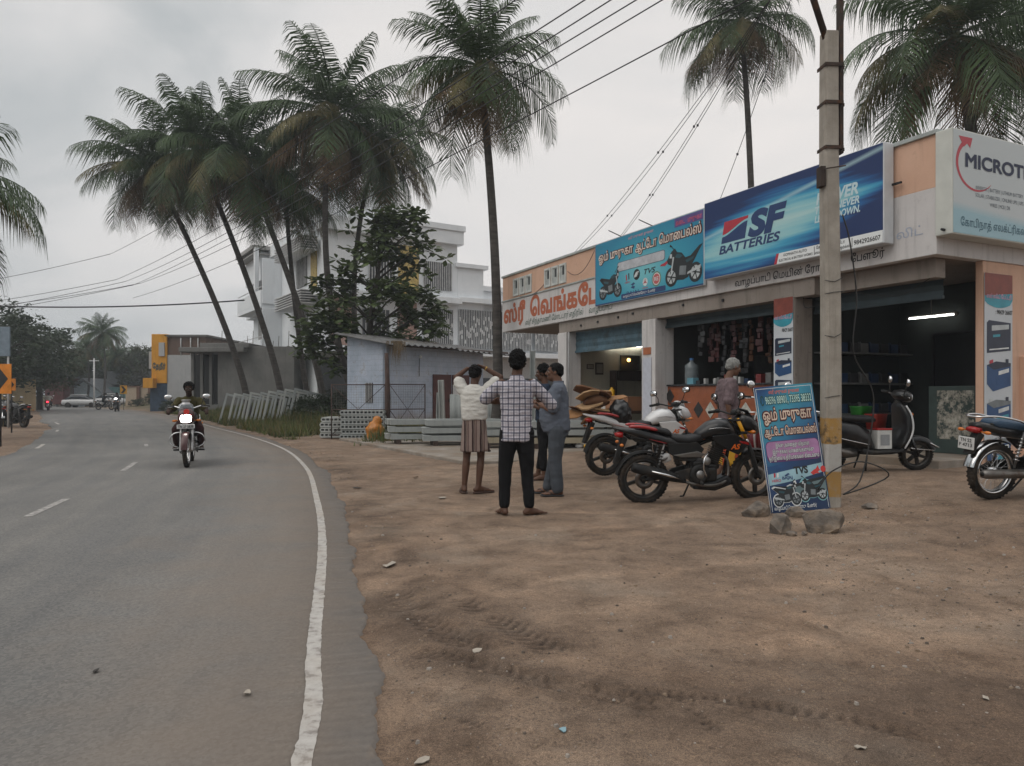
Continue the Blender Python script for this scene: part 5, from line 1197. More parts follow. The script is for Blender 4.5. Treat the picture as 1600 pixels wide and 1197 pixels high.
    for s in (-1, 1):
        b = MB(F); b.tube([(.30, s * .37, 1.08), (.325, s * .25, 1.075)], .02, 10); b.build('grip', MTB, hb_)
        b = MB(F); b.tube([(.35, s * .24, 1.065), (.375, s * .29, 1.06), (.34, s * .38, 1.055)], .006, 6); b.build('brake_lever', CHR, hb_)
        b = MB(F); b.tube([(.34, s * .21, 1.09), (.35, s * .25, 1.20)], .006, 6); mr = b.build('mirror', MTB, root)
        b = MB(F); b.loft([(.37, s * .27, 1.255, .03, .03), (.362, s * .27, 1.255, .058, .052), (.345, s * .27, 1.256, .06, .055)], 16, 2.2); b.build('mirror_shell', CHR, mr)
        b = MB(F); b.loft([(.344, s * .27, 1.256, .054, .049), (.342, s * .27, 1.256, .054, .049)], 16, 2.2); b.build('mirror_glass', MIRR, mr)
        b = MB(); b.ell((.46, s * .15, .80), (.03, .05, .025), 12); b.build('indicator', LENSO, root)
    b = MB(); b.loft([(-.25, -.02, .30, .10, .10), (-.5, -.03, .26, .10, .09), (-.66, -.05, .24, .06, .06)], 14, 3); P(b, 'engine', ALD)
    b = MB(); b.tube([(-.30, -.14, .26), (-.45, -.16, .27), (-.85, -.18, .33)], [.03, .055, .05], 14); P(b, 'muffler', STL)
    b = MB(); b.tube([(-.12, .1, .22), (-.16, .15, .02)], .012, 6); b.tube([(-.12, -.1, .22), (-.16, -.15, .02)], .012, 6); P(b, 'kickstand', MTB)
    return root
GR = lambda x, y: h1(x, y)
BLUESEAT = mat('blue_seat_vinyl', (.025, .060, .11), .5, bump=.2, bscale=120)
x_, y_ = 2.27, 8.95
bike_main = make_motorcycle('black sports motorcycle with yellow fork tubes and red tail accents parked before the leaning board', GLB, REDB, 'sport', steer=R(12), fork_m=YELF, loc=(x_, y_, GR(1.6, 8.9) + .005), rz=R(1), lean=R(4))
bike_main.rotation_euler = (R(4), -R(1.6), R(1))
x_, y_ = 2.05, 11.3
bike_white = make_motorcycle('white and red sports motorcycle carrying a brown bundle, parked behind the black one', WHB, REDB, 'sport', steer=R(25), loc=(x_, y_, GR(x_, y_)), rz=R(14), lean=R(5))
x_, y_ = 5.78, 8.05
bike_right = make_motorcycle('commuter motorcycle with blue seat, chrome grab rail and white number plate at right edge', GLB, GLB, 'commuter', seat=BLUESEAT, steer=0, loc=(x_, y_, GR(5.1, 7.8) - .0), rz=R(14), lean=R(5), plate='TN 52/F 4713', rim=CHR)
b = MB(); b.loft([(-.48, -.2, .60, .05, .05), (-.46, -.2, .62, .10, .16), (-.30, -.21, .62, .11, .17), (-.12, -.2, .62, .10, .16), (-.10, -.2, .6, .05, .05)], 14, 4)
sb = b.build('saddle_bag', mat('black_nylon', (.012, .012, .013), .75, bump=.4, bscale=30)); sb.matrix_world = bike_right.matrix_basis.copy(); sb.location = bike_right.location + Vector((0.05, -.02, .06)); sb.rotation_euler = bike_right.rotation_euler
tag(sb, 'black nylon saddle bag slung over the blue-seated motorcycle', 'bag')
x_, y_ = 5.02, 10.3
scoot = make_scooter('black scooter with pale trim on its leg shield parked before the dark battery shop', GLB, loc=(x_, y_, GR(5.9, 10.4)), rz=R(4), lean=R(3), steer=R(-8))
o = thing('carton', 'small white carton standing on the footboard of the black scooter', 'carton', scoot.location + Vector((.10, -.02, .31)), R(10))
b = MB(); b.box(-.10, .12, -.12, .10, 0, .26); b.build('box', mat('white_carton', (.55, .55, .53), .6), o, bevel=.006)
b = MB(); b.box(-.06, .08, -.124, -.121, .05, .2); b.build('paper_label', mat('grey_label', (.25, .26, .27), .7), o)
b = MB(); b.box(-.105, .125, -.125, .105, .26, .285); b.build('lid', REDB, o, bevel=.006)
x_, y_ = 3.70, 10.75
scoot_red = make_scooter('maroon scooter half hidden behind the leaning blue board', mat('maroon_paint', (.13, .010, .018), .25, coat=.4), loc=(x_, y_, GR(x_, y_)), rz=R(-96), lean=R(2), steer=R(10))
# bundle of flattened cartons on the white motorcycle
o = thing('cardboard_bundle', 'bundle of crumpled brown cardboard strapped on the white motorcycle tail', 'bundle', bike_white.location + Vector((-.70, -.16, .86)), R(14))
rng = random.Random(12)
CB = [mat('bundle_brown', (.25, .125, .05), .85, bump=.3, bscale=25), mat('bundle_tan', (.36, .23, .12), .85, bump=.3, bscale=25), mat('bundle_dark', (.12, .055, .025), .85)]
for k in range(9):
    b = MB(Matrix.Translation((rng.uniform(-.22, .12), rng.uniform(-.1, .1), .02 + k * .045)) @ Matrix.Rotation(rng.uniform(-.7, .7), 4, 'Z') @ Matrix.Rotation(rng.uniform(-.45, .45), 4, 'Y') @ Matrix.Rotation(rng.uniform(-.5, .5), 4, 'X'))
    L, W, H = rng.uniform(.20, .36), rng.uniform(.13, .24), rng.uniform(.012, .035)
    pts = [(-L, -W * .6), (-L * .7, -W), (L * .6, -W * .9), (L, -W * .3), (L * .9, W * .8), (-L * .3, W), (-L, W * .5)]
    if k == 5: b.loft([(-L, 0, 0, .05, .03), (-L * .6, 0, .02, .11, .07), (0, 0, .03, .13, .09), (L * .7, 0, .01, .10, .07), (L, 0, 0, .05, .03)], 12, 2.2)
    else: b.prism(pts, 0, H, plane='xy')
    b.build('flattened_carton' if k != 5 else 'rolled_sheet', CB[k % 3], o, bevel=.006)
me_ = MB(); me_.ell((0, 0, 0), (.17, .14, .20), 16); me_ = remesh(me_, .02, 2, lambda c, nn: nn * (.03 * mnoise.noise(c * 14)))
sk = link_mesh('plastic_sack', me_, mat('black_polythene', (.012, .012, .013), .3)); sk.location = bike_white.location + Vector((-.42, -.22, .95)); tag(sk, 'bulging black plastic sack tied beside the cardboard bundle', 'sack')
# ------------------------------------------------------------------ people
def skinmat(name, c): return mat(name, c, .6, var=.16, scale=9, bump=.15, bscale=70, spec=.3)
SKD = skinmat('skin_deep_brown', (.085, .042, .026)); SKM = skinmat('skin_brown', (.13, .066, .042)); SKV = skinmat('skin_dark', (.045, .024, .017))
HAIR = mat('black_hair', (.005, .0045, .0045), .6, bump=.8, bscale=90, spec=.12)
EYEW = mat('eye', (.35, .33, .30), .3)
def hand(b, wr, d, nrm, size=.18, curl=.5, side=1):
    """palm, four separate bent fingers of unequal length and a thumb off the side of the palm"""
    d = Vector(d).normalized(); nrm = Vector(nrm); nrm = (nrm - d * nrm.dot(d)).normalized(); lat = d.cross(nrm) * side
    wr = Vector(wr); L = size * .52
    for k in (-1, -.33, .33, 1):
        b.cap(wr + lat * k * size * .10 + d * size * .06, wr + d * L + lat * k * size * .165, size * .085, size * .075, 8)
    for k, ln in ((-1, .36), (-.33, .44), (.33, .47), (1, .42)):
        p = wr + d * L + lat * k * size * .17; dd = d.copy(); seg = size * ln / 2.3; r = size * .052
        for j in range(3):
            q = Matrix.Rotation(curl * (.5 + .35 * j) * (-1), 3, lat * side) @ dd; dd = (d * math.cos(curl * (j + 1) * .6) + nrm * math.sin(curl * (j + 1) * .6)).normalized()
            e_ = p + dd * seg * (1 - .15 * j); b.cap(p, e_, r, r * .88, 7); p = e_; r *= .9
    p = wr + d * size * .14 + lat * size * .14; td = (d * .62 + lat * .65 + nrm * .35).normalized()
    e_ = p + td * size * .22; b.cap(p, e_, size * .075, size * .058, 7); b.cap(e_, e_ + (d * .8 + lat * .2 + nrm * .4).normalized() * size * .17, size * .056, size * .046, 7)
def head(b, c, yaw, pitch=0, k=1.0, roll=0):
    """skull, jaw, nose, ears, brow around centre c; face looks along +Y turned by yaw"""
    T = Matrix.Translation(c) @ Matrix.Rotation(yaw, 4, 'Z') @ Matrix.Rotation(pitch, 4, 'X') @ Matrix.Rotation(roll, 4, 'Y') @ Matrix.Scale(k, 4)
    b.ell((0, -.012, .028), (.074, .094, .088), 18, M=T); b.ell((0, .032, -.045), (.056, .062, .070), 16, M=T); b.ell((0, .062, -.086), (.026, .024, .022), 10, M=T)
    b.cap(T @ Vector((0, .088, .02)), T @ Vector((0, .110, -.022)), .009 * k, .015 * k, 8); b.ell((0, .099, -.027), (.019, .012, .010), 8, M=T)
    b.ell((0, .080, .034), (.052, .014, .011), 10, M=T); b.ell((0, .089, -.056), (.024, .010, .008), 8, M=T); b.ell((0, .088, -.068), (.020, .009, .008), 8, M=T)
    for s in (-1, 1):
        b.ell((s * .040, .066, -.015), (.024, .022, .022), 8, M=T); b.ell((s * .077, -.008, -.002), (.009, .020, .032), 8, M=T)
    return T
def face_bits(root, T, moust=True):
    b = MB()
    for s in (-1, 1): b.ell((s * .030, .080, .012), (.013, .008, .007), 8, M=T)
    b.build('eyes', EYEW, root)
    b = MB()
    for s in (-1, 1): b.ell((s * .030, .0875, .012), (.006, .003, .006), 8, M=T); b.cap(T @ Vector((s * .014, .091, .030)), T @ Vector((s * .048, .080, .033)), .005, .004, 6)
    b.build('eyebrows', HAIR, root)
    if moust:
        b = MB(); 
        for s in (-1, 1): b.cap(T @ Vector((s * .004, .099, -.044)), T @ Vector((s * .034, .084, -.053)), .008, .005, 7)
        b.build('moustache', HAIR, root)
def hair(root, T, m=HAIR, vol=.014, back=.0, rough_=.012, seed=0, name='hair', top=0):
    b = MB()
    b.ell((0, -.022, .045 + top / 2), (.076 + vol, .090 + vol, .078 + vol + top / 2), 18, M=T); b.ell((0, -.060, .0), (.066 + vol * .6, .052 + vol, .062), 14, M=T)
    for s in (-1, 1): b.ell((s * .068, -.014, .018), (.012 + vol * .4, .036, .040), 8, M=T)
    Ti = T.inverted()
    me = remesh(b, .0085, 1, lambda c, n: n * (rough_ * (mnoise.noise((c + Vector((seed, 0, 0))) * 45) + .6 * mnoise.noise(c * 110))))
    # cut the face open
    bm = bmesh.new(); bm.from_mesh(me)
    kill = [v for v in bm.verts if (lambda q: q.y > .045 and q.z < .062 + max(0, (q.y - .06)) * .6)(Ti @ v.co)]
    bmesh.ops.delete(bm, geom=kill, context='VERTS'); bm.to_mesh(me); bm.free()
    return link_mesh(name, me, m, root)
def foot(b, ank, yaw, L=.25):
    d = Vector((-math.sin(yaw), math.cos(yaw), 0)); lat = Vector((d.y, -d.x, 0)); a = Vector(ank); z0 = a.z - .075
    b.cap(a, a - Vector((0, 0, .035)) - d * .02, .040, .040, 10); g = Vector((a.x, a.y, z0))
    b.cap(g - d * .045 + Vector((0, 0, .033)), g + d * .09 + Vector((0, 0, .030)), .033, .034, 10); b.cap(a - Vector((0, 0, .02)), g + d * .11 + Vector((0, 0, .028)), .040, .026, 10)
    b.cap(g + d * .10 + lat * .018 + Vector((0, 0, .024)), g + d * .15 + Vector((0, 0, .02)) + lat * .022, .024, .020, 8); b.cap(g + d * .10 - lat * .02 + Vector((0, 0, .022)), g + d * .14 - lat * .024 + Vector((0, 0, .018)), .022, .018, 8)
    for k, (o_, ln) in enumerate(((.036, .205), (.014, .195), (-.006, .185), (-.024, .172), (-.040, .155))):
        b.cap(g + d * (ln - .06) + lat * o_ * .9 + Vector((0, 0, .018)), g + d * ln + lat * o_ + Vector((0, 0, .012)), .0125 if k == 0 else .0095, .0115 if k == 0 else .0085, 7)
def sandal(root, ank, yaw, m):
    d = Vector((-math.sin(yaw), math.cos(yaw), 0)); T = Matrix.Translation((ank[0], ank[1], ank[2] - .088)) @ Matrix.Rotation(yaw, 4, 'Z')
    b = MB(T); pts = [(-.038, -.06), (0, -.085), (.038, -.06), (.042, .06), (.055, .15), (.035, .215), (0, .225), (-.035, .205), (-.052, .14), (-.042, .05)]
    b.prism(pts, 0, .016, plane='xy'); so = b.build('sandal', m, root, bevel=.004)
    b = MB(T); 
    for s in (-1, 1): b.tube(spline([(0.006, .165, .018), (s * .024, .12, .062), (s * .046, .05, .02)], 4), .008, 6, flat=.5)
    b.build('strap', m, so)
def limb(b, pts, rad, n=12):
    for i in range(len(pts) - 1): b.cap(pts[i], pts[i + 1], rad[i], rad[i + 1], n)
def folds(amp, sx=9, sz=22, seed=0):
    def f(c, n):
        q = Vector((c.x * sx + seed, c.y * sx, c.z * sz)); a = mnoise.noise(q) * .7 + mnoise.noise(q * 2.1) * .35 + mnoise.noise(Vector((c.x * 4 + seed, c.y * 4, c.z * 5 + c.x * 6))) * .6
        return n * amp * a
    return f
def torso(b, rings, n=22, ex=2.3, M=None): b.loft([(z, cx, cy, hx, hy) for z, cx, cy, hx, hy in rings], n, ex, axis='z', M=M)
def person(label, loc, rz, group=None):
    return thing('person', label, 'person', loc, rz, group)
def cloth(root, name, b, m, vox=.011, sm=3, amp=.005, seed=0, sx=9, sz=22):
    return link_mesh(name, remesh(b, vox, sm, folds(amp, sx, sz, seed)), m, root)
def clothmat(name, c, var=.12, vec=(1, 1, 1)): return mat(name, c, .85, var=var, scale=7, bump=.25, bscale=160, spec=.2)
# ---- checked shirt, seen from behind
m, n, l, p = node_mat('checked_shirt')
t = n.new('ShaderNodeTexCoord').outputs['Object']; sp = n.new('ShaderNodeSeparateXYZ'); l.new(t, sp.inputs[0])
wv = nnoise(n, l, t, 9, 3); wob_ = nrange(n, l, wv, 0, 1, -.007, .007)
def stripes(s, per, ph, wd, soft=.03):
    f = nm(n, l, 'FRACT', nm(n, l, 'ADD', nm(n, l, 'DIVIDE', nm(n, l, 'ADD', s, wob_), per), ph)); d_ = nm(n, l, 'ABSOLUTE', nm(n, l, 'SUBTRACT', f, .5))
    return nrange(n, l, d_, wd, wd + soft, 1, 0)
c = nramp(n, l, nnoise(n, l, t, 6, 4), [(.3, (.44, .42, .455)), (.7, (.52, .50, .54))])
for s_, per in ((sp.outputs[0], .060), (sp.outputs[2], .062)):
    c = nmix(n, l, nm(n, l, 'MULTIPLY', stripes(s_, per, .0, .13), .62), c, (.06, .065, .10))
    c = nmix(n, l, nm(n, l, 'MULTIPLY', stripes(s_, per, .0, .035, .02), .6), c, (.025, .025, .045))
    c = nmix(n, l, nm(n, l, 'MULTIPLY', stripes(s_, per, .42, .03, .02), .5), c, (.10, .10, .15))
    c = nmix(n, l, nm(n, l, 'MULTIPLY', stripes(s_, per, .58, .02, .02), .35), c, (.16, .08, .10))
l.new(c, p.inputs['Base Color']); p.inputs['Roughness'].default_value = .85; p.inputs['Specular IOR Level'].default_value = .2
nbump(n, l, p, nnoise(n, l, t, 26, 4), .4, .01)
CHK = m
z0 = GR(.02, 8.0)
A = person('man in black-and-white checked shirt and black trousers, barefoot, seen from behind', (.05, 8.0, z0), 0)
sk = MB(); hc = (.01, .0, 1.635)
hA = head(sk, hc, R(-6), R(-6)); sk.cap((.0, -.02, 1.49), (.008, -.006, 1.58), .062, .056)
torso(sk, [(.90, 0, 0, .14, .09), (1.1, 0, 0, .13, .09), (1.35, 0, -.01, .16, .10), (1.45, 0, -.02, .12, .07), (1.5, 0, -.02, .06, .055)])
arms = {}
for s, el, wr in ((-1, (-.345, .06, 1.265), (-.27, .29, 1.23)), (1, (.38, .06, 1.205), (.36, .30, 1.235))):
    sh_ = (s * .165, -.015, 1.435); limb(sk, [sh_, el, wr], [.05, .042, .029]); arms[s] = (sh_, el, wr)
    d = Vector(wr) - Vector(el); hand(sk, wr, d + Vector((-s * .15, 0, .05)), (-s, 0, -.3), .18, .5, s)
legs = {}
for s, hip, kn, an, yaw in ((-1, (-.085, 0, .90), (-.125, .01, .49), (-.135, -.01, .082), R(22)), (1, (.085, 0, .90), (.115, .0, .49), (.135, -.02, .082), R(-62))):
    limb(sk, [hip, kn, an], [.085, .056, .040]); foot(sk, an, yaw); legs[s] = (hip, kn, an)
link_mesh('body', remesh(sk, .0075, 2), SKD, A)
hair(A, hA, vol=.018, rough_=.018, seed=3, top=.03); face_bits(A, hA)
b = MB(); torso(b, [(.805, .0, 0, .168, .125), (.82, 0, 0, .176, .132), (.95, 0, .0, .170, .128), (1.10, 0, 0, .168, .120), (1.28, 0, -.008, .186, .122), (1.38, 0, -.015, .195, .112), (1.44, 0, -.02, .165, .09), (1.475, 0, -.022, .09, .072), (1.50, 0, -.022, .066, .066)], 26, 2.5)
b.lathe([(.062, 1.475), (.070, 1.48), (.072, 1.53), (.060, 1.525)], 18, M=Matrix.Translation((0, -.018, 0)), closed=True)
for s in (-1, 1):
    sh_, el, wr = [Vector(q) for q in arms[s]]; limb(b, [sh_ - Vector((0, 0, .028)), sh_.lerp(el, .5), el], [.074, .072, .066]); b.cap(el, el.lerp(wr, .18), .062, .060)
shirtA = cloth(A, 'shirt', b, CHK, .010, 2, .013, 1)
b = MB()
for s in (-1, 1):
    hip, kn, an = [Vector(q) for q in legs[s]]; limb(b, [hip, hip.lerp(kn, .5), kn, kn.lerp(an, .5), Vector(an) + Vector((0, 0, .045))], [.105, .092, .075, .066, .060])
torso(b, [(.80, 0, 0, .165, .115), (.90, 0, 0, .168, .118), (.98, 0, 0, .155, .105)])
BT = clothmat('black_trousers', (.006, .006, .007))
cloth(A, 'trousers', b, BT, .010, 2, .007, 4, 8, 12)
# ---- white shirt and striped lungi, hands on the head
m, n, l, p = node_mat('striped_lungi')
t = n.new('ShaderNodeTexCoord').outputs['Object']; sp = n.new('ShaderNodeSeparateXYZ'); l.new(t, sp.inputs[0])
wob_ = nrange(n, l, nnoise(n, l, t, 5, 3), 0, 1, -.012, .012)
c = nramp(n, l, nnoise(n, l, t, 8, 4), [(.3, (.075, .045, .040)), (.7, (.105, .066, .060))])
for ph, wd, cc in ((.0, .12, (.26, .20, .175)), (.28, .05, (.20, .15, .13)), (.5, .03, (.33, .28, .24)), (.62, .10, (.035, .022, .022)), (.82, .035, (.30, .24, .21))):
    c = nmix(n, l, nm(n, l, 'MULTIPLY', stripes(sp.outputs[0], .105, ph, wd, .02), .85), c, cc)
l.new(c, p.inputs['Base Color']); p.inputs['Roughness'].default_value = .9; p.inputs['Specular IOR Level'].default_value = .15
LUN = m
WSH = mat('white_cotton', (.52, .505, .47), .85, var=.08, scale=5, bump=.3, bscale=40, spec=.2)
z0 = GR(-.5, 9.8)
Bp = person('man in white shirt and folded striped lungi with both hands on his head', (-.50, 9.8, z0), 0)
sk = MB(); hB = head(sk, (.01, .03, 1.575), R(-10), R(-14)); sk.cap((0, -.01, 1.42), (.006, .01, 1.53), .055, .052)
torso(sk, [(.88, 0, 0, .14, .09), (1.1, 0, 0, .12, .085), (1.30, 0, -.01, .15, .095), (1.40, 0, -.01, .10, .06), (1.44, 0, -.01, .055, .05)])
armB = {-1: ((-.15, 0, 1.37), (-.245, .06, 1.545), (-.10, .06, 1.66)), 1: ((.16, 0, 1.38), (.345, .06, 1.545), (.13, .055, 1.675))}
for s in (-1, 1):
    sh_, el, wr = armB[s]; limb(sk, [sh_, el, wr], [.046, .040, .027]); d = Vector((-s * .92, -.10, .28 if s > 0 else .12)); hand(sk, wr, d, (0, -.25, -1), .175, .45, -s)
legB = {-1: ((-.08, 0, .88), (-.105, .02, .47), (-.135, -.01, .092), R(12)), 1: ((.08, 0, .88), (.085, .02, .47), (.055, -.01, .092), R(-66))}
for s in (-1, 1):
    hip, kn, an, yaw = legB[s]; limb(sk, [hip, kn], [.080, .050]); sk.cap(kn, Vector(kn).lerp(Vector(an), .3) + Vector((0, -.012, 0)), .049, .052); sk.cap(Vector(kn).lerp(Vector(an), .3) + Vector((0, -.012, 0)), an, .052, .036); foot(sk, an, yaw)
link_mesh('body', remesh(sk, .0075, 2), SKD, Bp)
hair(Bp, hB, vol=.012, seed=9); face_bits(Bp, hB)
b = MB(); torso(b, [(.975, .0, 0, .160, .120), (.99, 0, 0, .172, .13), (1.08, 0, -.005, .176, .132), (1.22, 0, -.005, .180, .128), (1.33, 0, -.008, .188, .112), (1.395, 0, -.01, .165, .085), (1.43, 0, -.012, .085, .066), (1.45, 0, -.012, .062, .058)], 26, 2.4)
for s in (-1, 1):
    sh_, el, wr = [Vector(q) for q in armB[s]]; limb(b, [sh_ - Vector((0, 0, .01)), sh_.lerp(el, .62)], [.076, .076])
cloth(Bp, 'shirt', b, WSH, .010, 2, .014, 7)
b = MB(); torso(b, [(.555, -.005, .0, .172, .130), (.565, -.005, 0, .186, .142), (.70, -.002, 0, .182, .138), (.88, 0, 0, .170, .128), (1.0, 0, 0, .150, .11)], 26, 2.5)
b.cap((.12, -.06, .60), (.205, -.02, .565), .04, .02); b.cap((.10, -.10, .95), (.16, -.08, .60), .03, .045)
cloth(Bp, 'lungi', b, LUN, .010, 2, .010, 5, 14, 3)
SAN = mat('brown_sandal', (.065, .035, .024), .7); SANB = mat('dark_sandal', (.022, .022, .024), .7)
for s in (-1, 1): sandal(Bp, legB[s][2], legB[s][3], SAN)
b = MB(); w_ = Vector(armB[1][2]).lerp(Vector(armB[1][1]), .1); b.lathe([(.030, -.006), (.034, 0), (.030, .006)], 14, M=Matrix.Translation(w_) @ (Vector(armB[1][2]) - Vector(armB[1][1])).to_track_quat('Z', 'Y').to_matrix().to_4x4()); b.build('bracelet', mat('brass', (.5, .32, .08), .35, .8), Bp)
# ---- heavy man in grey, in profile facing left
GSH = clothmat('grey_blue_shirt', (.105, .120, .150)); GTR = clothmat('grey_trousers', (.060, .068, .080))
z0 = GR(.62, 9.6)
Cp = person('heavy man in grey-blue shirt and grey trousers facing left with folded forearms', (.60, 9.6, z0), R(78))   # local +Y faces left
sk = MB(); hC = head(sk, (0, .045, 1.60), R(8), R(2), 1.03); sk.cap((0, -.01, 1.43), (0, .025, 1.55), .064, .060)
torso(sk, [(.86, 0, 0, .15, .12), (1.05, 0, .04, .16, .15), (1.25, 0, .02, .17, .13), (1.38, 0, -.01, .15, .09), (1.45, 0, -.01, .065, .06)])
armC = {-1: ((-.185, -.01, 1.37), (-.235, .03, 1.11), (-.10, .21, 1.18)), 1: ((.185, -.01, 1.37), (.24, .06, 1.12), (.10, .23, 1.20))}
for s in (-1, 1):
    sh_, el, wr = armC[s]; limb(sk, [sh_, el, wr], [.056, .048, .034]); hand(sk, wr, (-s * .55, .75, .25), (0, -.5, -.6) if s > 0 else (.4, .3, .8), .18, .35, s)
legC = {-1: ((-.09, 0, .86), (-.10, .02, .47), (-.115, -.01, .092), R(6)), 1: ((.09, 0, .86), (.09, .06, .47), (.10, .14, .092), R(-6))}
for s in (-1, 1):
    hip, kn, an, yaw = legC[s]; limb(sk, [hip, kn, an], [.09, .06, .042]); foot(sk, an, yaw)
link_mesh('body', remesh(sk, .0075, 2), SKM, Cp)
hair(Cp, hC, vol=.006, rough_=.006, seed=2); face_bits(Cp, hC)
b = MB(); torso(b, [(.83, 0, .02, .170, .165), (.85, 0, .02, .182, .178), (.98, 0, .045, .190, .198), (1.10, 0, .05, .190, .195), (1.24, 0, .03, .196, .165), (1.35, 0, .005, .205, .125), (1.42, 0, -.01, .165, .09), (1.455, 0, -.008, .085, .075)], 26, 2.3)
b.lathe([(.064, 1.44), (.076, 1.445), (.078, 1.495), (.064, 1.49)], 18, M=Matrix.Translation((0, -.004, 0)), closed=True)
for s in (-1, 1):
    sh_, el, wr = [Vector(q) for q in armC[s]]; limb(b, [sh_, sh_.lerp(el, .88)], [.086, .075])
cloth(Cp, 'shirt', b, GSH, .010, 2, .013, 11)
b = MB()
for s in (-1, 1):
    hip, kn, an = [Vector(q) for q in legC[s][:3]]; limb(b, [hip, hip.lerp(kn, .5), kn, kn.lerp(an, .55), Vector(an) + Vector((0, 0, .015))], [.115, .105, .088, .082, .080])
torso(b, [(.78, 0, .0, .165, .135), (.90, 0, .02, .170, .155), (.96, 0, .02, .165, .15)])
cloth(Cp, 'trousers', b, GTR, .010, 2, .009, 3, 8, 14)
for s in (-1, 1): sandal(Cp, legC[s][2], legC[s][3], SANB)
# ---- young man in dark clothes behind them
DSH = mat('dark_print_shirt', (.018, .028, .05), .85, var=.7, scale=22, spec=.2)
z0 = GR(.5, 11.3)
Dp = person('barefoot curly-haired young man in dark shirt and black trousers behind the man in grey', (.50, 11.3, z0), R(70))
sk = MB(); hD = head(sk, (0, .03, 1.63), R(10), R(-8)); sk.cap((0, -.01, 1.46), (0, .012, 1.58), .052, .050)
torso(sk, [(.90, 0, 0, .13, .085), (1.1, 0, 0, .12, .085), (1.32, 0, -.01, .15, .09), (1.42, 0, -.01, .11, .06), (1.47, 0, -.01, .055, .05)])
armD = {-1: ((-.155, 0, 1.39), (-.18, .02, 1.11), (-.12, .25, 1.17)), 1: ((.155, 0, 1.39), (.19, .05, 1.13), (.13, .28, 1.20))}
for s in (-1, 1):
    sh_, el, wr = armD[s]; limb(sk, [sh_, el, wr], [.045, .038, .027]); hand(sk, wr, (-s * .1, .95, .1), (0, -.1, 1), .175, .3, -s)
legD = {-1: ((-.08, 0, .90), (-.10, .0, .49), (-.12, -.03, .082), R(10)), 1: ((.08, 0, .90), (.09, .05, .49), (.11, .14, .082), R(0))}
for s in (-1, 1):
    hip, kn, an, yaw = legD[s]; limb(sk, [hip, kn, an], [.08, .054, .038]); foot(sk, an, yaw)
link_mesh('body', remesh(sk, .009, 2), SKD, Dp)
hair(Dp, hD, vol=.018, rough_=.02, seed=5, top=.015); face_bits(Dp, hD)
b = MB(); torso(b, [(.90, 0, .01, .150, .115), (.92, 0, .01, .160, .125), (1.05, 0, .01, .158, .122), (1.25, 0, 0, .170, .118), (1.37, 0, -.008, .178, .10), (1.43, 0, -.01, .14, .075), (1.475, 0, -.01, .064, .06)], 24, 2.3)
for s in (-1, 1):
    sh_, el, wr = [Vector(q) for q in armD[s]]; limb(b, [sh_, sh_.lerp(el, .75)], [.074, .066])
cloth(Dp, 'shirt', b, DSH, .011, 2, .008, 13)
b = MB(); torso(b, [(.885, 0, .01, .140, .11), (.90, 0, .01, .153, .118), (.96, 0, .01, .153, .118)]); cloth(Dp, 'undershirt', b, mat('pale_blue_cotton', (.20, .36, .44), .85), .012, 1, .003)
b = MB()
for s in (-1, 1):
    hip, kn, an = [Vector(q) for q in legD[s][:3]]; limb(b, [hip, hip.lerp(kn, .5), kn, kn.lerp(an, .75)], [.10, .085, .068, .056])
torso(b, [(.80, 0, 0, .14, .11), (.90, 0, 0, .145, .112), (.94, 0, 0, .14, .105)])
cloth(Dp, 'trousers', b, BT, .011, 2, .007, 21, 8, 12)
# ---- man in pink-grey shirt with grey head cloth, at the second shop
PSH = mat('faded_pink_shirt', (.135, .098, .105), .85, var=.3, scale=18, bump=.2, bscale=100, spec=.2)
m, n, l, p = node_mat('yellow_lungi')
t = n.new('ShaderNodeTexCoord').outputs['Object']; sp = n.new('ShaderNodeSeparateXYZ'); l.new(t, sp.inputs[0])
wob_ = nrange(n, l, nnoise(n, l, t, 4, 3), 0, 1, -.05, .05)
c = nramp(n, l, nnoise(n, l, t, 5, 4), [(.3, (.50, .26, .015)), (.7, (.62, .36, .03))])
c = nmix(n, l, stripes(sp.outputs[1], .17, .2, .16, .05), c, (.36, .05, .015))
l.new(c, p.inputs['Base Color']); p.inputs['Roughness'].default_value = .85
z0 = GR(3.05, 10.25)
Ep = person('older man in faded pink shirt, grey head cloth and yellow lungi walking past the counter', (3.03, 10.3, z0), R(-82))
sk = MB(); hE = head(sk, (0, .075, 1.565), R(4), R(-16)); sk.cap((0, -.01, 1.41), (0, .05, 1.52), .054, .052)
torso(sk, [(.86, 0, 0, .13, .09), (1.05, 0, 0, .12, .09), (1.28, 0, 0, .15, .095), (1.37, 0, .0, .11, .065), (1.42, 0, .0, .055, .05)])
armE = {-1: ((-.155, -.02, 1.34), (-.20, -.07, 1.07), (-.19, .02, .84)), 1: ((.155, -.02, 1.34), (.20, -.10, 1.06), (.19, -.06, .82))}
for s in (-1, 1):
    sh_, el, wr = armE[s]; limb(sk, [sh_, el, wr], [.046, .038, .028]); hand(sk, wr, Vector(wr) - Vector(el), (-s, .1, 0), .175, .5, s)
legE = {-1: ((-.08, 0, .86), (-.09, .10, .47), (-.09, .02, .092), 0), 1: ((.08, 0, .86), (.09, -.02, .47), (.09, -.20, .10), 0)}
for s in (-1, 1):
    hip, kn, an, yaw = legE[s]; limb(sk, [hip, kn, an], [.08, .052, .038]); foot(sk, an, yaw)
link_mesh('body', remesh(sk, .009, 2), SKM, Ep)
face_bits(Ep, hE); GHA = mat('grey_head_cloth', (.20, .20, .19), .9, var=.25, scale=30, bump=.4, bscale=80)
hair(Ep, hE, GHA, vol=.012, rough_=.008, seed=1, name='head_cloth')
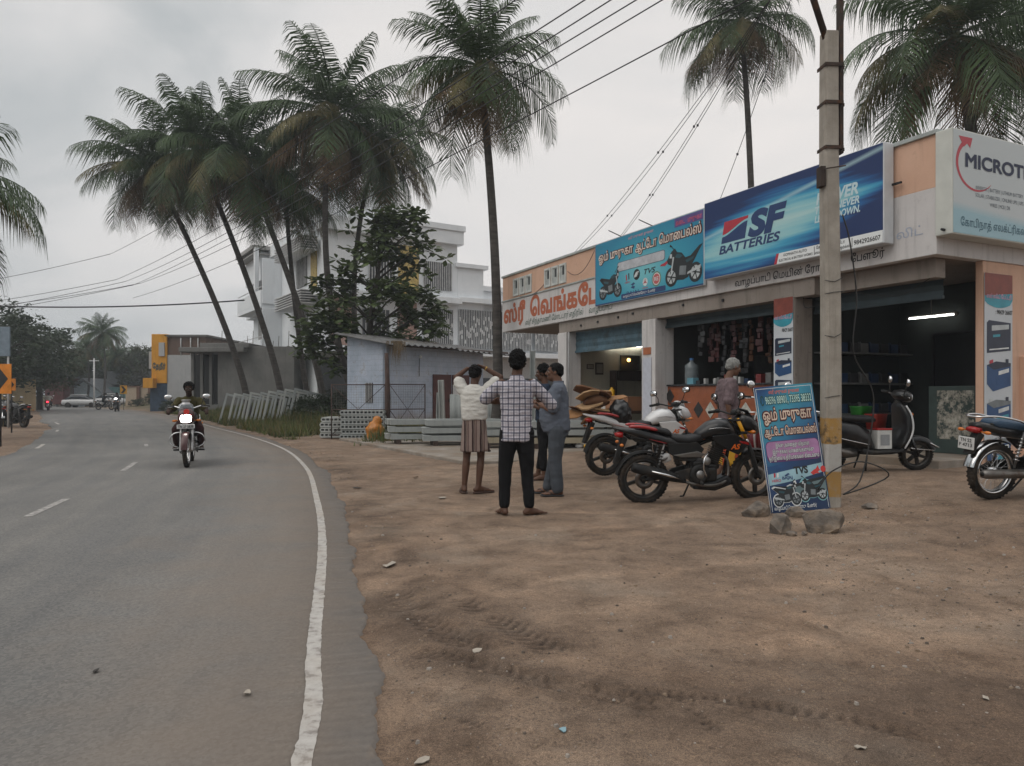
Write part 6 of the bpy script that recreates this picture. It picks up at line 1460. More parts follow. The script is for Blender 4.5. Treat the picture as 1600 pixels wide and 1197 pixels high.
b = MB(); torso(b, [(.80, 0, 0, .150, .125), (.82, 0, 0, .166, .135), (1.0, 0, .005, .166, .13), (1.2, 0, .005, .176, .125), (1.31, 0, .0, .182, .105), (1.38, 0, 0, .14, .078), (1.42, 0, 0, .064, .06)], 24, 2.3)
for s in (-1, 1):
    sh_, el, wr = [Vector(q) for q in armE[s]]; limb(b, [sh_, sh_.lerp(el, .85)], [.078, .072])
cloth(Ep, 'shirt', b, PSH, .011, 2, .010, 17)
b = MB(); torso(b, [(.20, 0, -.02, .165, .17), (.25, 0, -.02, .18, .19), (.5, 0, .0, .175, .17), (.75, 0, .01, .165, .145), (.90, 0, 0, .14, .11)], 24, 2.5)
cloth(Ep, 'lungi', b, m, .012, 2, .012, 19, 14, 4)
for s in (-1, 1): sandal(Ep, legE[s][2], 0, SAN)
# ---- riders
def rider(label, loc, rz, shirt, trous, sk_m=SKV, scooter=False, barefoot=False, pillion=False, z=0, vox=.011, headyaw=0, helmet=None):
    """seated rider; local +X is forward like the motorcycle, built in +Y then turned"""
    P = person(label, (loc[0], loc[1], loc[2] + .02), rz - R(90)); P.scale = (1, 1, .92); sk = MB(); H = .80 if not scooter else .78
    hT = head(sk, (0, .08, H + .70), R(headyaw), R(-4)); sk.cap((0, -.04, H + .55), (0, .06, H + .65), .056, .052)
    torso(sk, [(H + .02, 0, -.14, .15, .11), (H + .2, 0, -.12, .13, .095), (H + .42, 0, -.06, .16, .10), (H + .50, 0, -.05, .11, .065), (H + .56, 0, -.045, .055, .05)])
    ar = {}; lg = {}
    for s in (-1, 1):
        sh_, el, wr = (s * .17, -.05, H + .46), (s * .30, .12, H + .25), (s * .325, .31, H + .29); ar[s] = (sh_, el, wr)
        limb(sk, [sh_, el, wr], [.048, .040, .029]); hand(sk, wr, (0, .8, -.35), (0, -.35, -.8), .17, 1.1, s)
        if scooter: hip, kn, an = (s * .09, -.12, H + .02), (s * .15, .28, H - .04), (s * .14, .20, .40)
        else: hip, kn, an = (s * .09, -.12, H + .02), (s * .20, .27, H - .11), (s * .215, -.02, .37)
        lg[s] = (hip, kn, an); limb(sk, [hip, kn, an], [.09, .06, .042]); foot(sk, an, R(s * -4))
    link_mesh('body', remesh(sk, vox, 2), sk_m, P)
    hair(P, hT, vol=.022, rough_=.016, seed=loc[0], top=.012); face_bits(P, hT)
    b = MB(); torso(b, [(H - .02, 0, -.14, .15, .13), (H + .0, 0, -.14, .172, .145), (H + .2, 0, -.12, .172, .135), (H + .36, 0, -.08, .185, .13), (H + .46, 0, -.055, .185, .105), (H + .52, 0, -.05, .14, .078), (H + .56, 0, -.045, .066, .06)], 24, 2.3)
    for s in (-1, 1): sh_, el, wr = [Vector(q) for q in ar[s]]; limb(b, [sh_, sh_.lerp(el, .75)], [.080, .068])
    cloth(P, 'shirt', b, shirt, vox, 2, .009, loc[0])
    b = MB()
    for s in (-1, 1): hip, kn, an = [Vector(q) for q in lg[s]]; limb(b, [hip, hip.lerp(kn, .5), kn, kn.lerp(an, .85)], [.115, .098, .08, .06])
    torso(b, [(H - .08, 0, -.14, .16, .12), (H + .06, 0, -.14, .165, .13)])
    cloth(P, 'trousers', b, trous, vox, 2, .007, loc[0])
    return P
OLIVE = clothmat('olive_tshirt', (.058, .050, .018)); MAROON = clothmat('maroon_cloth', (.035, .014, .014))
rx, ry = -6.1, 13.9; rdir = R(-70)
bike_ride = make_motorcycle('dark red motorcycle with glowing headlight ridden towards the viewer on the road', GLB, mat('dark_red_paint', (.045, .007, .007), .3, coat=.15), 'commuter', steer=R(-4), loc=(rx, ry, .006), rz=rdir, lit=True, plate='TN 27 5838', rim=CHR)
b = MB(Matrix.Translation((.655, 0, 1.0)) @ Matrix(((0, 0, 1, 0), (1, 0, 0, 0), (0, 1, 0, 0), (0, 0, 0, 1)))); b.prism(circle2(0, 0, .05, 14), -.03, .012, plane='xy'); b.prism([(-.09, -.05), (.09, -.05), (.04, -.075), (-.04, -.075)], -.03, .008, plane='xy'); b.build('decal', mat('red_sticker', (.55, .03, .02), .4), bike_ride)
rider('bushy-haired rider in olive shirt on the oncoming motorcycle with a steel pot before him', (rx, ry, .02), rdir, OLIVE, MAROON, SKV, vox=.010)
o = thing('steel_pot', 'round aluminium water pot carried on the tank of the oncoming motorcycle', 'pot', (rx + .02, ry - .18, .975))
b = MB(); b.lathe([(0, 0), (.09, .005), (.135, .05), (.145, .10), (.12, .155), (.075, .185), (.062, .205), (.085, .235), (.085, .24), (.06, .215), (0, .20)], 28); b.build('pot_body', mat('aluminium', (.45, .45, .46), .35, .9), o)
b = MB(); b.lathe([(.080, .232), (.090, .238), (.080, .246)], 24); b.build('rim', mat('aluminium_rim', (.5, .5, .5), .3, .9), o)
# far traffic
fx, fy = -36.5, 66.0
bk = make_motorcycle('pale motorcycle crossing the far end of the road', WHB, WHB, 'commuter', loc=(fx, fy, .006), rz=R(-12))
rider('rider in dark shirt on the pale motorcycle at the far bend', (fx, fy, .02), R(-12), clothmat('far_dark_shirt', (.02, .025, .03)), BT, SKV, vox=.02)
fx, fy = -32.2, 60.0
sc2 = make_scooter('dark scooter with lit lamp coming round the far bend', GLB, loc=(fx, fy, .006), rz=R(-72))
b = MB(); b.ell((.56, 0, 1.03), (.03, .10, .06), 12); b.build('headlight', mat('far_headlight', (1, 1, 1), emit=14, var=0), sc2)
rider('rider in dark clothes on the scooter with the lit lamp', (fx, fy, .02), R(-72), clothmat('far_black_shirt', (.015, .016, .02)), BT, SKV, scooter=True, vox=.02)
fx, fy = -40.0, 63.5
bk = make_motorcycle('motorcycle with glowing red tail light riding away near the cream wall', GLB, REDB, 'commuter', loc=(fx, fy, .006), rz=R(118), lit='tail')
rider('rider in white shirt riding away behind the glowing red tail light', (fx, fy, .02), R(118), WSH, BT, SKV, vox=.02)
# parked on the left shoulder
for k, (x_, y_, rz_, lb, st) in enumerate(((-20.6, 30.5, R(150), 'black motorcycle parked on the left shoulder with its tail to the road', 'sport'), (-21.8, 31.4, R(128), 'chrome-guarded motorcycle parked farthest left on the dirt shoulder', 'commuter'))):
    make_motorcycle(lb, GLB, WHB, st, loc=(x_, y_, GR(x_, y_)), rz=rz_, lean=R(5), group='two-wheelers parked on the left shoulder')
# ------------------------------------------------------------------ pole, leaning board, rocks
m, n, l, p = node_mat('pole_concrete')
t = n.new('ShaderNodeTexCoord').outputs['Object']; sp = n.new('ShaderNodeSeparateXYZ'); l.new(t, sp.inputs[0])
c = nramp(n, l, nnoise(n, l, t, 4, 6, .65), [(.3, (.235, .21, .178)), (.55, (.32, .29, .25)), (.75, (.40, .365, .32))])
mpn = n.new('ShaderNodeMapping'); mpn.inputs['Scale'].default_value = (16, 16, .7); l.new(t, mpn.inputs[0])
c = nmix(n, l, nrange(n, l, nnoise(n, l, mpn.outputs[0], 1.2, 6, .7), .5, .72, 0, .5), c, (.15, .13, .105))
zz = nm(n, l, 'ADD', sp.outputs[2], nrange(n, l, nnoise(n, l, t, 9, 5), 0, 1, -.025, .025))
wear = nrange(n, l, nnoise(n, l, t, 11, 7, .7), .30, .50, .25, .95)
def band(z0, z1, col, wmul=1.0):
    global c
    a = nm(n, l, 'MULTIPLY', nrange(n, l, zz, z0 - .006, z0 + .006), nrange(n, l, zz, z1 - .006, z1 + .006, 1, 0))
    c = nmix(n, l, nm(n, l, 'MULTIPLY', nm(n, l, 'MULTIPLY', a, wear), wmul), c, col)
band(.72, 1.00, (.33, .185, .045)); band(.42, .72, (.37, .36, .34)); band(.14, .42, (.33, .19, .055))
blk = nm(n, l, 'MULTIPLY', nm(n, l, 'MULTIPLY', nrange(n, l, zz, .71, .75), nrange(n, l, zz, .98, 1.0, 1, 0)), nrange(n, l, nnoise(n, l, t, 9, 7, .75), .50, .62, 0, .85))
c = nmix(n, l, blk, c, (.045, .038, .030))
l.new(c, p.inputs['Base Color']); p.inputs['Roughness'].default_value = .9
nbump(n, l, p, nnoise(n, l, t, 45, 6, .7), .5, .01)
PX, PY = 3.49, 8.08; PZ = GR(PX, PY)
o = thing('utility_pole', 'tall concrete utility pole with worn yellow and white bands beside the leaning board', 'pole', (PX, PY, PZ - .03), R(4))
b = MB(); w0, w1 = .092, .080; ch = .025
def oct_(w_): return [(w_, -w_ + ch), (w_, w_ - ch), (w_ - ch, w_), (-w_ + ch, w_), (-w_, w_ - ch), (-w_, -w_ + ch), (-w_ + ch, -w_), (w_ - ch, -w_)]
zs = [0, .8, 1.6, 2.4, 3.2, 4.0, 4.6, 5.22]; vs = []; fs = []
for z in zs:
    w_ = w0 + (w1 - w0) * z / 5.22; vs += [(a + .012 * math.sin(z * 1.1), bb, z) for a, bb in oct_(w_)]
for i in range(len(zs) - 1):
    for j in range(8): fs.append((i * 8 + j, i * 8 + (j + 1) % 8, (i + 1) * 8 + (j + 1) % 8, (i + 1) * 8 + j))
fs.append(tuple(range((len(zs) - 1) * 8, len(zs) * 8))); b.add(vs, fs); b.build('shaft', m, o)
RUST = mat('rusty_iron', (.045, .032, .026), .75, .4, dirt=(.11, .05, .025), dscale=8)
for z_ in (4.83, 4.42, 3.93, 4.0): 
    b = MB(); w_ = .086; 
    if z_ == 4.0: continue
    b.box(-w_ - .012, w_ + .02, -w_ - .012, -w_ + .0, z_, z_ + .035); b.box(-w_ - .012, -w_, -w_, w_ + .012, z_, z_ + .035); b.box(w_ + .004, w_ + .02, -w_, w_ + .012, z_, z_ + .035); b.box(w_ + .02, w_ + .07, -.02, .0, z_, z_ + .035); b.build('clamp', RUST, o)
b = MB(); b.box(-.145, -.09, -.09, .02, 3.52, 3.74); b.tube([(-.12, -.115, 3.7), (.12, -.115, 3.74)], .008, 6); b.build('fuse_box', RUST, o, bevel=.006)
b = MB(); b.box(.092, .135, -.04, .04, 3.9, 6.4); b.build('steel_channel', RUST, o)
b = MB(); b.tube([(-.06, -.03, 5.15), (-.34, -.05, 5.95), (-.46, -.06, 6.35)], .035, 6); b.build('strut_arm', RUST, o)
for k, z_ in enumerate((1.22, 1.9, 2.35, 2.5)): b = MB(); b.tube([(-.10, -.08, z_), (0, -.10, z_ + .02 * (-1) ** k), (.10, -.08, z_ + .03), (.10, .08, z_)], .004, 5); b.build('wire_wrap', DKMET, o)
CAB = mat('black_cable', (.012, .012, .012), .5)
b = MB(); b.tube(spline([(PX + .13, PY - .02, PZ + 3.2), (PX + .22, PY + .0, PZ + 2.9), (PX + .34, PY + .1, PZ + 2.3), (PX + .33, PY + .15, PZ + 1.7), (PX + .62, PY + .3, PZ + 1.25), (PX + .58, PY + .3, PZ + .7), (PX + .42, PY + .2, PZ + .25), (PX + .2, PY + .1, PZ + .12), (PX + .62, PY - .05, PZ + .34), (PX + .3, PY - .1, PZ + .5), (PX - .05, PY - .16, PZ + .40), (PX - .2, PY - .16, PZ + .2)], 6), .008, 6)
o = b.build('cable', CAB); tag(o, 'black cable dangling down the utility pole and looped about its foot', 'cable')
# leaning printed board
m, n, l, p = node_mat('blue_board_print')
t = n.new('ShaderNodeTexCoord').outputs['Object']; sp = n.new('ShaderNodeSeparateXYZ'); l.new(t, sp.inputs[0])
v_ = nm(n, l, 'ADD', nm(n, l, 'MULTIPLY', sp.outputs[1], .75), nm(n, l, 'MULTIPLY', nm(n, l, 'ABSOLUTE', nm(n, l, 'ADD', sp.outputs[0], -.08)), -.55))
c = nramp(n, l, v_, [(.05, (.010, .030, .085)), (.30, (.012, .055, .16)), (.50, (.03, .17, .30)), (.72, (.045, .28, .38)), (.95, (.012, .075, .20)), (1.05, (.01, .045, .14))])
c = nmix(n, l, 1.0, c, nramp(n, l, nnoise(n, l, t, 5, 5), [(.3, (.85, .85, .85)), (.7, (1.1, 1.1, 1.1))]), 'MULTIPLY')
l.new(c, p.inputs['Base Color']); p.inputs['Roughness'].default_value = .35
bx, by = 2.79, 7.92; SB = thing('leaning_board', 'blue printed Tamil board with motorcycle pictures leaning on the utility pole', 'sign', (bx, by, GR(bx, by) - .01))
SB.rotation_euler = (R(-8), R(-5), R(3)); SB.scale = (.82, 1, 1)
# plane: x right, z up, facing -y
Q = Matrix(((1, 0, 0, 0), (0, 0, -1, 0), (0, 1, 0, 0), (0, 0, 0, 1)))
WB, HB = .80, 1.38
b = MB(Q); b.box(0, WB, 0, HB, -.02, 0); b.build('board_panel', mat('board_edge_white', (.5, .5, .5), .6), SB, bevel=.003)
me_ = MB(); NX, NY = 10, 16; vs = []; fs = []
for j in range(NY + 1):
    for i in range(NX + 1):
        x0_, y0_ = WB * i / NX, HB * j / NY; vs.append((x0_, y0_, .0035))
for j in range(NY):
    for i in range(NX): fs.append((j * (NX + 1) + i, j * (NX + 1) + i + 1, (j + 1) * (NX + 1) + i + 1, (j + 1) * (NX + 1) + i))
b = MB(); b.add([(x0_, y0_, z_) for x0_, y0_, z_ in vs], fs); fc = b.build('printed_face', m, SB, fixn=False); fc.matrix_local = Q
b = MB(Q)
for x0_, x1_, y0_, y1_ in ((.018, .024, .02, HB - .02), (WB - .024, WB - .018, .02, HB - .02), (.018, WB - .018, HB - .026, HB - .02)): b.box(x0_, x1_, y0_, y1_, .003, .0045)
b.build('border_line', WHT, SB)
Z0 = .006; CRE = mat('print_cream2', (.62, .50, .40), .5)
L = lambda s_, x_, y_, sz, m_, w_, off=.02, z=0, al='c': lettering(s_, Q @ Matrix.Translation((x_, y_, 0)), sz, m_, SB, off=off, width=w_, z=Z0 + z, align=al)
L('ஸ்ரீ முருகன் துணை', .40, 1.295, .055, mat('print_salmon', (.62, .16, .12), .5), .42, .012)
for off, m_, z in ((.09, mat('print_deepgreen', (.01, .06, .05), .5), 0), (.015, mat('print_mint', (.42, .62, .58), .5), .0015)): L('✆ 96596 88901, 73395 38332', .41, 1.185, .115, m_, .70, off, z)
for off, m_, z in ((.11, PBK, 0), (.075, DKRED, .0015), (.012, CRE, .003)):
    L('ஓம் முருகா', .40, 1.005, .165, m_, .66 + off * .3, off, z); L('ஆட்டோ மொபைல்ஸ்', .41, .838, .115, m_, .70 + off * .25, off, z)
def flatB(poly, m_, dz, nm_='print'): return flat(SB, Q, poly, m_, Z0 + dz, nm_, .001)
flatB(rrect(.045, .775, .545, .775, .06), mat('print_violet', (.10, .035, .13), .5), 0, 'text_panel'); flatB(rrect(.055, .765, .575, .768, .055), mat('print_lilac', (.36, .18, .34), .5), .001, 'text_panel')
for k, (s_, w_) in enumerate((('இங்கு அனைத்து விதமான', .46), ('இரு சக்கர வாகனங்களுக்கு', .56), ('ஒரிஜினல் உதிரிபாகங்கள் கிடைக்கும்', .68))):
    for off, m_, z in ((.07, mat('print_plum', (.05, .02, .07), .5), .003), (.012, WHT, .0045)): L(s_, .41, .705 - k * .068, .058, m_, w_, off, z)
flatB([(.03, .42), (.25, .445), (.77, .50), (.77, .40), (.35, .33), (.03, .30)], mat('print_ice', (.26, .42, .48), .5), -.0008)
flatB([(.03, .505), (.20, .515), (.30, .49), (.14, .47), (.03, .455)], BTB, .0002)
flatB([(.05, .30), (.27, .275), (.60, .335), (.785, .355), (.785, .33), (.50, .285), (.28, .245)], PBK, .0004)
flatB([(.35, .27), (.785, .325), (.785, .14), (.40, .13)], mat('print_shade', (.13, .19, .20), .5), .0002)
L('TVS', .475, .405, .105, PBK, .19, .05, .001)
flatB([(.60, .40), (.64, .425), (.68, .44), (.71, .475), (.72, .44), (.735, .42), (.70, .405), (.72, .385), (.69, .39), (.66, .385), (.63, .375)], mat('print_scarlet', (.50, .035, .03), .5), .001)
flatB(circle2(.775, .43, .035, 14), mat('print_scarlet', (.5, .035, .03), .5), .001)
L('HERO', .13, .335, .04, REDP, .12, .02, .001); flatB([(.10, .38), (.125, .39), (.13, .43), (.105, .43)], REDP, .001); flatB([(.14, .38), (.165, .385), (.17, .43), (.15, .425)], WHT, .001)
L('BAJAJ', .28, .355, .045, NVP, .14, .025, .001); flatB([(.25, .40), (.30, .42), (.32, .405), (.28, .395), (.32, .38), (.25, .39)], NVP, .001)
print_bike(SB, Q, .24, .185, .36, Z0 + .0015, outline=WHT); print_bike(SB, Q, .60, .215, .36, Z0 + .001, flip=-1, sport=True, outline=mat('print_teal_halo', (.20, .42, .46), .5))
L('வாழப்பாடி மெயின்ரோடு, பேளூர் - 636 104', .40, .035, .05, WHT, .70, .012, .0005)
b = MB(Q); b.prism([(.72, .42), (.86, .44), (.80, .95), (.735, .98)], -.034, -.030, plane='xy'); b.build('torn_backing', mat('paper_white', (.5, .5, .5), .7), SB)
# rocks round the foot of the pole
ROCK = mat('granite_rock', (.125, .105, .088), .9, var=.4, scale=9, bump=.6, bscale=30, dirt=(.24, .18, .125), dscale=4, dlo=.45, dhi=.7)
def rock(label, x, y, sx, sy, sz, rz, seed, vox=.02, cut=None):
    rg = random.Random(seed); vs = []
    me = bpy.data.meshes.new('rock'); bm = bmesh.new()
    for k in range(26):
        a, bb = rg.uniform(0, 6.283), math.acos(rg.uniform(-1, 1)); q = rg.uniform(.82, 1.0)
        bm.verts.new((sx * q * math.sin(bb) * math.cos(a), sy * q * math.sin(bb) * math.sin(a), sz * (q * math.cos(bb) * .9 + .45)))
    r_ = bmesh.ops.convex_hull(bm, input=bm.verts); bmesh.ops.delete(bm, geom=[v for v in bm.verts if not v.link_faces], context='VERTS')
    bmesh.ops.subdivide_edges(bm, edges=bm.edges, cuts=3, use_grid_fill=True)
    for v in bm.verts: v.co += v.co.normalized() * (.10 * min(sx, sz) * mnoise.noise(v.co * 14 + Vector((seed, 0, 0))) + .05 * min(sx, sz) * mnoise.noise(v.co * 40))
    bmesh.ops.recalc_face_normals(bm, faces=bm.faces); bm.to_mesh(me); bm.free(); me.materials.append(ROCK)
    o = bpy.data.objects.new('rock', me); COL.objects.link(o); o.location = (x, y, GR(x, y) - sz * .15); o.rotation_euler = (0, 0, rz); tag(o, label, 'rock', 'rocks round the foot of the pole'); return o
rock('large brown boulder in front of the utility pole', 2.95, 6.95, .23, .14, .20, R(-14), 3)
rock('upright grey rock left of the large boulder', 2.54, 6.98, .125, .11, .175, R(20), 8)
rock('flat-topped grey rock at the lower left corner of the leaning board', 2.60, 7.84, .18, .13, .15, R(10), 14)
rock('small stone between the two front rocks', 2.72, 6.85, .04, .035, .03, R(50), 21)
rock('pale small stone against the upright grey rock', 2.60, 6.84, .06, .04, .035, R(-20), 25)
rock('low stone tucked between the board and the pole foot', 2.98, 7.70, .13, .09, .09, R(-30), 31)
rock('half-buried stone right of the pole foot', 3.82, 7.85, .12, .09, .05, R(40), 36)
# litter on the dirt
LIT = [mat('dead_leaf', (.11, .065, .035), .9), mat('paper_scrap', (.34, .30, .25), .8), mat('blue_plastic', (.20, .32, .36), .5), mat('dark_scrap', (.03, .025, .022), .8)]
rng = random.Random(77)
def scrap(label, cat, name, x, y, s, m_, seed):
    rg = random.Random(seed); b = MB(); n_ = 7; ring = [(s * rg.uniform(.5, 1.1) * math.cos(6.283 * k / n_), s * .5 * rg.uniform(.6, 1.2) * math.sin(6.283 * k / n_), s * rg.uniform(.03, .28)) for k in range(n_)]
    b.add(ring + [(0, 0, s * .12)] + [(u, v, q - .003) for u, v, q in ring] + [(0, 0, s * .12 - .003)], [(k, (k + 1) % n_, n_) for k in range(n_)] + [(n_ + 1 + (k + 1) % n_, n_ + 1 + k, 2 * n_ + 1) for k in range(n_)])
    o = b.build(name, m_, fixn=False); xa = np.array([x]); ya = np.array([y]); d = road_d(xa, ya); gz_ = float(base_h(xa, ya, d)[0] + detail(xa, ya)[0][0] * ss((d[0] - .25) / .5)) if d[0] > .3 else .008
    o.location = (x, y, gz_ + .004); o.rotation_euler = (rg.uniform(-.1, .1), rg.uniform(-.1, .1), rg.uniform(0, 6)); tag(o, label, cat, 'litter on the dirt and road'); return o
for k, (px, py, s, mi, lb) in enumerate(((745, 1021, .035, 1, 'pale stone chip beside the dark tyre track'), (880, 1144, .03, 2, 'scrap of pale blue plastic on the dark dirt near the bottom'), (660, 1188, .04, 1, 'crumpled pale scrap at the bottom edge of the picture'), (387, 1087, .035, 1, 'small pale clump lying on the asphalt'), (150, 1052, .03, 3, 'dark curled leaf on the grey asphalt'), (558, 763, .10, 3, 'dark broken brick piece by the road edge'), (610, 883, .10, 1, 'flat pale stone slab by the asphalt edge'), (650, 748, .10, 0, 'brown leaf lying far out on the dirt before the stacked posts'), (840, 805, .05, 0, 'small dead leaf right of the checked-shirt man'), (1345, 1172, .03, 1, 'narrow pale scrap at the lower right'), (1540, 1092, .03, 1, 'small white scrap at the right edge of the dirt'), (690, 780, .08, 1, 'whitish stone left of the white-shirted man'))):
    Y = 1495 / (py - 618); X = (px - 800) * Y / 1150; scrap(lb, 'litter', 'litter', X, Y, s, LIT[mi], k + 3)
# ------------------------------------------------------------------ trees
def leafmat(name, c, var=.45, sc=.9, rough=.55):
    m, n, l, p = node_mat(name)
    t = n.new('ShaderNodeTexCoord').outputs['Object']
    c_ = nramp(n, l, nnoise(n, l, t, sc, 4), [(.3, tuple(v * (1 - var) for v in c)), (.7, tuple(v * (1 + var) for v in c))])
    c_ = nmix(n, l, .6, c_, nmix(n, l, 1.0, c_, nramp(n, l, nnoise(n, l, t, 11, 2), [(.3, (.55, .6, .55)), (.7, (1.5, 1.4, 1.3))]), 'MULTIPLY'))
    l.new(c_, p.inputs['Base Color']); p.inputs['Roughness'].default_value = rough; p.inputs['Specular IOR Level'].default_value = .35
    tr = n.new('ShaderNodeBsdfTranslucent'); l.new(c_, tr.inputs[0]); ms = n.new('ShaderNodeMixShader'); ms.inputs[0].default_value = .22
    l.new(p.outputs[0], ms.inputs[1]); l.new(tr.outputs[0], ms.inputs[2]); l.new(ms.outputs[0], n['Material Output'].inputs[0])
    return m
PALM = leafmat('palm_green', (.048, .082, .030)); PALMY = leafmat('palm_yellow_green', (.115, .100, .034)); PALMD = leafmat('palm_dry', (.120, .075, .035), .35)
m, n, l, p = node_mat('palm_bark')
t = n.new('ShaderNodeTexCoord').outputs['Object']
mpn = n.new('ShaderNodeMapping'); mpn.inputs['Scale'].default_value = (1.5, 1.5, 7); l.new(t, mpn.inputs[0])
f = nnoise(n, l, mpn.outputs[0], 1.6, 6, .6)
l.new(nramp(n, l, f, [(.3, (.030, .026, .023)), (.55, (.060, .053, .047)), (.75, (.10, .09, .08))]), p.inputs['Base Color']); p.inputs['Roughness'].default_value = .95
nbump(n, l, p, f, .7, .03)
PBARK = m
def frond(b, rng, az, el0, L, droop, twist=0, nl=54, lw=.046, wind=(0, 0)):
    """one arched feather leaf with hanging leaflets"""
    hf = rng.uniform(.6, 1.35); S = 14; P = []; p_ = Vector((0, 0, 0)); d0 = Vector((math.cos(az), math.sin(az), 0)); side0 = Vector((-math.sin(az), math.cos(az), 0))
    for i in range(S + 1):
        s = i / S; el = el0 - droop * s ** 1.35; d = d0 * math.cos(el) + Vector((0, 0, math.sin(el))) + Vector((wind[0], wind[1], 0)) * s
        d.normalize(); P.append((p_.copy(), d)); p_ = p_ + d * L / S
    b.tube([q[0] for q in P], [.035 * (1 - .85 * i / S) + .004 for i in range(S + 1)], 4, caps=False)
    for k in range(nl):
        s = .10 + .90 * (k + rng.random() * .6) / nl; f = s * S; i = min(S - 1, int(f)); u = f - i
        q = P[i][0].lerp(P[i + 1][0], u); d = P[i][1].lerp(P[i + 1][1], u).normalized(); up = d.cross(side0)
        if up.z < 0 and abs(up.z) > .3: pass
        sd_ = side0; nrm = sd_.cross(d)
        ll = L * .33 * (math.sin(math.pi * min(1, s * .86 + .12)) ** .55) * rng.uniform(.85, 1.1)
        for sg in (-1, 1):
            if rng.random() < .06: continue
            out = (sd_ * sg * .82 + d * .62 - nrm * rng.uniform(-.05, .30) * 0).normalized()
            hang = rng.uniform(.35, .95) * hf
            tip = q + out * ll * .80 + Vector((wind[0], wind[1], 0)) * ll * .25 - Vector((0, 0, 1)) * ll * hang
            mid = q + out * ll * .50 - Vector((0, 0, 1)) * ll * hang * .28
            w_ = d * lw * (.5 + .5 * math.sin(math.pi * s))
            b.add([q - w_ * .5, q + w_ * .5, mid + w_ * .55, mid - w_ * .55, tip], [(0, 1, 2, 3), (3, 2, 4)], True)
def palm_crown(seed, n_g=25, n_y=6, n_d=9, L=4.3, wind=(-.2, .05)):
    rng = random.Random(seed); out = []
    for cnt, kind in ((n_g, 0), (n_y, 1), (n_d, 2)):
        b = MB()
        for k in range(cnt):
            az = k * 2.39996 + rng.uniform(-.3, .3) + kind
            if kind == 0: u = (k + .5) / cnt; el = R(86 - 112 * u + rng.uniform(-8, 8)); dr = R(42 + 62 * u + rng.uniform(-10, 12)); l_ = L * rng.uniform(.86, 1.08) * (.82 + .3 * u)
            elif kind == 1: el = R(rng.uniform(-25, 15)); dr = R(rng.uniform(60, 85)); l_ = L * rng.uniform(.75, .95)
            else: el = R(rng.uniform(-65, -30)); dr = R(rng.uniform(15, 50)); l_ = L * rng.uniform(.65, .9)
            frond(b, rng, az, el, l_, dr, nl=64 if kind < 2 else 40, wind=wind)
        out.append(b)
    return out
CROWNS = {}
NUT = mat('coconut_green', (.055, .06, .018), .5, var=.3)
def crown_mesh(key, **k):
    if key not in CROWNS:
        bs = palm_crown(key, **k); ms = []
        for b, m_, nm_ in zip(bs, (PALM, PALMY, PALMD), ('crown', 'yellowing_fronds', 'dry_fronds')):
            me = b.mesh(nm_); me.materials.append(m_); ms.append((nm_, me))
        rg = random.Random(key); b = MB()
        for i in range(11): a = rg.uniform(0, 6.28); b.ell((.32 * math.cos(a) * rg.uniform(.6, 1.2), .32 * math.sin(a), -.25 - rg.uniform(0, .35)), (.11, .11, .14), 8)
        b.lathe([(.0, .5), (.10, .3), (.20, .0), (.17, -.3)], 10)
        me = b.mesh('coconut_cluster'); me.materials.append(NUT); ms.append(('coconut_cluster', me)); CROWNS[key] = ms
    return CROWNS[key]
def palm(label, base, crown, bend, r0=.17, key=1, scale=1.0, rz=0, group='coconut palms', tilt=(0, 0)):
    base = Vector(base); crown = Vector(crown); o = thing('coconut_palm', label, 'palm tree', base, 0, group)
    c = crown - base; mid = c * .5 + Vector(bend); pts = spline([(0, 0, -.3), c * .22 + Vector(bend) * .72, mid, c * .78 + Vector(bend) * .68, c], 7)
    n_ = len(pts); b = MB(); b.tube(pts, [r0 * (1.55 - .55 * min(1, i / 4)) * (1 - .42 * i / n_) for i in range(n_)], 10); b.build('trunk', PBARK, o)
    for nm_, me in crown_mesh(key):
        q = bpy.data.objects.new(nm_, me); COL.objects.link(q); q.parent = o; q.location = c; q.scale = (scale,) * 3; q.rotation_euler = (tilt[0], tilt[1], rz)
    return o
def PT(px, py, Y): return ((px - 800) * Y / 1150, Y, 1.3 + (618 - py) * Y / 1150)
def PG(px, Y):
    X = (px - 800) * Y / 1150; return (X, Y, GR(X, Y))
palm('leaning coconut palm at the left end of the roadside row', PG(392, 36), PT(238, 262, 36), (.9, 0, -1.0), .17, 1, .92, .3)
palm('leaning coconut palm second from the left in the roadside row', PG(446, 35), PT(306, 236, 35), (.7, 0, -.9), .17, 2, 1.04, 1.9)
palm('leaning coconut palm with broad crown in the middle of the roadside row', PG(510, 34), PT(378, 246, 34), (.6, 0, -.8), .17, 3, 1.02, 4.1)
palm('straight slender coconut palm behind the leaning row, before the white house', PG(484, 37.5), PT(446, 300, 37.5), (-.15, 0, 0), .15, 7, .8, 2.6)
palm('tall full-crowned coconut palm rising behind the broad-leaved tree', PG(566, 33), PT(520, 178, 33), (-.9, 0, -.5), .17, 4, 1.12, .8)
palm('coconut palm with yellowing skirt right of the tall full-crowned one', PG(575, 37), PT(588, 236, 37), (-.9, 0, 0), .16, 8, 1.0, 5.0)
palm('single tall coconut palm standing at the left end of the shop row', (-.46, 22.3, 0), PT(749, 104, 22.3), (.20, 0, 0), .165, 5, .76, .9, 'coconut palms')
palm('slender coconut palm rising behind the blue battery sign', (9.75, 30, 0), PT(1158, 34, 30), (.25, 0, 0), .17, 6, .80, .4)
palm('big-crowned coconut palm behind the inverter sign at the top right', (13.9, 21.5, 0), PT(1490, 58, 21.5), (.4, 0, 0), .22, 5, 1.0, 2.2)
palm('coconut palm at the far top right, cut by the picture edge', (18.2, 24, 0), PT(1650, 70, 24), (.3, 0, 0), .2, 4, .95, 3.3)
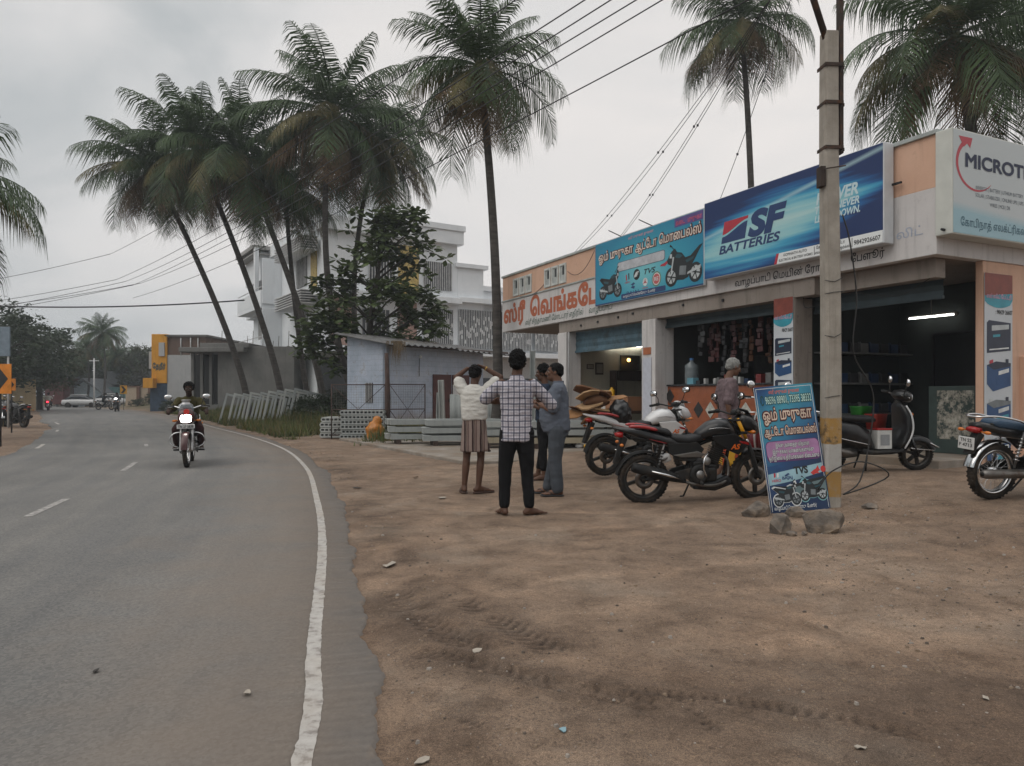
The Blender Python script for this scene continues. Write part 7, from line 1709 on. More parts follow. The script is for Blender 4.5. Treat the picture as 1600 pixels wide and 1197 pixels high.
palm('coconut palm on the left verge whose frond tips enter the left edge', (-17.6, 21.5, 0), PT(-125, 275, 21.5), (.3, 0, 0), .18, 3, .9, 1.2)
for k, (px, py, Y, s) in enumerate(((160, 520, 82, .72), (135, 546, 86, .6), (88, 528, 88, .4), (186, 556, 90, .6), (108, 566, 84, .5))):
    palm(('tallest far coconut palm above the distant tree line', 'far coconut palm just left of the tallest far one', 'thin areca-like far palm at the left of the tree line', 'far palm right of the tallest far one by the yellow building', 'low far palm among the distant houses')[k], PG(px, Y), PT(px, py, Y), (.3, 0, 0), .15, 6 if k % 2 else 1, s, k * 1.3, 'far coconut palms beyond the bend')
# broad-leaved tree beside the shed
LEAFB = leafmat('broad_leaf_green', (.070, .100, .036), .5, 2.2, .45); BARK = mat('grey_bark', (.055, .046, .038), .95, var=.3, bump=.6, bscale=18, vec=(2, 2, .6))
def big_leaf(b, p, d, nrm, L, W):
    d = Vector(d).normalized(); nrm = Vector(nrm); lat = d.cross(nrm); lat = lat.normalized() if lat.length > .01 else Vector((1, 0, 0)); nrm = lat.cross(d)
    pt = lambda u, v, h: p + d * L * u + lat * W * v + nrm * h * L
    b.add([pt(0, 0, 0), pt(.35, .36, -.03), pt(.70, .50, -.02), pt(1, 0, -.14), pt(.70, -.50, -.02), pt(.35, -.36, -.03), pt(.36, 0, .04), pt(.72, 0, .03)], [(0, 1, 6), (1, 2, 7, 6), (2, 3, 7), (0, 6, 5), (5, 6, 7, 4), (4, 7, 3)], True)
rng = random.Random(31); TB = Vector(PG(580, 31)); o = thing('broadleaf_tree', 'dark broad-leaved tree with large leaves rising behind the blue-washed shed', 'tree', TB)
bt = MB(); bl = MB(); H = 8.2
tr_pts = spline([(0, 0, -.2), (.05, 0, 1.5), (-.1, .1, 3.2), (.1, 0, 5.0), (.35, 0, 6.6), (.5, 0, 8.0)], 6)
bt.tube(tr_pts, [.17 * (1 - .8 * i / len(tr_pts)) + .02 for i in range(len(tr_pts))], 8)
tips = []
SH = [(-2.9, 3.6, .6), (-2.4, 4.2, 0), (-1.9, 3.3, .4), (-3.1, 3.0, -.3), (-1.4, 5.2, .5), (-2.1, 5.6, -.2), (-.9, 4.3, .8), (-.4, 5.8, .6), (.3, 6.6, .6), (.9, 7.4, .2), (1.5, 8.2, 0), (.9, 8.5, .3), (.2, 8.3, 0), (-.6, 7.3, .2), (2.0, 8.6, .2), (2.5, 7.3, -.2), (1.9, 6.4, .2), (2.7, 5.3, .2), (1.6, 5.3, .6), (2.3, 4.3, .1), (2.9, 3.9, .3), (1.3, 4.3, .6), (.5, 4.9, .9), (.2, 3.6, .8), (-.6, 3.2, .6), (-1.6, 2.5, .3), (1.1, 3.3, .4), (2.0, 3.2, .1), (-1.2, 6.3, .3), (-1.0, 3.7, -.7), (.7, 5.9, -.6), (1.5, 7.1, -.5), (-1.7, 4.5, -.7), (1.9, 4.8, -.7), (-.2, 4.6, -.8), (.4, 7.6, -.3), (3.0, 4.7, .0), (2.2, 7.9, .4)]
for k, (x, z, y) in enumerate(SH):
    x *= .92
    zz_ = max(1.2, z - abs(x) * .45 - .5); i = min(range(len(tr_pts)), key=lambda q: abs(tr_pts[q].z - zz_)); a = tr_pts[i]; e_ = Vector((x * .95, y * 1.6 * rng.choice((-1, 1)), z))
    mid = a.lerp(e_, .55) + Vector((0, 0, .12)); bt.tube([a, mid, e_], [.05, .032, .012], 5)
    nt_ = rng.randint(9, 12) if z < 6 else rng.randint(8, 11)
    for j in range(nt_):
        tp = e_ + Vector((rng.gauss(0, .32), rng.gauss(0, .34), rng.gauss(0, .24))); bt.tube([mid.lerp(e_, rng.uniform(.5, 1)), tp], [.012, .006], 4, caps=False)
        nl_ = rng.randint(7, 11)
        for q in range(nl_):
            a_ = q * 2.4 + rng.uniform(-.4, .4); el = rng.uniform(-.7, .6); d = Vector((math.cos(a_) * math.cos(el), math.sin(a_) * math.cos(el), math.sin(el)))
            big_leaf(bl, tp + d * rng.uniform(.02, .12), d, (rng.uniform(-.4, .4), rng.uniform(-.4, .4), 1), rng.uniform(.28, .46), rng.uniform(.18, .28))
bt.build('trunk', BARK, o); bl.build('crown', LEAFB, o, fixn=False)
# leafy background trees
LEAFS = [leafmat('tree_green', (.026, .040, .018), .5, .5), leafmat('tree_olive', (.040, .046, .019), .5, .5)]
def leafy_proto(seed, Rx, Rz, H, n_cl, per, leaf, m_):
    rng = random.Random(seed); bl = MB(); bt = MB()
    bt.tube([(0, 0, -.5), (.15, 0, H * .3), (-.1, 0, H * .62)], [.32, .24, .12], 7)
    for k in range(n_cl):
        a = rng.uniform(0, 6.283); u = rng.uniform(-1, 1); q = rng.uniform(.25, 1) ** .6
        c = Vector((Rx * q * math.cos(a) * math.sqrt(1 - u * u), Rx * q * math.sin(a) * math.sqrt(1 - u * u), H - Rz + Rz * q * u)); r = rng.uniform(.5, 1.15) * Rx * .26
        if k % 4 == 0: bt.tube([(0, 0, H * .4), c], [.10, .03], 4, caps=False)
        for j in range(per):
            d = Vector((rng.gauss(0, 1), rng.gauss(0, 1), rng.gauss(0, .7))).normalized(); p = c + d * r * rng.uniform(.45, 1); s = leaf * rng.uniform(.6, 1.3)
            e1 = Vector((rng.gauss(0, 1), rng.gauss(0, 1), rng.gauss(0, .5))).normalized(); e2 = d.cross(e1)
            if e2.length < .05: continue
            e2.normalize(); bl.add([p - e1 * s, p + e2 * s * .4, p + e1 * s, p - e2 * s * .4], [(0, 1, 2, 3)], True)
    mb1 = bl.mesh('crown'); mb1.materials.append(m_); mb2 = bt.mesh('trunk'); mb2.materials.append(BARK); return mb1, mb2
LP_ = [leafy_proto(1, 4.6, 3.6, 8.5, 85, 75, .20, LEAFS[0]), leafy_proto(2, 3.6, 3.3, 7.5, 70, 75, .18, LEAFS[1]), leafy_proto(3, 2.6, 1.6, 3.0, 45, 60, .14, LEAFS[0])]
def leafy(label, px, Y, k, s, sz=None, group='broad-crowned trees beyond the bend', rz=0):
    o = thing('leafy_tree', label, 'tree', PG(px, Y), rz, group)
    for nm_, me in zip(('crown', 'trunk'), LP_[k]):
        q = bpy.data.objects.new(nm_, me); COL.objects.link(q); q.parent = o; q.scale = (s, s, sz or s)
    return o
for k, (px, Y, kk, s, sz, lb) in enumerate(((-40, 52, 0, .95, .95, 'dark broad tree at the left edge behind the blue hoarding'), (22, 60, 0, .95, .98, 'dark broad tree behind the cream wall'), (62, 66, 1, .95, .95, 'olive tree right of the dark broad one'), (100, 92, 0, .95, .9, 'wide far tree behind the red-roofed house'), (140, 98, 1, 1.15, .95, 'far tree under the tallest far palm'), (185, 95, 0, .9, .85, 'far tree behind the teal house'), (222, 90, 1, .9, .95, 'far rounded tree against the yellow-fronted building'), (250, 98, 0, 1.0, .8, 'far tree showing above the beige compound wall'), (45, 95, 0, 1.2, .9, 'far dark tree filling the gap at left'), (-90, 70, 0, 1.1, 1.1, 'tree outside the left edge of the road'), (165, 112, 0, 1.3, .85, 'dim farthest tree on the horizon'), (80, 115, 1, 1.6, .85, 'dim farthest tree behind the thin palm'), (225, 118, 0, 1.3, .75, 'dim farthest tree behind the compound wall'), (330, 95, 0, 1.0, .7, 'tree hidden behind the unfinished building'))):
    leafy(lb, px, Y, kk, s, sz, rz=k * 1.1)
for k, (px, Y, s, lb) in enumerate(((268, 57, .42, 'small roadside shrub before the whitewashed wall'), (240, 74, .5, 'low shrub at the foot of the compound wall'), (505, 30, .42, 'shrub beside the palm feet left of the shed'), (485, 31.5, .38, 'low weedy shrub left of the palm feet'), (455, 37, .45, 'shrub in front of the grey block wall'), (535, 32, .45, 'shrub between the broad-leaved tree and the palm feet'), (10, 38, .42, 'shrub behind the parked motorcycles on the left'), (215, 76, .35, 'small shrub on the verge beside the yellow chevron sign'))):
    leafy(lb, px, Y, 2, s, s * .8, 'roadside shrubs', k * 1.7)
# grass along the verge
GRS = leafmat('grass_green', (.085, .105, .032), .45, 1.2); GRD = leafmat('grass_dry', (.17, .135, .06), .35, 1.2)
rng = random.Random(3); gx, gy = [], []
while len(gx) < 16000:
    s_ = rng.uniform(35, 75); d_ = abs(rng.gauss(0, 2.4)) + .75; i = int(np.searchsorted(LS, s_)); x = LP[i][0] + LN[i][0] * d_; y = LP[i][1] + LN[i][1] * d_
    if vnoise(np.array([x * .8]), np.array([y * .8]))[0] < .34 - .1 * (d_ > 2): continue
    if -6.5 < x < -4 and y < 24: continue
    gx.append(x + rng.uniform(-.2, .2)); gy.append(y + rng.uniform(-.2, .2))
for k in range(2500): gx.append(rng.uniform(-26, -18.5)); gy.append(rng.uniform(30, 44))
gx = np.array(gx); gy = np.array(gy); gd = road_d(gx, gy); gz = base_h(gx, gy, gd); b = MB()
for x, y, z, d in zip(gx, gy, gz, gd):
    if -7.6 < d < .6: continue
    h = rng.uniform(.10, .34) * (1 if d < 2.5 else 1.5) * rng.choice((.6, 1, 1.3)); a = rng.uniform(0, 6.28); w_ = .022; lx, ly = rng.gauss(0, .10), rng.gauss(0, .10); b.cm = 1 if rng.random() < .3 else 0
    for q in range(2):
        a += 1.9; b.add([(x - w_ * math.cos(a), y - w_ * math.sin(a), z - .02), (x + w_ * math.cos(a), y + w_ * math.sin(a), z - .02), (x + lx * (1 - 2 * q), y + ly, z + h)], [(0, 1, 2)], True)
g = b.build('grass', [GRS, GRD], fixn=False); tag(g, kind='stuff')

# ------------------------------------------------------------------ white house
HW = wallmat('white_house_paint', (.68, .71, .735), (.76, .78, .80), streak=.15); HD = mat('house_dark_glass', (.035, .04, .045), .15); HJ = mat('ochre_jali', (.42, .31, .10), .6, var=.35, scale=9); HP = mat('pink_jali', (.36, .24, .20), .8, var=.4, scale=16)
HG = mat('house_grey_panel', (.32, .31, .30), .7, var=.12); GRILL = mat('white_steel', (.5, .5, .5), .5)
hz_ = math.atan2(.538, .843); HLOC = (-11.8, 46, 0); Hh = thing('white_house', 'large white three-storey house with stepped roofline and balconies behind the palms', 'house', HLOC, hz_)
# local: x along the front (away to the right), y along the left face (away), z up
def hb(nm_, m_, *bx, bev=.02):
    b = MB()
    for q in bx: b.box(*q)
    return b.build(nm_, m_, Hh, bevel=bev)
hb('wall', HW, (0, 9.5, .0, 18, 4.35, 12.0))
hb('wall', HW, (9.5, 11.6, .0, 14, 4.35, 10.2)); hb('wall', HW, (11.6, 24, .3, 14, 4.35, 8.75))
hb('ground_storey', HW, (.3, 24, 2.2, 17, 0, 4.0)); hb('ground_recess', HD, (.5, 9, 2.1, 2.2, .3, 3.8), (12.0, 23, 2.1, 2.2, .8, 2.6))
hb('floor_slab', HW, (-.4, 24.3, -1.2, 18, 4.0, 4.35)); hb('floor_slab', HW, (-.5, 9.4, -.9, 18.4, 7.55, 7.95)); hb('floor_slab', HW, (9.4, 24.3, -.5, 14, 7.75, 8.1))
hb('parapet_wall', HW, (-.3, 9.8, -.4, 18, 11.7, 12.6)); hb('parapet_wall', HW, (5.6, 9.9, -.5, 6, 12.6, 13.0)); hb('parapet_wall', HW, (9.3, 11.9, -.2, 14, 10.2, 10.5)); hb('parapet_wall', HW, (11.4, 24.3, .05, 14, 8.75, 9.1))
hb('stair_tower', HW, (.8, 5.2, 1.5, 8, 12.6, 15.2))
hb('ornamental_jali', HJ, (5.05, 6.55, -.06, 0, 7.97, 11.3)); hb('ornamental_jali', HP, (.4, 2.2, -.06, 0, 4.5, 7.5)); hb('ornamental_jali', HP, (5.0, 6.4, -.05, 0, 4.6, 7.5))
hb('ornamental_jali', HJ, (-.06, 0, 1.2, 2.4, 7.97, 11.4))
# windows with bars on the front
def hwin(x0, x1, z0, z1, face='f', bars=9, sq=False, y=0.0):
    b = MB()
    if face == 'f': b.box(x0, x1, y - .05, y - .003, z0, z1)
    else: b.box(-.05, -.003, x0, x1, z0, z1)
    f = b.build('window', HD, Hh); b = MB()
    for k in range(bars + 1):
        u = x0 + (x1 - x0) * k / bars
        if face == 'f': b.box(u - .022, u + .022, y - .11, y - .06, z0, z1)
        else: b.box(-.11, -.06, u - .022, u + .022, z0, z1)
    if sq:
        rg = random.Random(int(x0 * 10))
        for k in range(bars):
            u = x0 + (x1 - x0) * (k + .5) / bars
            for q in range(2): zz_ = z0 + (z1 - z0) * rg.uniform(.1, .75); b.box(u - .06, u + .06, y - .12, y - .10, zz_, zz_ + .28)
    b.build('bars', GRILL, f)
    return f
hwin(6.95, 9.1, 4.75, 7.2, bars=15, sq=True); hwin(9.6, 12.6, 4.6, 7.3, bars=22, sq=True); hwin(13.0, 15.6, 4.6, 7.3, bars=20, sq=True); hwin(16.0, 18.6, 4.6, 7.3, bars=20, sq=True)
hwin(6.9, 9.0, 8.5, 10.4, bars=15); hwin(3.0, 4.6, 8.4, 10.6, bars=8); hwin(2.5, 4.4, 4.8, 6.9, bars=7)
# left face: balconies, windows, louvres
for (y0, y1, z0) in ((9.5, 16.5, 4.35), (9.5, 17.0, 7.95)):
    hb('balcony', HW, (-1.5, -.0, y0, y1, z0 - .3, z0), (-1.5, -1.38, y0, y1, z0, z0 + 1.0), (-1.4, 0, y0 - .12, y0, z0, z0 + 3.3)); hb('balcony_recess', HG, (-.05, -.004, y0 + .3, y1 - .3, z0 + .3, z0 + 2.9))
    hb('railing', GRILL, (-1.46, -1.40, y0, y1, z0 + 1.2, z0 + 1.25), bev=0)
hwin(3.3, 5.4, 8.6, 10.8, 's', 7); hwin(3.2, 5.4, 5.0, 7.0, 's', 7); hwin(12.0, 13.2, 4.7, 6.6, 's', 3)
for z0 in (7.97, 11.35):
    for k in range(6): hb('louvre', GRILL, (-1.3, -.2, .4, 6.6, z0 - .9 + k * .16 + (0 if z0 < 9 else 0), z0 - .84 + k * .16), bev=0)
hb('sloping_canopy', HG, (-1.6, .0, 11.5, 17.2, 12.25, 12.55), (-1.5, 0, 11.6, 17, 11.9, 12.0)); hb('pillar', HW, (-1.5, -1.2, 11.2, 11.6, 8, 12.3)); hb('upper_room', HW, (-.9, .1, 12, 16.8, 10.0, 12.2))
hb('roof_tank', mat('tank_black', (.03, .03, .03), .6), (6.5, 7.9, 5, 6.4, 13.0, 14.2), bev=.2)
# ------------------------------------------------------------------ unfinished concrete block and its neighbours
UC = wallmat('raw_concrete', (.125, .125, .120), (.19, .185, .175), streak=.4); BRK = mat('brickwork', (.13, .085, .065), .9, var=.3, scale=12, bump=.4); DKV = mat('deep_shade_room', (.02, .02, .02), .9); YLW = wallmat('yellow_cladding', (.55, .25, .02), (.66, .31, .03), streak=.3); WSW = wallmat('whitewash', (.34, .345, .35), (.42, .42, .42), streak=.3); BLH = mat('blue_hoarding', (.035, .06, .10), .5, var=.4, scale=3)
o = thing('unfinished_building', 'unfinished grey concrete block with open bays and bare rebar behind the leaning palms', 'building', (0, 0, 0))
b = MB(); b.box(-19.2, -14.2, 48, 54, 0, 4.5); b.build('block_wall', UC, o, bevel=.03)
b = MB(); b.box(-21.4, -17.2, 47.2, 54, 4.1, 4.4); b.box(-20.2, -17, 47.6, 54, 4.4, 4.7); b.build('roof_slab', UC, o, bevel=.03)
for k in range(4): b = MB(); b.box(-21.2 + k * .6, -21.02 + k * .6, 48.6, 48.9, 0, 4.1); b.build('column', UC, o)
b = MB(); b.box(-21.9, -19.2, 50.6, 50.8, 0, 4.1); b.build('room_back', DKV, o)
b = MB(); b.box(-21.3, -19.2, 48.5, 50.6, 0, .7); b.build('plinth', UC, o)
RB = mat('rebar', (.06, .04, .03), .8)
for k in range(12):
    x = -21.1 + k * .58 + (k % 3) * .1; b = MB(); b.tube([(x, 50, 4.4), (x + .05, 50, 5.0 + (k % 4) * .35)], .02, 5); b.build('rebar_stub', RB, o)
o = thing('roadside_shop', 'whitewashed two-storey shop with tall yellow fascia and brick upper wall beyond the palms', 'building', (0, 0, 0))
b = MB(); b.box(-28.1, -25.0, 60, 72, 0, 4.6); b.build('lower_wall', WSW, o); b = MB(); b.box(-28.1, -25.0, 60.1, 72, 4.6, 6.1); b.build('upper_wall', BRK, o); b = MB(); b.box(-28.3, -24.8, 59.9, 72.2, 6.1, 6.25); b.build('roof_edge', UC, o)
b = MB(); b.box(-29.35, -28.1, 59.9, 60.6, 2.3, 6.3); b.build('yellow_fascia', YLW, o, bevel=.03); b = MB(); b.box(-29.7, -28.9, 59.2, 59.89, 1.9, 2.7); b.build('yellow_box_sign', YLW, o, bevel=.03)
b = MB(); b.box(-28.7, -28.25, 59.78, 59.89, 4.5, 5.6); b.build('white_plate', WSW, o); b = MB(); b.box(-29.5, -28.1, 60.0, 60.6, 0, 2.29); b.build('shopfront', BLH, o)
lettering('தேநீர்', Matrix.Translation((-28.72, 59.89, 3.5)) @ Matrix(((1, 0, 0, 0), (0, 0, -1, 0), (0, 1, 0, 0), (0, 0, 0, 1))), .55, mat('dark_teal_lettering', (.03, .06, .06), .6), o, off=.04, width=1.05, z=.01)
b = MB(); b.box(-29.7, -29.36, 60.2, 60.3, 3.5, 4.9); b.build('side_plate', WSW, o)
for k, x in enumerate((-27.0, -26.2, -25.6)): b = MB(); b.tube([(x, 60, 4.6), (x, 60, 6.0)], .05, 6); b.build('prop_post', GRILL, o)
# far left: walls, huts, cars, signs
CRW = wallmat('cream_wall_paint', (.42, .33, .19), (.50, .40, .24), streak=.25); RDB = mat('red_brown_wall', (.085, .022, .02), .8); BEI = wallmat('beige_wall', (.38, .30, .22), (.45, .36, .27), streak=.3); BRP = mat('brown_pillar', (.13, .065, .04), .8); TEA = mat('teal_wall', (.10, .20, .20), .8); ROOFG = mat('grey_roof_sheet', (.13, .14, .15), .7, var=.25)
def simple(name, label, cat, parts):
    o = thing(name, label, cat, (0, 0, 0))
    for nm_, m_, bx in parts:
        b = MB()
        for q in bx: b.box(*q)
        b.build(nm_, m_, o, bevel=.02)
    return o
def bx_(px0, px1, Y, z0, z1, dep=3): return ((px0 - 800) * Y / 1150, (px1 - 800) * Y / 1150, Y, Y + dep, z0, z1)
simple('kiosk_house', 'cream-walled roadside room at the left behind the parked motorcycles', 'building', [('wall', CRW, [(-46, -40.1, 58, 62, 0, 2.65)]), ('roof', ROOFG, [(-46.2, -39.9, 57.8, 62.3, 2.65, 2.8)])])
simple('house', 'red-brown house with a flat roof among the far trees', 'house', [('wall', RDB, [bx_(70, 99, 84, .3, 3.3)]), ('roof', ROOFG, [bx_(68, 101, 83.6, 3.3, 3.5)])])
o = thing('house', 'pale-gabled hut with dark sloping roof at the far bend', 'house', (0, 0, 0)); x0, x1, Y = (103 - 800) * 86 / 1150, (158 - 800) * 86 / 1150, 86
b = MB(); b.prism([(x0, 0), (x1, 0), (x1, 1.6), ((x0 + x1) / 2, 2.9), (x0, 1.6)], Y, Y + 5); b.build('gable_wall', mat('pale_blue_wall', (.36, .42, .46), .8), o)
b = MB(); b.prism([(x0 - .5, 1.4), ((x0 + x1) / 2, 3.05), (x1 + .5, 1.4), (x1 + .5, 1.65), ((x0 + x1) / 2, 3.35), (x0 - .5, 1.65)], Y - .4, Y + 5.4); b.build('roof', ROOFG, o)
simple('house', 'teal-walled house with pale roof behind the chevron sign', 'house', [('wall', TEA, [bx_(170, 200, 88, 0, 2.3)]), ('roof', ROOFG, [bx_(167, 236, 90, 2.6, 4.3, 3)])])
simple('compound_wall', 'long beige compound wall with brown pillars at the far bend', 'wall', [('wall_panel', BEI, [bx_(196, 243, 78, 0, 2.2, .2)]), ('pillar', BRP, [bx_(213, 218, 77.8, 0, 2.25, .3)]), ('pillar', BRP, [bx_(231, 236, 77.8, 0, 2.25, .3)]), ('coping', BRP, [bx_(195, 244, 77.9, 2.2, 2.3, .3)])])
def car(label, px, Y, rz):
    o = thing('parked_car', label, 'car', PG(px, Y), rz, 'white cars parked at the far bend'); W_ = mat('car_white', (.52, .52, .52), .3, coat=.5, var=.03)
    b = MB(); b.loft([(-2.0, 0, .62, .62, .22), (-1.85, 0, .62, .78, .30), (-.9, 0, .64, .84, .34), (.9, 0, .63, .84, .33), (1.75, 0, .58, .78, .27), (1.98, 0, .52, .6, .16)], 20, 4); b.build('body', W_, o)
    b = MB(); b.loft([(-1.55, 0, .95, .70, .08), (-1.0, 0, 1.18, .66, .24), (.1, 0, 1.20, .66, .25), (.95, 0, .96, .70, .06)], 18, 3.5); b.build('cabin_glass', HD, o)
    b = MB(); b.loft([(-1.15, 0, 1.40, .55, .03), (-.9, 0, 1.42, .62, .04), (.0, 0, 1.43, .62, .04), (.25, 0, 1.40, .55, .03)], 16, 4); b.build('roof', W_, o)
    for x in (-1.2, 1.25):
        for s in (-1, 1): b = MB(Matrix.Translation((x, s * .76, .31))); b.lathe([(0, -.09), (.22, -.09), (.31, -.07), (.31, .07), (.22, .09), (0, .09)], 20, axis='y'); b.build('wheel', RUB, o)
    for s in (-1, 1): b = MB(); b.ell((1.92, s * .55, .66), (.08, .16, .09), 10); b.build('headlight', LENSC, o)
    for s in (-1, 1): b = MB(); b.ell((-1.95, s * .6, .72), (.06, .10, .12), 10); b.build('taillight', LENSR, o)
car('white parked car broadside before the pale-gabled hut', 130, 80, R(4)); car('white parked car right of the thin far pole', 168, 84, R(165))
CHV = mat('chevron_yellow', (.62, .30, .015), .5); CHO = mat('chevron_orange', (.60, .20, .015), .5)
def chevron(label, px, py, Y, s, m_, rot=0, flip=1):
    P = Vector(PT(px, py, Y)); gz_ = GR(P.x, P.y); o = thing('chevron_sign', label, 'road sign', (P.x, P.y, gz_), rot, 'chevron bend signs')
    h = P.z - gz_; Q = Matrix.Translation((0, 0, h)) @ Matrix(((1, 0, 0, 0), (0, 0, -1, 0), (0, 1, 0, 0), (0, 0, 0, 1)))
    b = MB(Q); b.box(-s / 2, s / 2, -s * .62, s * .62, -.01, .01); b.build('sign_plate', m_, o, bevel=.004)
    b = MB(Q); a = s / 2 * flip; pl = [(-a * .75, .5 * s), (-a * .05, .5 * s), (a * .75, 0), (-a * .05, -.5 * s), (-a * .75, -.5 * s), (a * .0, 0)]
    b.prism(pl if flip > 0 else pl[::-1], .012, .016, plane='xy'); b.build('chevron', BLK, o)
    b = MB(); b.tube([(0, .04, 0), (0, .04, h + s * .55)], .025, 8); b.build('post', DKMET, o)
chevron('large orange chevron sign cut by the left picture edge', -1, 592, 19.0, .62, CHO); chevron('smaller orange chevron sign right of the large one at the left edge', 17, 601, 26, .34, CHO); chevron('yellow chevron sign at the far bend before the compound wall', 193, 609, 66, .62 * 1.0, CHV)
o = thing('hoarding', 'grey-blue hoarding on posts at the left edge above the chevron signs', 'hoarding', PG(-8, 30)); gz_ = 0
b = MB(); b.box(-.75, .62, -.03, .03, 2.9, 4.1); b.build('hoarding_panel', mat('grey_blue_panel', (.17, .22, .27), .5), o, bevel=.01)
for x in (-.6, .5): b = MB(); b.tube([(x, .06, -.1), (x, .06, 4.0)], .04, 8); b.build('post', GRILL, o)
o = thing('lamp_post', 'thin pale pole standing at the far bend before the hut', 'pole', PG(147, 76)); b = MB(); b.tube([(0, 0, -.2), (0, 0, 5.2)], [.10, .07], 8); b.build('shaft', GRILL, o); b = MB(); b.box(-.5, .5, -.04, .04, 4.9, 5.0); b.build('crossarm', GRILL, o)

# ------------------------------------------------------------------ the shed and the concrete-post yard
m, n, l, p = node_mat('blue_limewash')
t = n.new('ShaderNodeTexCoord').outputs['Object']; sp = n.new('ShaderNodeSeparateXYZ'); l.new(t, sp.inputs[0])
c = nramp(n, l, nnoise(n, l, t, 1.3, 7, .65), [(.3, (.30, .35, .42)), (.55, (.42, .47, .56)), (.72, (.50, .53, .58))])
c = nmix(n, l, nrange(n, l, nnoise(n, l, t, 2.6, 8, .75), .55, .66, 0, .6), c, (.17, .145, .125))
lowz = nm(n, l, 'ADD', sp.outputs[2], nrange(n, l, nnoise(n, l, t, 2.2, 6), 0, 1, -.4, .4)); c = nmix(n, l, nrange(n, l, lowz, .15, .75, .85, 0), c, (.24, .16, .105))
br = n.new('ShaderNodeTexBrick'); br.inputs['Scale'].default_value = 1; br.inputs['Mortar Size'].default_value = .008; br.inputs['Brick Width'].default_value = .42; br.inputs['Row Height'].default_value = .2; br.inputs['Color1'].default_value = (1, 1, 1, 1); br.inputs['Color2'].default_value = (.93, .93, .93, 1); br.inputs['Mortar'].default_value = (.62, .62, .62, 1)
cx = n.new('ShaderNodeCombineXYZ'); l.new(nm(n, l, 'ADD', sp.outputs[0], sp.outputs[1]), cx.inputs[0]); l.new(sp.outputs[2], cx.inputs[1]); l.new(cx.outputs[0], br.inputs['Vector'])
c = nmix(n, l, .55, c, nmix(n, l, 1.0, c, br.outputs['Color'], 'MULTIPLY'))
l.new(c, p.inputs['Base Color']); p.inputs['Roughness'].default_value = .9; nbump(n, l, p, nnoise(n, l, t, 20, 6, .7), .4, .015)
LIME = m
SL = (-4.62, 27.0, 0.03); sz_ = math.atan2(.765, .643); sz_ = math.atan2(4.0, 3.36); Sh = thing('shed', 'small blue-washed block shed with lean-to sheet roof and red-brown door', 'shed', SL, sz_)
# local: x along the door side (right, away), y along the left side (left, away)
Wx, Wy = 5.3, 2.3
b = MB(); b.box(0, Wx, 0, .2, 0, 3.15); b.build('wall', LIME, Sh, bevel=.02); b = MB(); b.prism([(0, 0), (Wy, 0), (Wy, 3.55), (0, 3.15)], 0, .2, plane='yz'); b.build('wall', LIME, Sh, bevel=.02)
b = MB(); b.box(Wx - .2, Wx, .2, Wy, 0, 3.2); b.box(.2, Wx, Wy - .2, Wy, 0, 3.4); b.build('wall', LIME, Sh)
RS = mat('weathered_sheet', (.15, .15, .15), .7, .2, var=.3, scale=2, dirt=(.07, .055, .045))
b = MB(); nx_ = 44; vs = []
for i in range(nx_ + 1):
    x = -.35 + (Wx + 1.6) * i / nx_; dz = .03 * (1 if i % 2 else -1)
    for y in (-.75, Wy + .4): vs.append((x, y, 3.22 + dz + (y) * .17 - .07 * x * (x > 3) * .3))
b.add(vs + [(x, y, z + .02) for x, y, z in vs], [(2 * i, 2 * i + 1, 2 * i + 3, 2 * i + 2) for i in range(nx_)] + [(2 * (nx_ + 1) + 2 * i, 2 * (nx_ + 1) + 2 * i + 2, 2 * (nx_ + 1) + 2 * i + 3, 2 * (nx_ + 1) + 2 * i + 1) for i in range(nx_)], True); b.build('roof_sheet', RS, Sh, fixn=False)
b = MB(); b.tube([(-.3, -.5, 3.1), (Wx + 1.0, -.5, 3.08)], .05, 6); b.build('roof_pole', WOODD, Sh)
DOORM = mat('red_brown_door', (.075, .022, .018), .7, var=.25, scale=4)
b = MB(); b.box(2.35, 3.35, -.05, .0, .05, 2.1); d_ = b.build('door', DOORM, Sh, bevel=.01); b = MB(); b.box(3.42, 4.4, -.05, .0, .05, 2.1); d2 = b.build('door', DOORM, Sh, bevel=.01, label='second door leaf with a small pale notice')
b = MB(); b.box(3.42, 3.75, -.058, -.052, 1.25, 1.7); b.build('paper_notice', PLATE, d2); b = MB(); b.box(3.2, 3.24, -.10, -.05, 1.0, 1.15); b.build('handle', DKMET, d_)
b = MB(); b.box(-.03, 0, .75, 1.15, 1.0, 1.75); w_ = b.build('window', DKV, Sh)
b = MB()
for k in range(5): b.box(-.045, -.03, .77 + k * .09, .79 + k * .09, 1.0, 1.75)
b.build('bars', GRILL, w_)
b = MB(); b.ell((1.6, -.12, 2.75), (.07, .07, .07), 10); b.build('bulb', LENSC, Sh); b = MB(); b.tube([(1.6, -.06, 2.7), (1.6, -.05, 2.0)], .012, 5); b.build('conduit', DKMET, Sh)
# dry fronds hanging from the roof corner
THT = leafmat('dry_thatch', (.20, .155, .10), .35, 2); rng = random.Random(6); b = MB()
for k in range(150):
    x = rng.gauss(-.1, .16); y = -.72 + rng.gauss(0, .12); L_ = abs(rng.gauss(0, .42)) + .2; w_ = .012
    b.add([(x - w_, y, 3.22), (x + w_, y, 3.22), (x + rng.gauss(0, .08), y + rng.gauss(0, .05), 3.22 - L_)], [(0, 1, 2)])
for k in range(90):
    x = rng.uniform(-.3, 1.9); b.add([(x, -.78, 3.25), (x + .02, -.78, 3.25), (x + rng.uniform(-.3, .5), -.80, 3.25 + rng.uniform(-.10, .12))], [(0, 1, 2)])
b.build('hanging_thatch', THT, Sh, fixn=False)
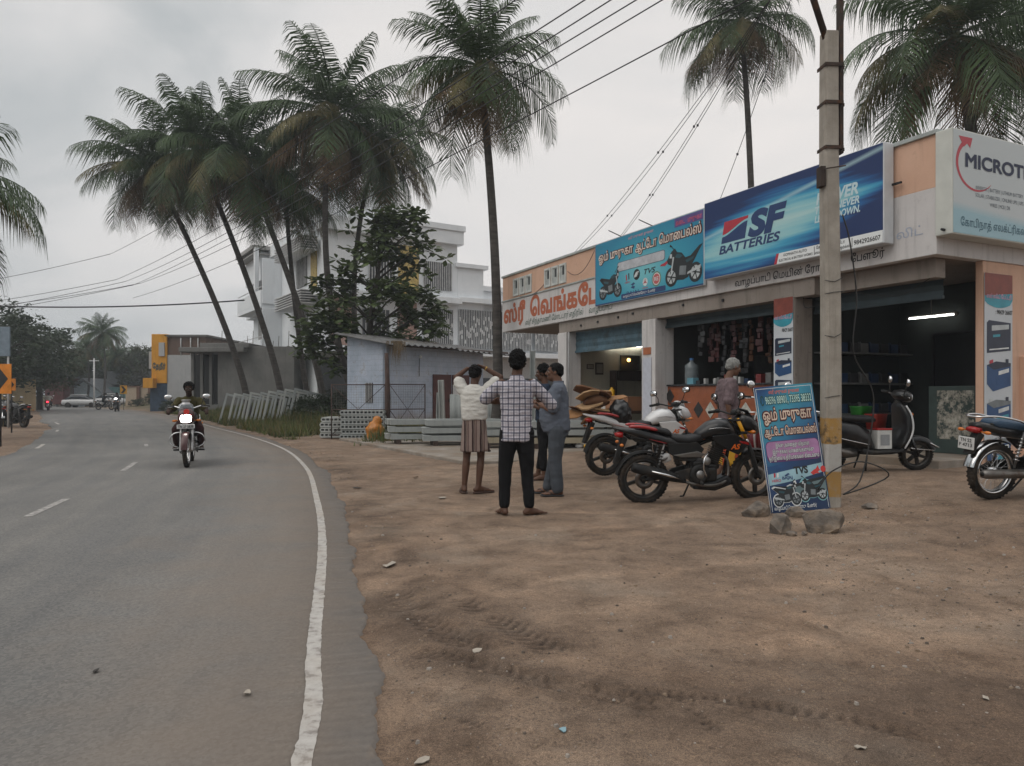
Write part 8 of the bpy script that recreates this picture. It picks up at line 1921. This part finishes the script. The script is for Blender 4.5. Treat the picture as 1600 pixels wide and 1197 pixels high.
# wire-mesh gate panels on a rusty post
RPOST = mat('rusty_post', (.055, .032, .026), .85, var=.35)
def tobj(name, label, cat, P, rz=0, g=None): return thing(name, label, cat, P, rz, g)
b = MB()
o = tobj('gate_post', 'rusty brown gate post with weathered bark before the shed corner', 'post', PG(605, 21.8)); b.tube([(0, 0, -.1), (.02, 0, 1.2), (-.02, 0, 2.55)], [.085, .08, .06], 8); b.build('post_shaft', RPOST, o)
for k, (pxa, pxb, Ya, Yb, lb) in enumerate(((518, 602, 21.9, 21.8, 'rusty mesh gate leaf left of the gate post with crossed braces'), (608, 664, 21.8, 22.4, 'rusty mesh gate leaf right of the gate post with crossed braces'))):
    A_ = Vector(PG(pxa, Ya)); B_ = Vector(PG(pxb, Yb)); o = tobj('mesh_gate', lb, 'gate', A_, math.atan2(B_.y - A_.y, B_.x - A_.x), 'mesh gate leaves'); w_ = (B_ - A_).length
    b = MB()
    for z_ in (.12, .88, 1.62): b.tube([(0, 0, z_), (w_, 0, z_)], .016, 5)
    for x in (0, w_): b.tube([(x, 0, .0), (x, 0, 1.64)], .018, 5)
    b.build('gate_frame', RPOST, o)
    b = MB(); b.tube([(0, -.01, .88), (w_ * .5, -.01, .12), (w_, -.01, .88)], .011, 4); b.tube([(0, -.012, .12), (w_ * .5, -.012, .88), (w_, -.012, .12)], .011, 4); b.tube([(0, -.012, 1.62), (w_ * .5, -.012, .88), (w_, -.012, 1.62)], .010, 4); b.build('brace', RPOST, o)
    b = MB()
    for q in range(1, int(w_ / .075)): b.box(q * .075 - .0018, q * .075 + .0018, -.003, .0, .12, 1.62)
    for q in range(1, 20): b.box(0, w_, .0, .003, .12 + q * .075, .1236 + q * .075)
    b.build('wire_mesh', mat('grey_wire', (.16, .15, .14), .6, .5), o)
# precast pieces
PCS = [wallmat('precast_grey', (.25, .27, .265), (.33, .345, .335), streak=.25), wallmat('precast_pale', (.33, .345, .33), (.40, .405, .385), streak=.25), wallmat('precast_ochre', (.27, .235, .165), (.35, .30, .215), streak=.3)]
def post_mesh(L_):
    b = MB(); b.box(0, L_, -.09, .09, 0, .045); b.box(0, L_, -.09, -.055, .045, .13); b.box(0, L_, .055, .09, .045, .13); b.box(0, .09, -.055, .055, .045, .10); b.box(.3, L_ - .2, -.055, .055, .045, .06)
    b.cap((.0, -.072, .13), (.18, -.072, .13), .018, .018, 6); b.cap((.0, .072, .13), (.18, .072, .13), .018, .018, 6)
    return b
BEAMS = []
for k in range(3):
    me = post_mesh(3.0).mesh('precast_post'); me.materials.append(PCS[k]); BEAMS.append(me)
rng = random.Random(41); cnt = 0
def stack(px, Y, az, nx_, nz_, Ls, where, z0=.07):
    P = Vector(PG(px, Y)); d = Vector((math.cos(az), math.sin(az), 0)); lat = Vector((-d.y, d.x, 0))
    for i in range(nz_):
        for j in range(nx_):
            me = BEAMS[2 if rng.random() < .2 else rng.choice((0, 0, 1))]; o = bpy.data.objects.new('precast_post', me); COL.objects.link(o)
            o.location = P + lat * (j * .21) + d * rng.uniform(-.06, .06) + Vector((0, 0, z0 - P.z + .12 + i * .185)); o.rotation_euler = (0, 0, az + rng.uniform(-.02, .02)); o.scale = (Ls, 1, 1)
            tag(o, 'grooved grey precast concrete post lying in the %s' % where, 'concrete post', 'precast posts in the %s' % where)
    for q in (.25, 2.6 * Ls):
        o = thing('timber_bearer', 'dark timber bearer under the %s' % where, 'timber', P + d * q, az, 'bearers under the %s' % where); b = MB(); b.box(-.06, .06, -.12, nx_ * .21, z0 - P.z, z0 - P.z + .12); b.build('bearer', WOODD, o)
stack(607, 18.6, R(14), 3, 3, .95, 'left front stack by the apron edge'); stack(664, 18.0, R(12), 3, 3, 1.0, 'middle stack behind the white-shirted man'); stack(745, 17.2, R(12), 3, 3, .9, 'right stack behind the standing men'); stack(822, 17.0, R(10), 2, 3, .72, 'stack before the first shop')
# block stacks at the left of the yard
for k, (px, Y, w_, h_, n_, m_, lb) in enumerate(((500, 22.2, .75, .62, 4, PCS[1], 'pale block stack'), (532, 21.4, 1.25, .85, 6, PCS[0], 'dark slotted block stack'))):
    for i in range(n_):
        o = thing('concrete_grille', 'slotted precast grille lying in the %s left of the gate post' % lb, 'concrete grille', Vector(PG(px, Y)) + Vector((rng.uniform(-.04, .04), rng.uniform(-.04, .04), .03 + i * h_ / n_)), rng.uniform(-.05, .05), 'grilles of the %s' % lb)
        b = MB(); hh = h_ / n_ * .92; b.box(0, w_, 0, .9, 0, hh * .35); b.box(0, w_, 0, .9, hh * .75, hh)
        q_ = int(w_ / .11)
        for q in range(q_ + 1): b.box(q * w_ / q_ - .02, q * w_ / q_ + .02, .0, .9, hh * .35, hh * .75)
        b.build('grille_slab', m_, o)
me_ = MB(); me_.ell((0, 0, .28), (.26, .2, .30), 16); me_.ell((.05, 0, .55), (.14, .12, .16), 12); me_ = remesh(me_, .03, 2, lambda c, nn: nn * (.05 * mnoise.noise(c * 7)))
o = link_mesh('plastic_sack', me_, mat('orange_plastic', (.42, .15, .015), .4)); o.location = PG(586, 20.9); tag(o, 'crumpled orange plastic sack beside the dark block stack', 'sack')
# leaning precast frames along the verge
FRM = []
def frame_mesh():
    b = MB(); W_, H_ = 1.15, 1.35
    for x in (0, W_ * .5, W_): b.box(x - .045, x + .045, -.05, .05, 0, H_)
    b.box(-.045, W_ + .045, -.05, .05, H_, H_ + .10); b.box(-.045, W_ + .045, -.05, .05, -.10, 0)
    return b
me = frame_mesh().mesh('precast_frame'); me.materials.append(PCS[0]); FRM.append(me); me2 = me.copy(); me2.materials.clear(); me2.materials.append(PCS[1]); FRM.append(me2)
for k in range(9):
    u = k / 8; px = 343 + u * 108; Y = 33.6 - u * 2.6; P = Vector(PG(px, Y)); o = bpy.data.objects.new('concrete_lattice', FRM[k % 2]); COL.objects.link(o); o.location = P + Vector((0, 0, .10)); o.rotation_euler = (R(-10 + rng.uniform(-3, 3)), R(12 + rng.uniform(-3, 3)), R(24 + rng.uniform(-5, 5))); o.scale = (.95, 1, .93)
    tag(o, 'grey precast window frame leaning in the row along the grassy verge', 'concrete frame', 'precast frames leaning along the verge')
# corrugated asbestos sheets, slab and leaning posts behind the men
me = MB(); vs = []
for i in range(25):
    x = i * .045; vs += [(x, .02 * math.sin(i * math.pi / 2.0), 0), (x, .02 * math.sin(i * math.pi / 2.0), 1.25)]
me.add(vs, [(2 * i, 2 * i + 2, 2 * i + 3, 2 * i + 1) for i in range(24)], True); me = me.mesh('corrugated_sheet'); me.materials.append(PCS[0])
for k, (px, Y) in enumerate(((703, 23.4), (726, 23.2), (748, 23.0), (770, 22.9))):
    o = bpy.data.objects.new('corrugated_sheet', me); COL.objects.link(o); o.location = Vector(PG(px, Y)) + Vector((0, 0, .06)); o.rotation_euler = (R(-9), 0, R(5 + k * 2)); so = o.modifiers.new('s', 'SOLIDIFY'); so.thickness = .008
    tag(o, 'grey corrugated sheet propped upright behind the white-shirted man', 'sheet', 'propped corrugated sheets')
for k, (px, Y, h, r_, lb) in enumerate(((686, 22.8, 1.35, 6, 'short concrete post leaning on the shed doors'), (693, 22.7, 1.75, -8, 'taller concrete post leaning on the shed doors'), (832, 21.5, 2.55, 1, 'slim square concrete post standing right of the checked-shirt man'))):
    o = bpy.data.objects.new('standing_post', BEAMS[k % 2]); COL.objects.link(o); o.location = PG(px, Y); o.rotation_euler = (0, R(-90 + r_), R(90 if k == 2 else 80)); o.scale = (h / 3, .9, 1); tag(o, lb, 'concrete post')
# odds and ends on the apron
for k, (px, py, lb, nm_, m_) in enumerate(((905, 700, 'crumpled white plastic scrap on the apron by the parked bikes', 'plastic_scrap', PLATE), (921, 703, 'small yellow tin on the apron by the parked bikes', 'tin', YEL))):
    Y = 1.23 * 1150 / (py - 618); o = thing(nm_, lb, 'litter', ((px - 800) * Y / 1150, Y, .07)); b = MB()
    if k: b.loft([(-.12, 0, .06, .06, .06), (.12, 0, .06, .06, .06)], 14, 4); 
    else: b.ell((0, 0, .05), (.10, .07, .06), 10)
    b.build('body', m_, o)
# ------------------------------------------------------------------ overhead wires
WIRE = mat('overhead_wire', (.025, .025, .028), .6)
def wire(label, A_, B_, sag, r=.010, group='overhead power lines along the road', name='overhead_wire', knots=()):
    A_ = Vector(A_); B_ = Vector(B_); N = 26; b = MB(); pts = [A_.lerp(B_, i / N) - Vector((0, 0, sag * 4 * (i / N) * (1 - i / N))) for i in range(N + 1)]
    b.tube(pts, r, 5); 
    for q in knots: P = pts[int(q * N)]; b.cbox(P, (.03, .03, .035))
    o = b.build(name, WIRE); tag(o, label, 'wire', group); return o
T0 = Vector((PX, PY, 0))
for k, (dx, dz, E_, sg) in enumerate(((-.75, 6.9, (-21.5, 40, 7.6), .35), (-.35, 6.95, (-21.0, 40, 7.5), .40), (.1, 7.0, (-20.6, 40, 7.3), .32), (.5, 7.05, (-20.2, 40, 7.4), .45), (-.55, 7.6, (-21.8, 40, 9.0), .30), (.7, 6.5, (-20.6, 40, 6.6), .45))):
    wire('dark power line sagging from the utility pole along the road to the palms', T0 + Vector((dx, 0, dz)), E_, sg, .010)
for k, (A_, E_, sg) in enumerate((((-21.5, 40, 7.6), (-52, 47, 6.0), .7), ((-21.0, 40, 7.5), (-52, 47, 5.4), .8), ((-20.6, 40, 7.3), (-52, 47, 4.9), .6), ((-20.2, 40, 7.4), (-52, 50, 7.2), .9), ((-21.8, 40, 9.0), (-52, 47, 7.2), .9))):
    wire('thin power line fanning out from the palms to the left edge', A_, E_, sg, .014, 'power lines at the left edge')
wire('thick bundled cable sagging low across the left sky', (-16.0, 44, 7.0), (-46, 46, 8.0), .75, .045, 'bundled cables', 'bundled_cable')
for k, (t_, sg, dx) in enumerate(((10.2, .22, 0), (10.0, .30, .1), (8.05, .2, 0), (7.95, .26, .1), (4.6, .16, 0))):
    E_ = BW @ Vector((.1, t_, 5.06)); wire('thin service wire climbing from the shop parapet towards the utility pole', E_, T0 + Vector((.1 + dx * .6, .15, 6.75 + .12 * k)), sg, .0055, 'service wires to the shops', knots=(.3, .55))
for k, (a, bb) in enumerate((((.05, 10.9, 4.95), (-.12, 12.9, 4.25)), ((-.05, 10.2, 4.6), (-.1, 8.8, 4.9)))):
    wire('slack black wire looped along the painted shop band', BW @ Vector(a), BW @ Vector(bb), .3, .008, 'slack wires on the shop front')
# ------------------------------------------------------------------ evening haze
b = MB(); b.box(-2800, 2800, -400, 3300, -1.5, 24); hz = b.build('haze', [], fixn=True); hz['kind'] = 'stuff'
m = bpy.data.materials.new('haze_air'); m.use_nodes = True; n = m.node_tree.nodes; n.remove(n['Principled BSDF'])
v = n.new('ShaderNodeVolumePrincipled'); v.inputs['Color'].default_value = (.80, .86, .92, 1); v.inputs['Density'].default_value = .0013; v.inputs['Anisotropy'].default_value = .2
m.node_tree.links.new(v.outputs[0], n['Material Output'].inputs['Volume']); hz.data.materials.clear(); hz.data.materials.append(m)
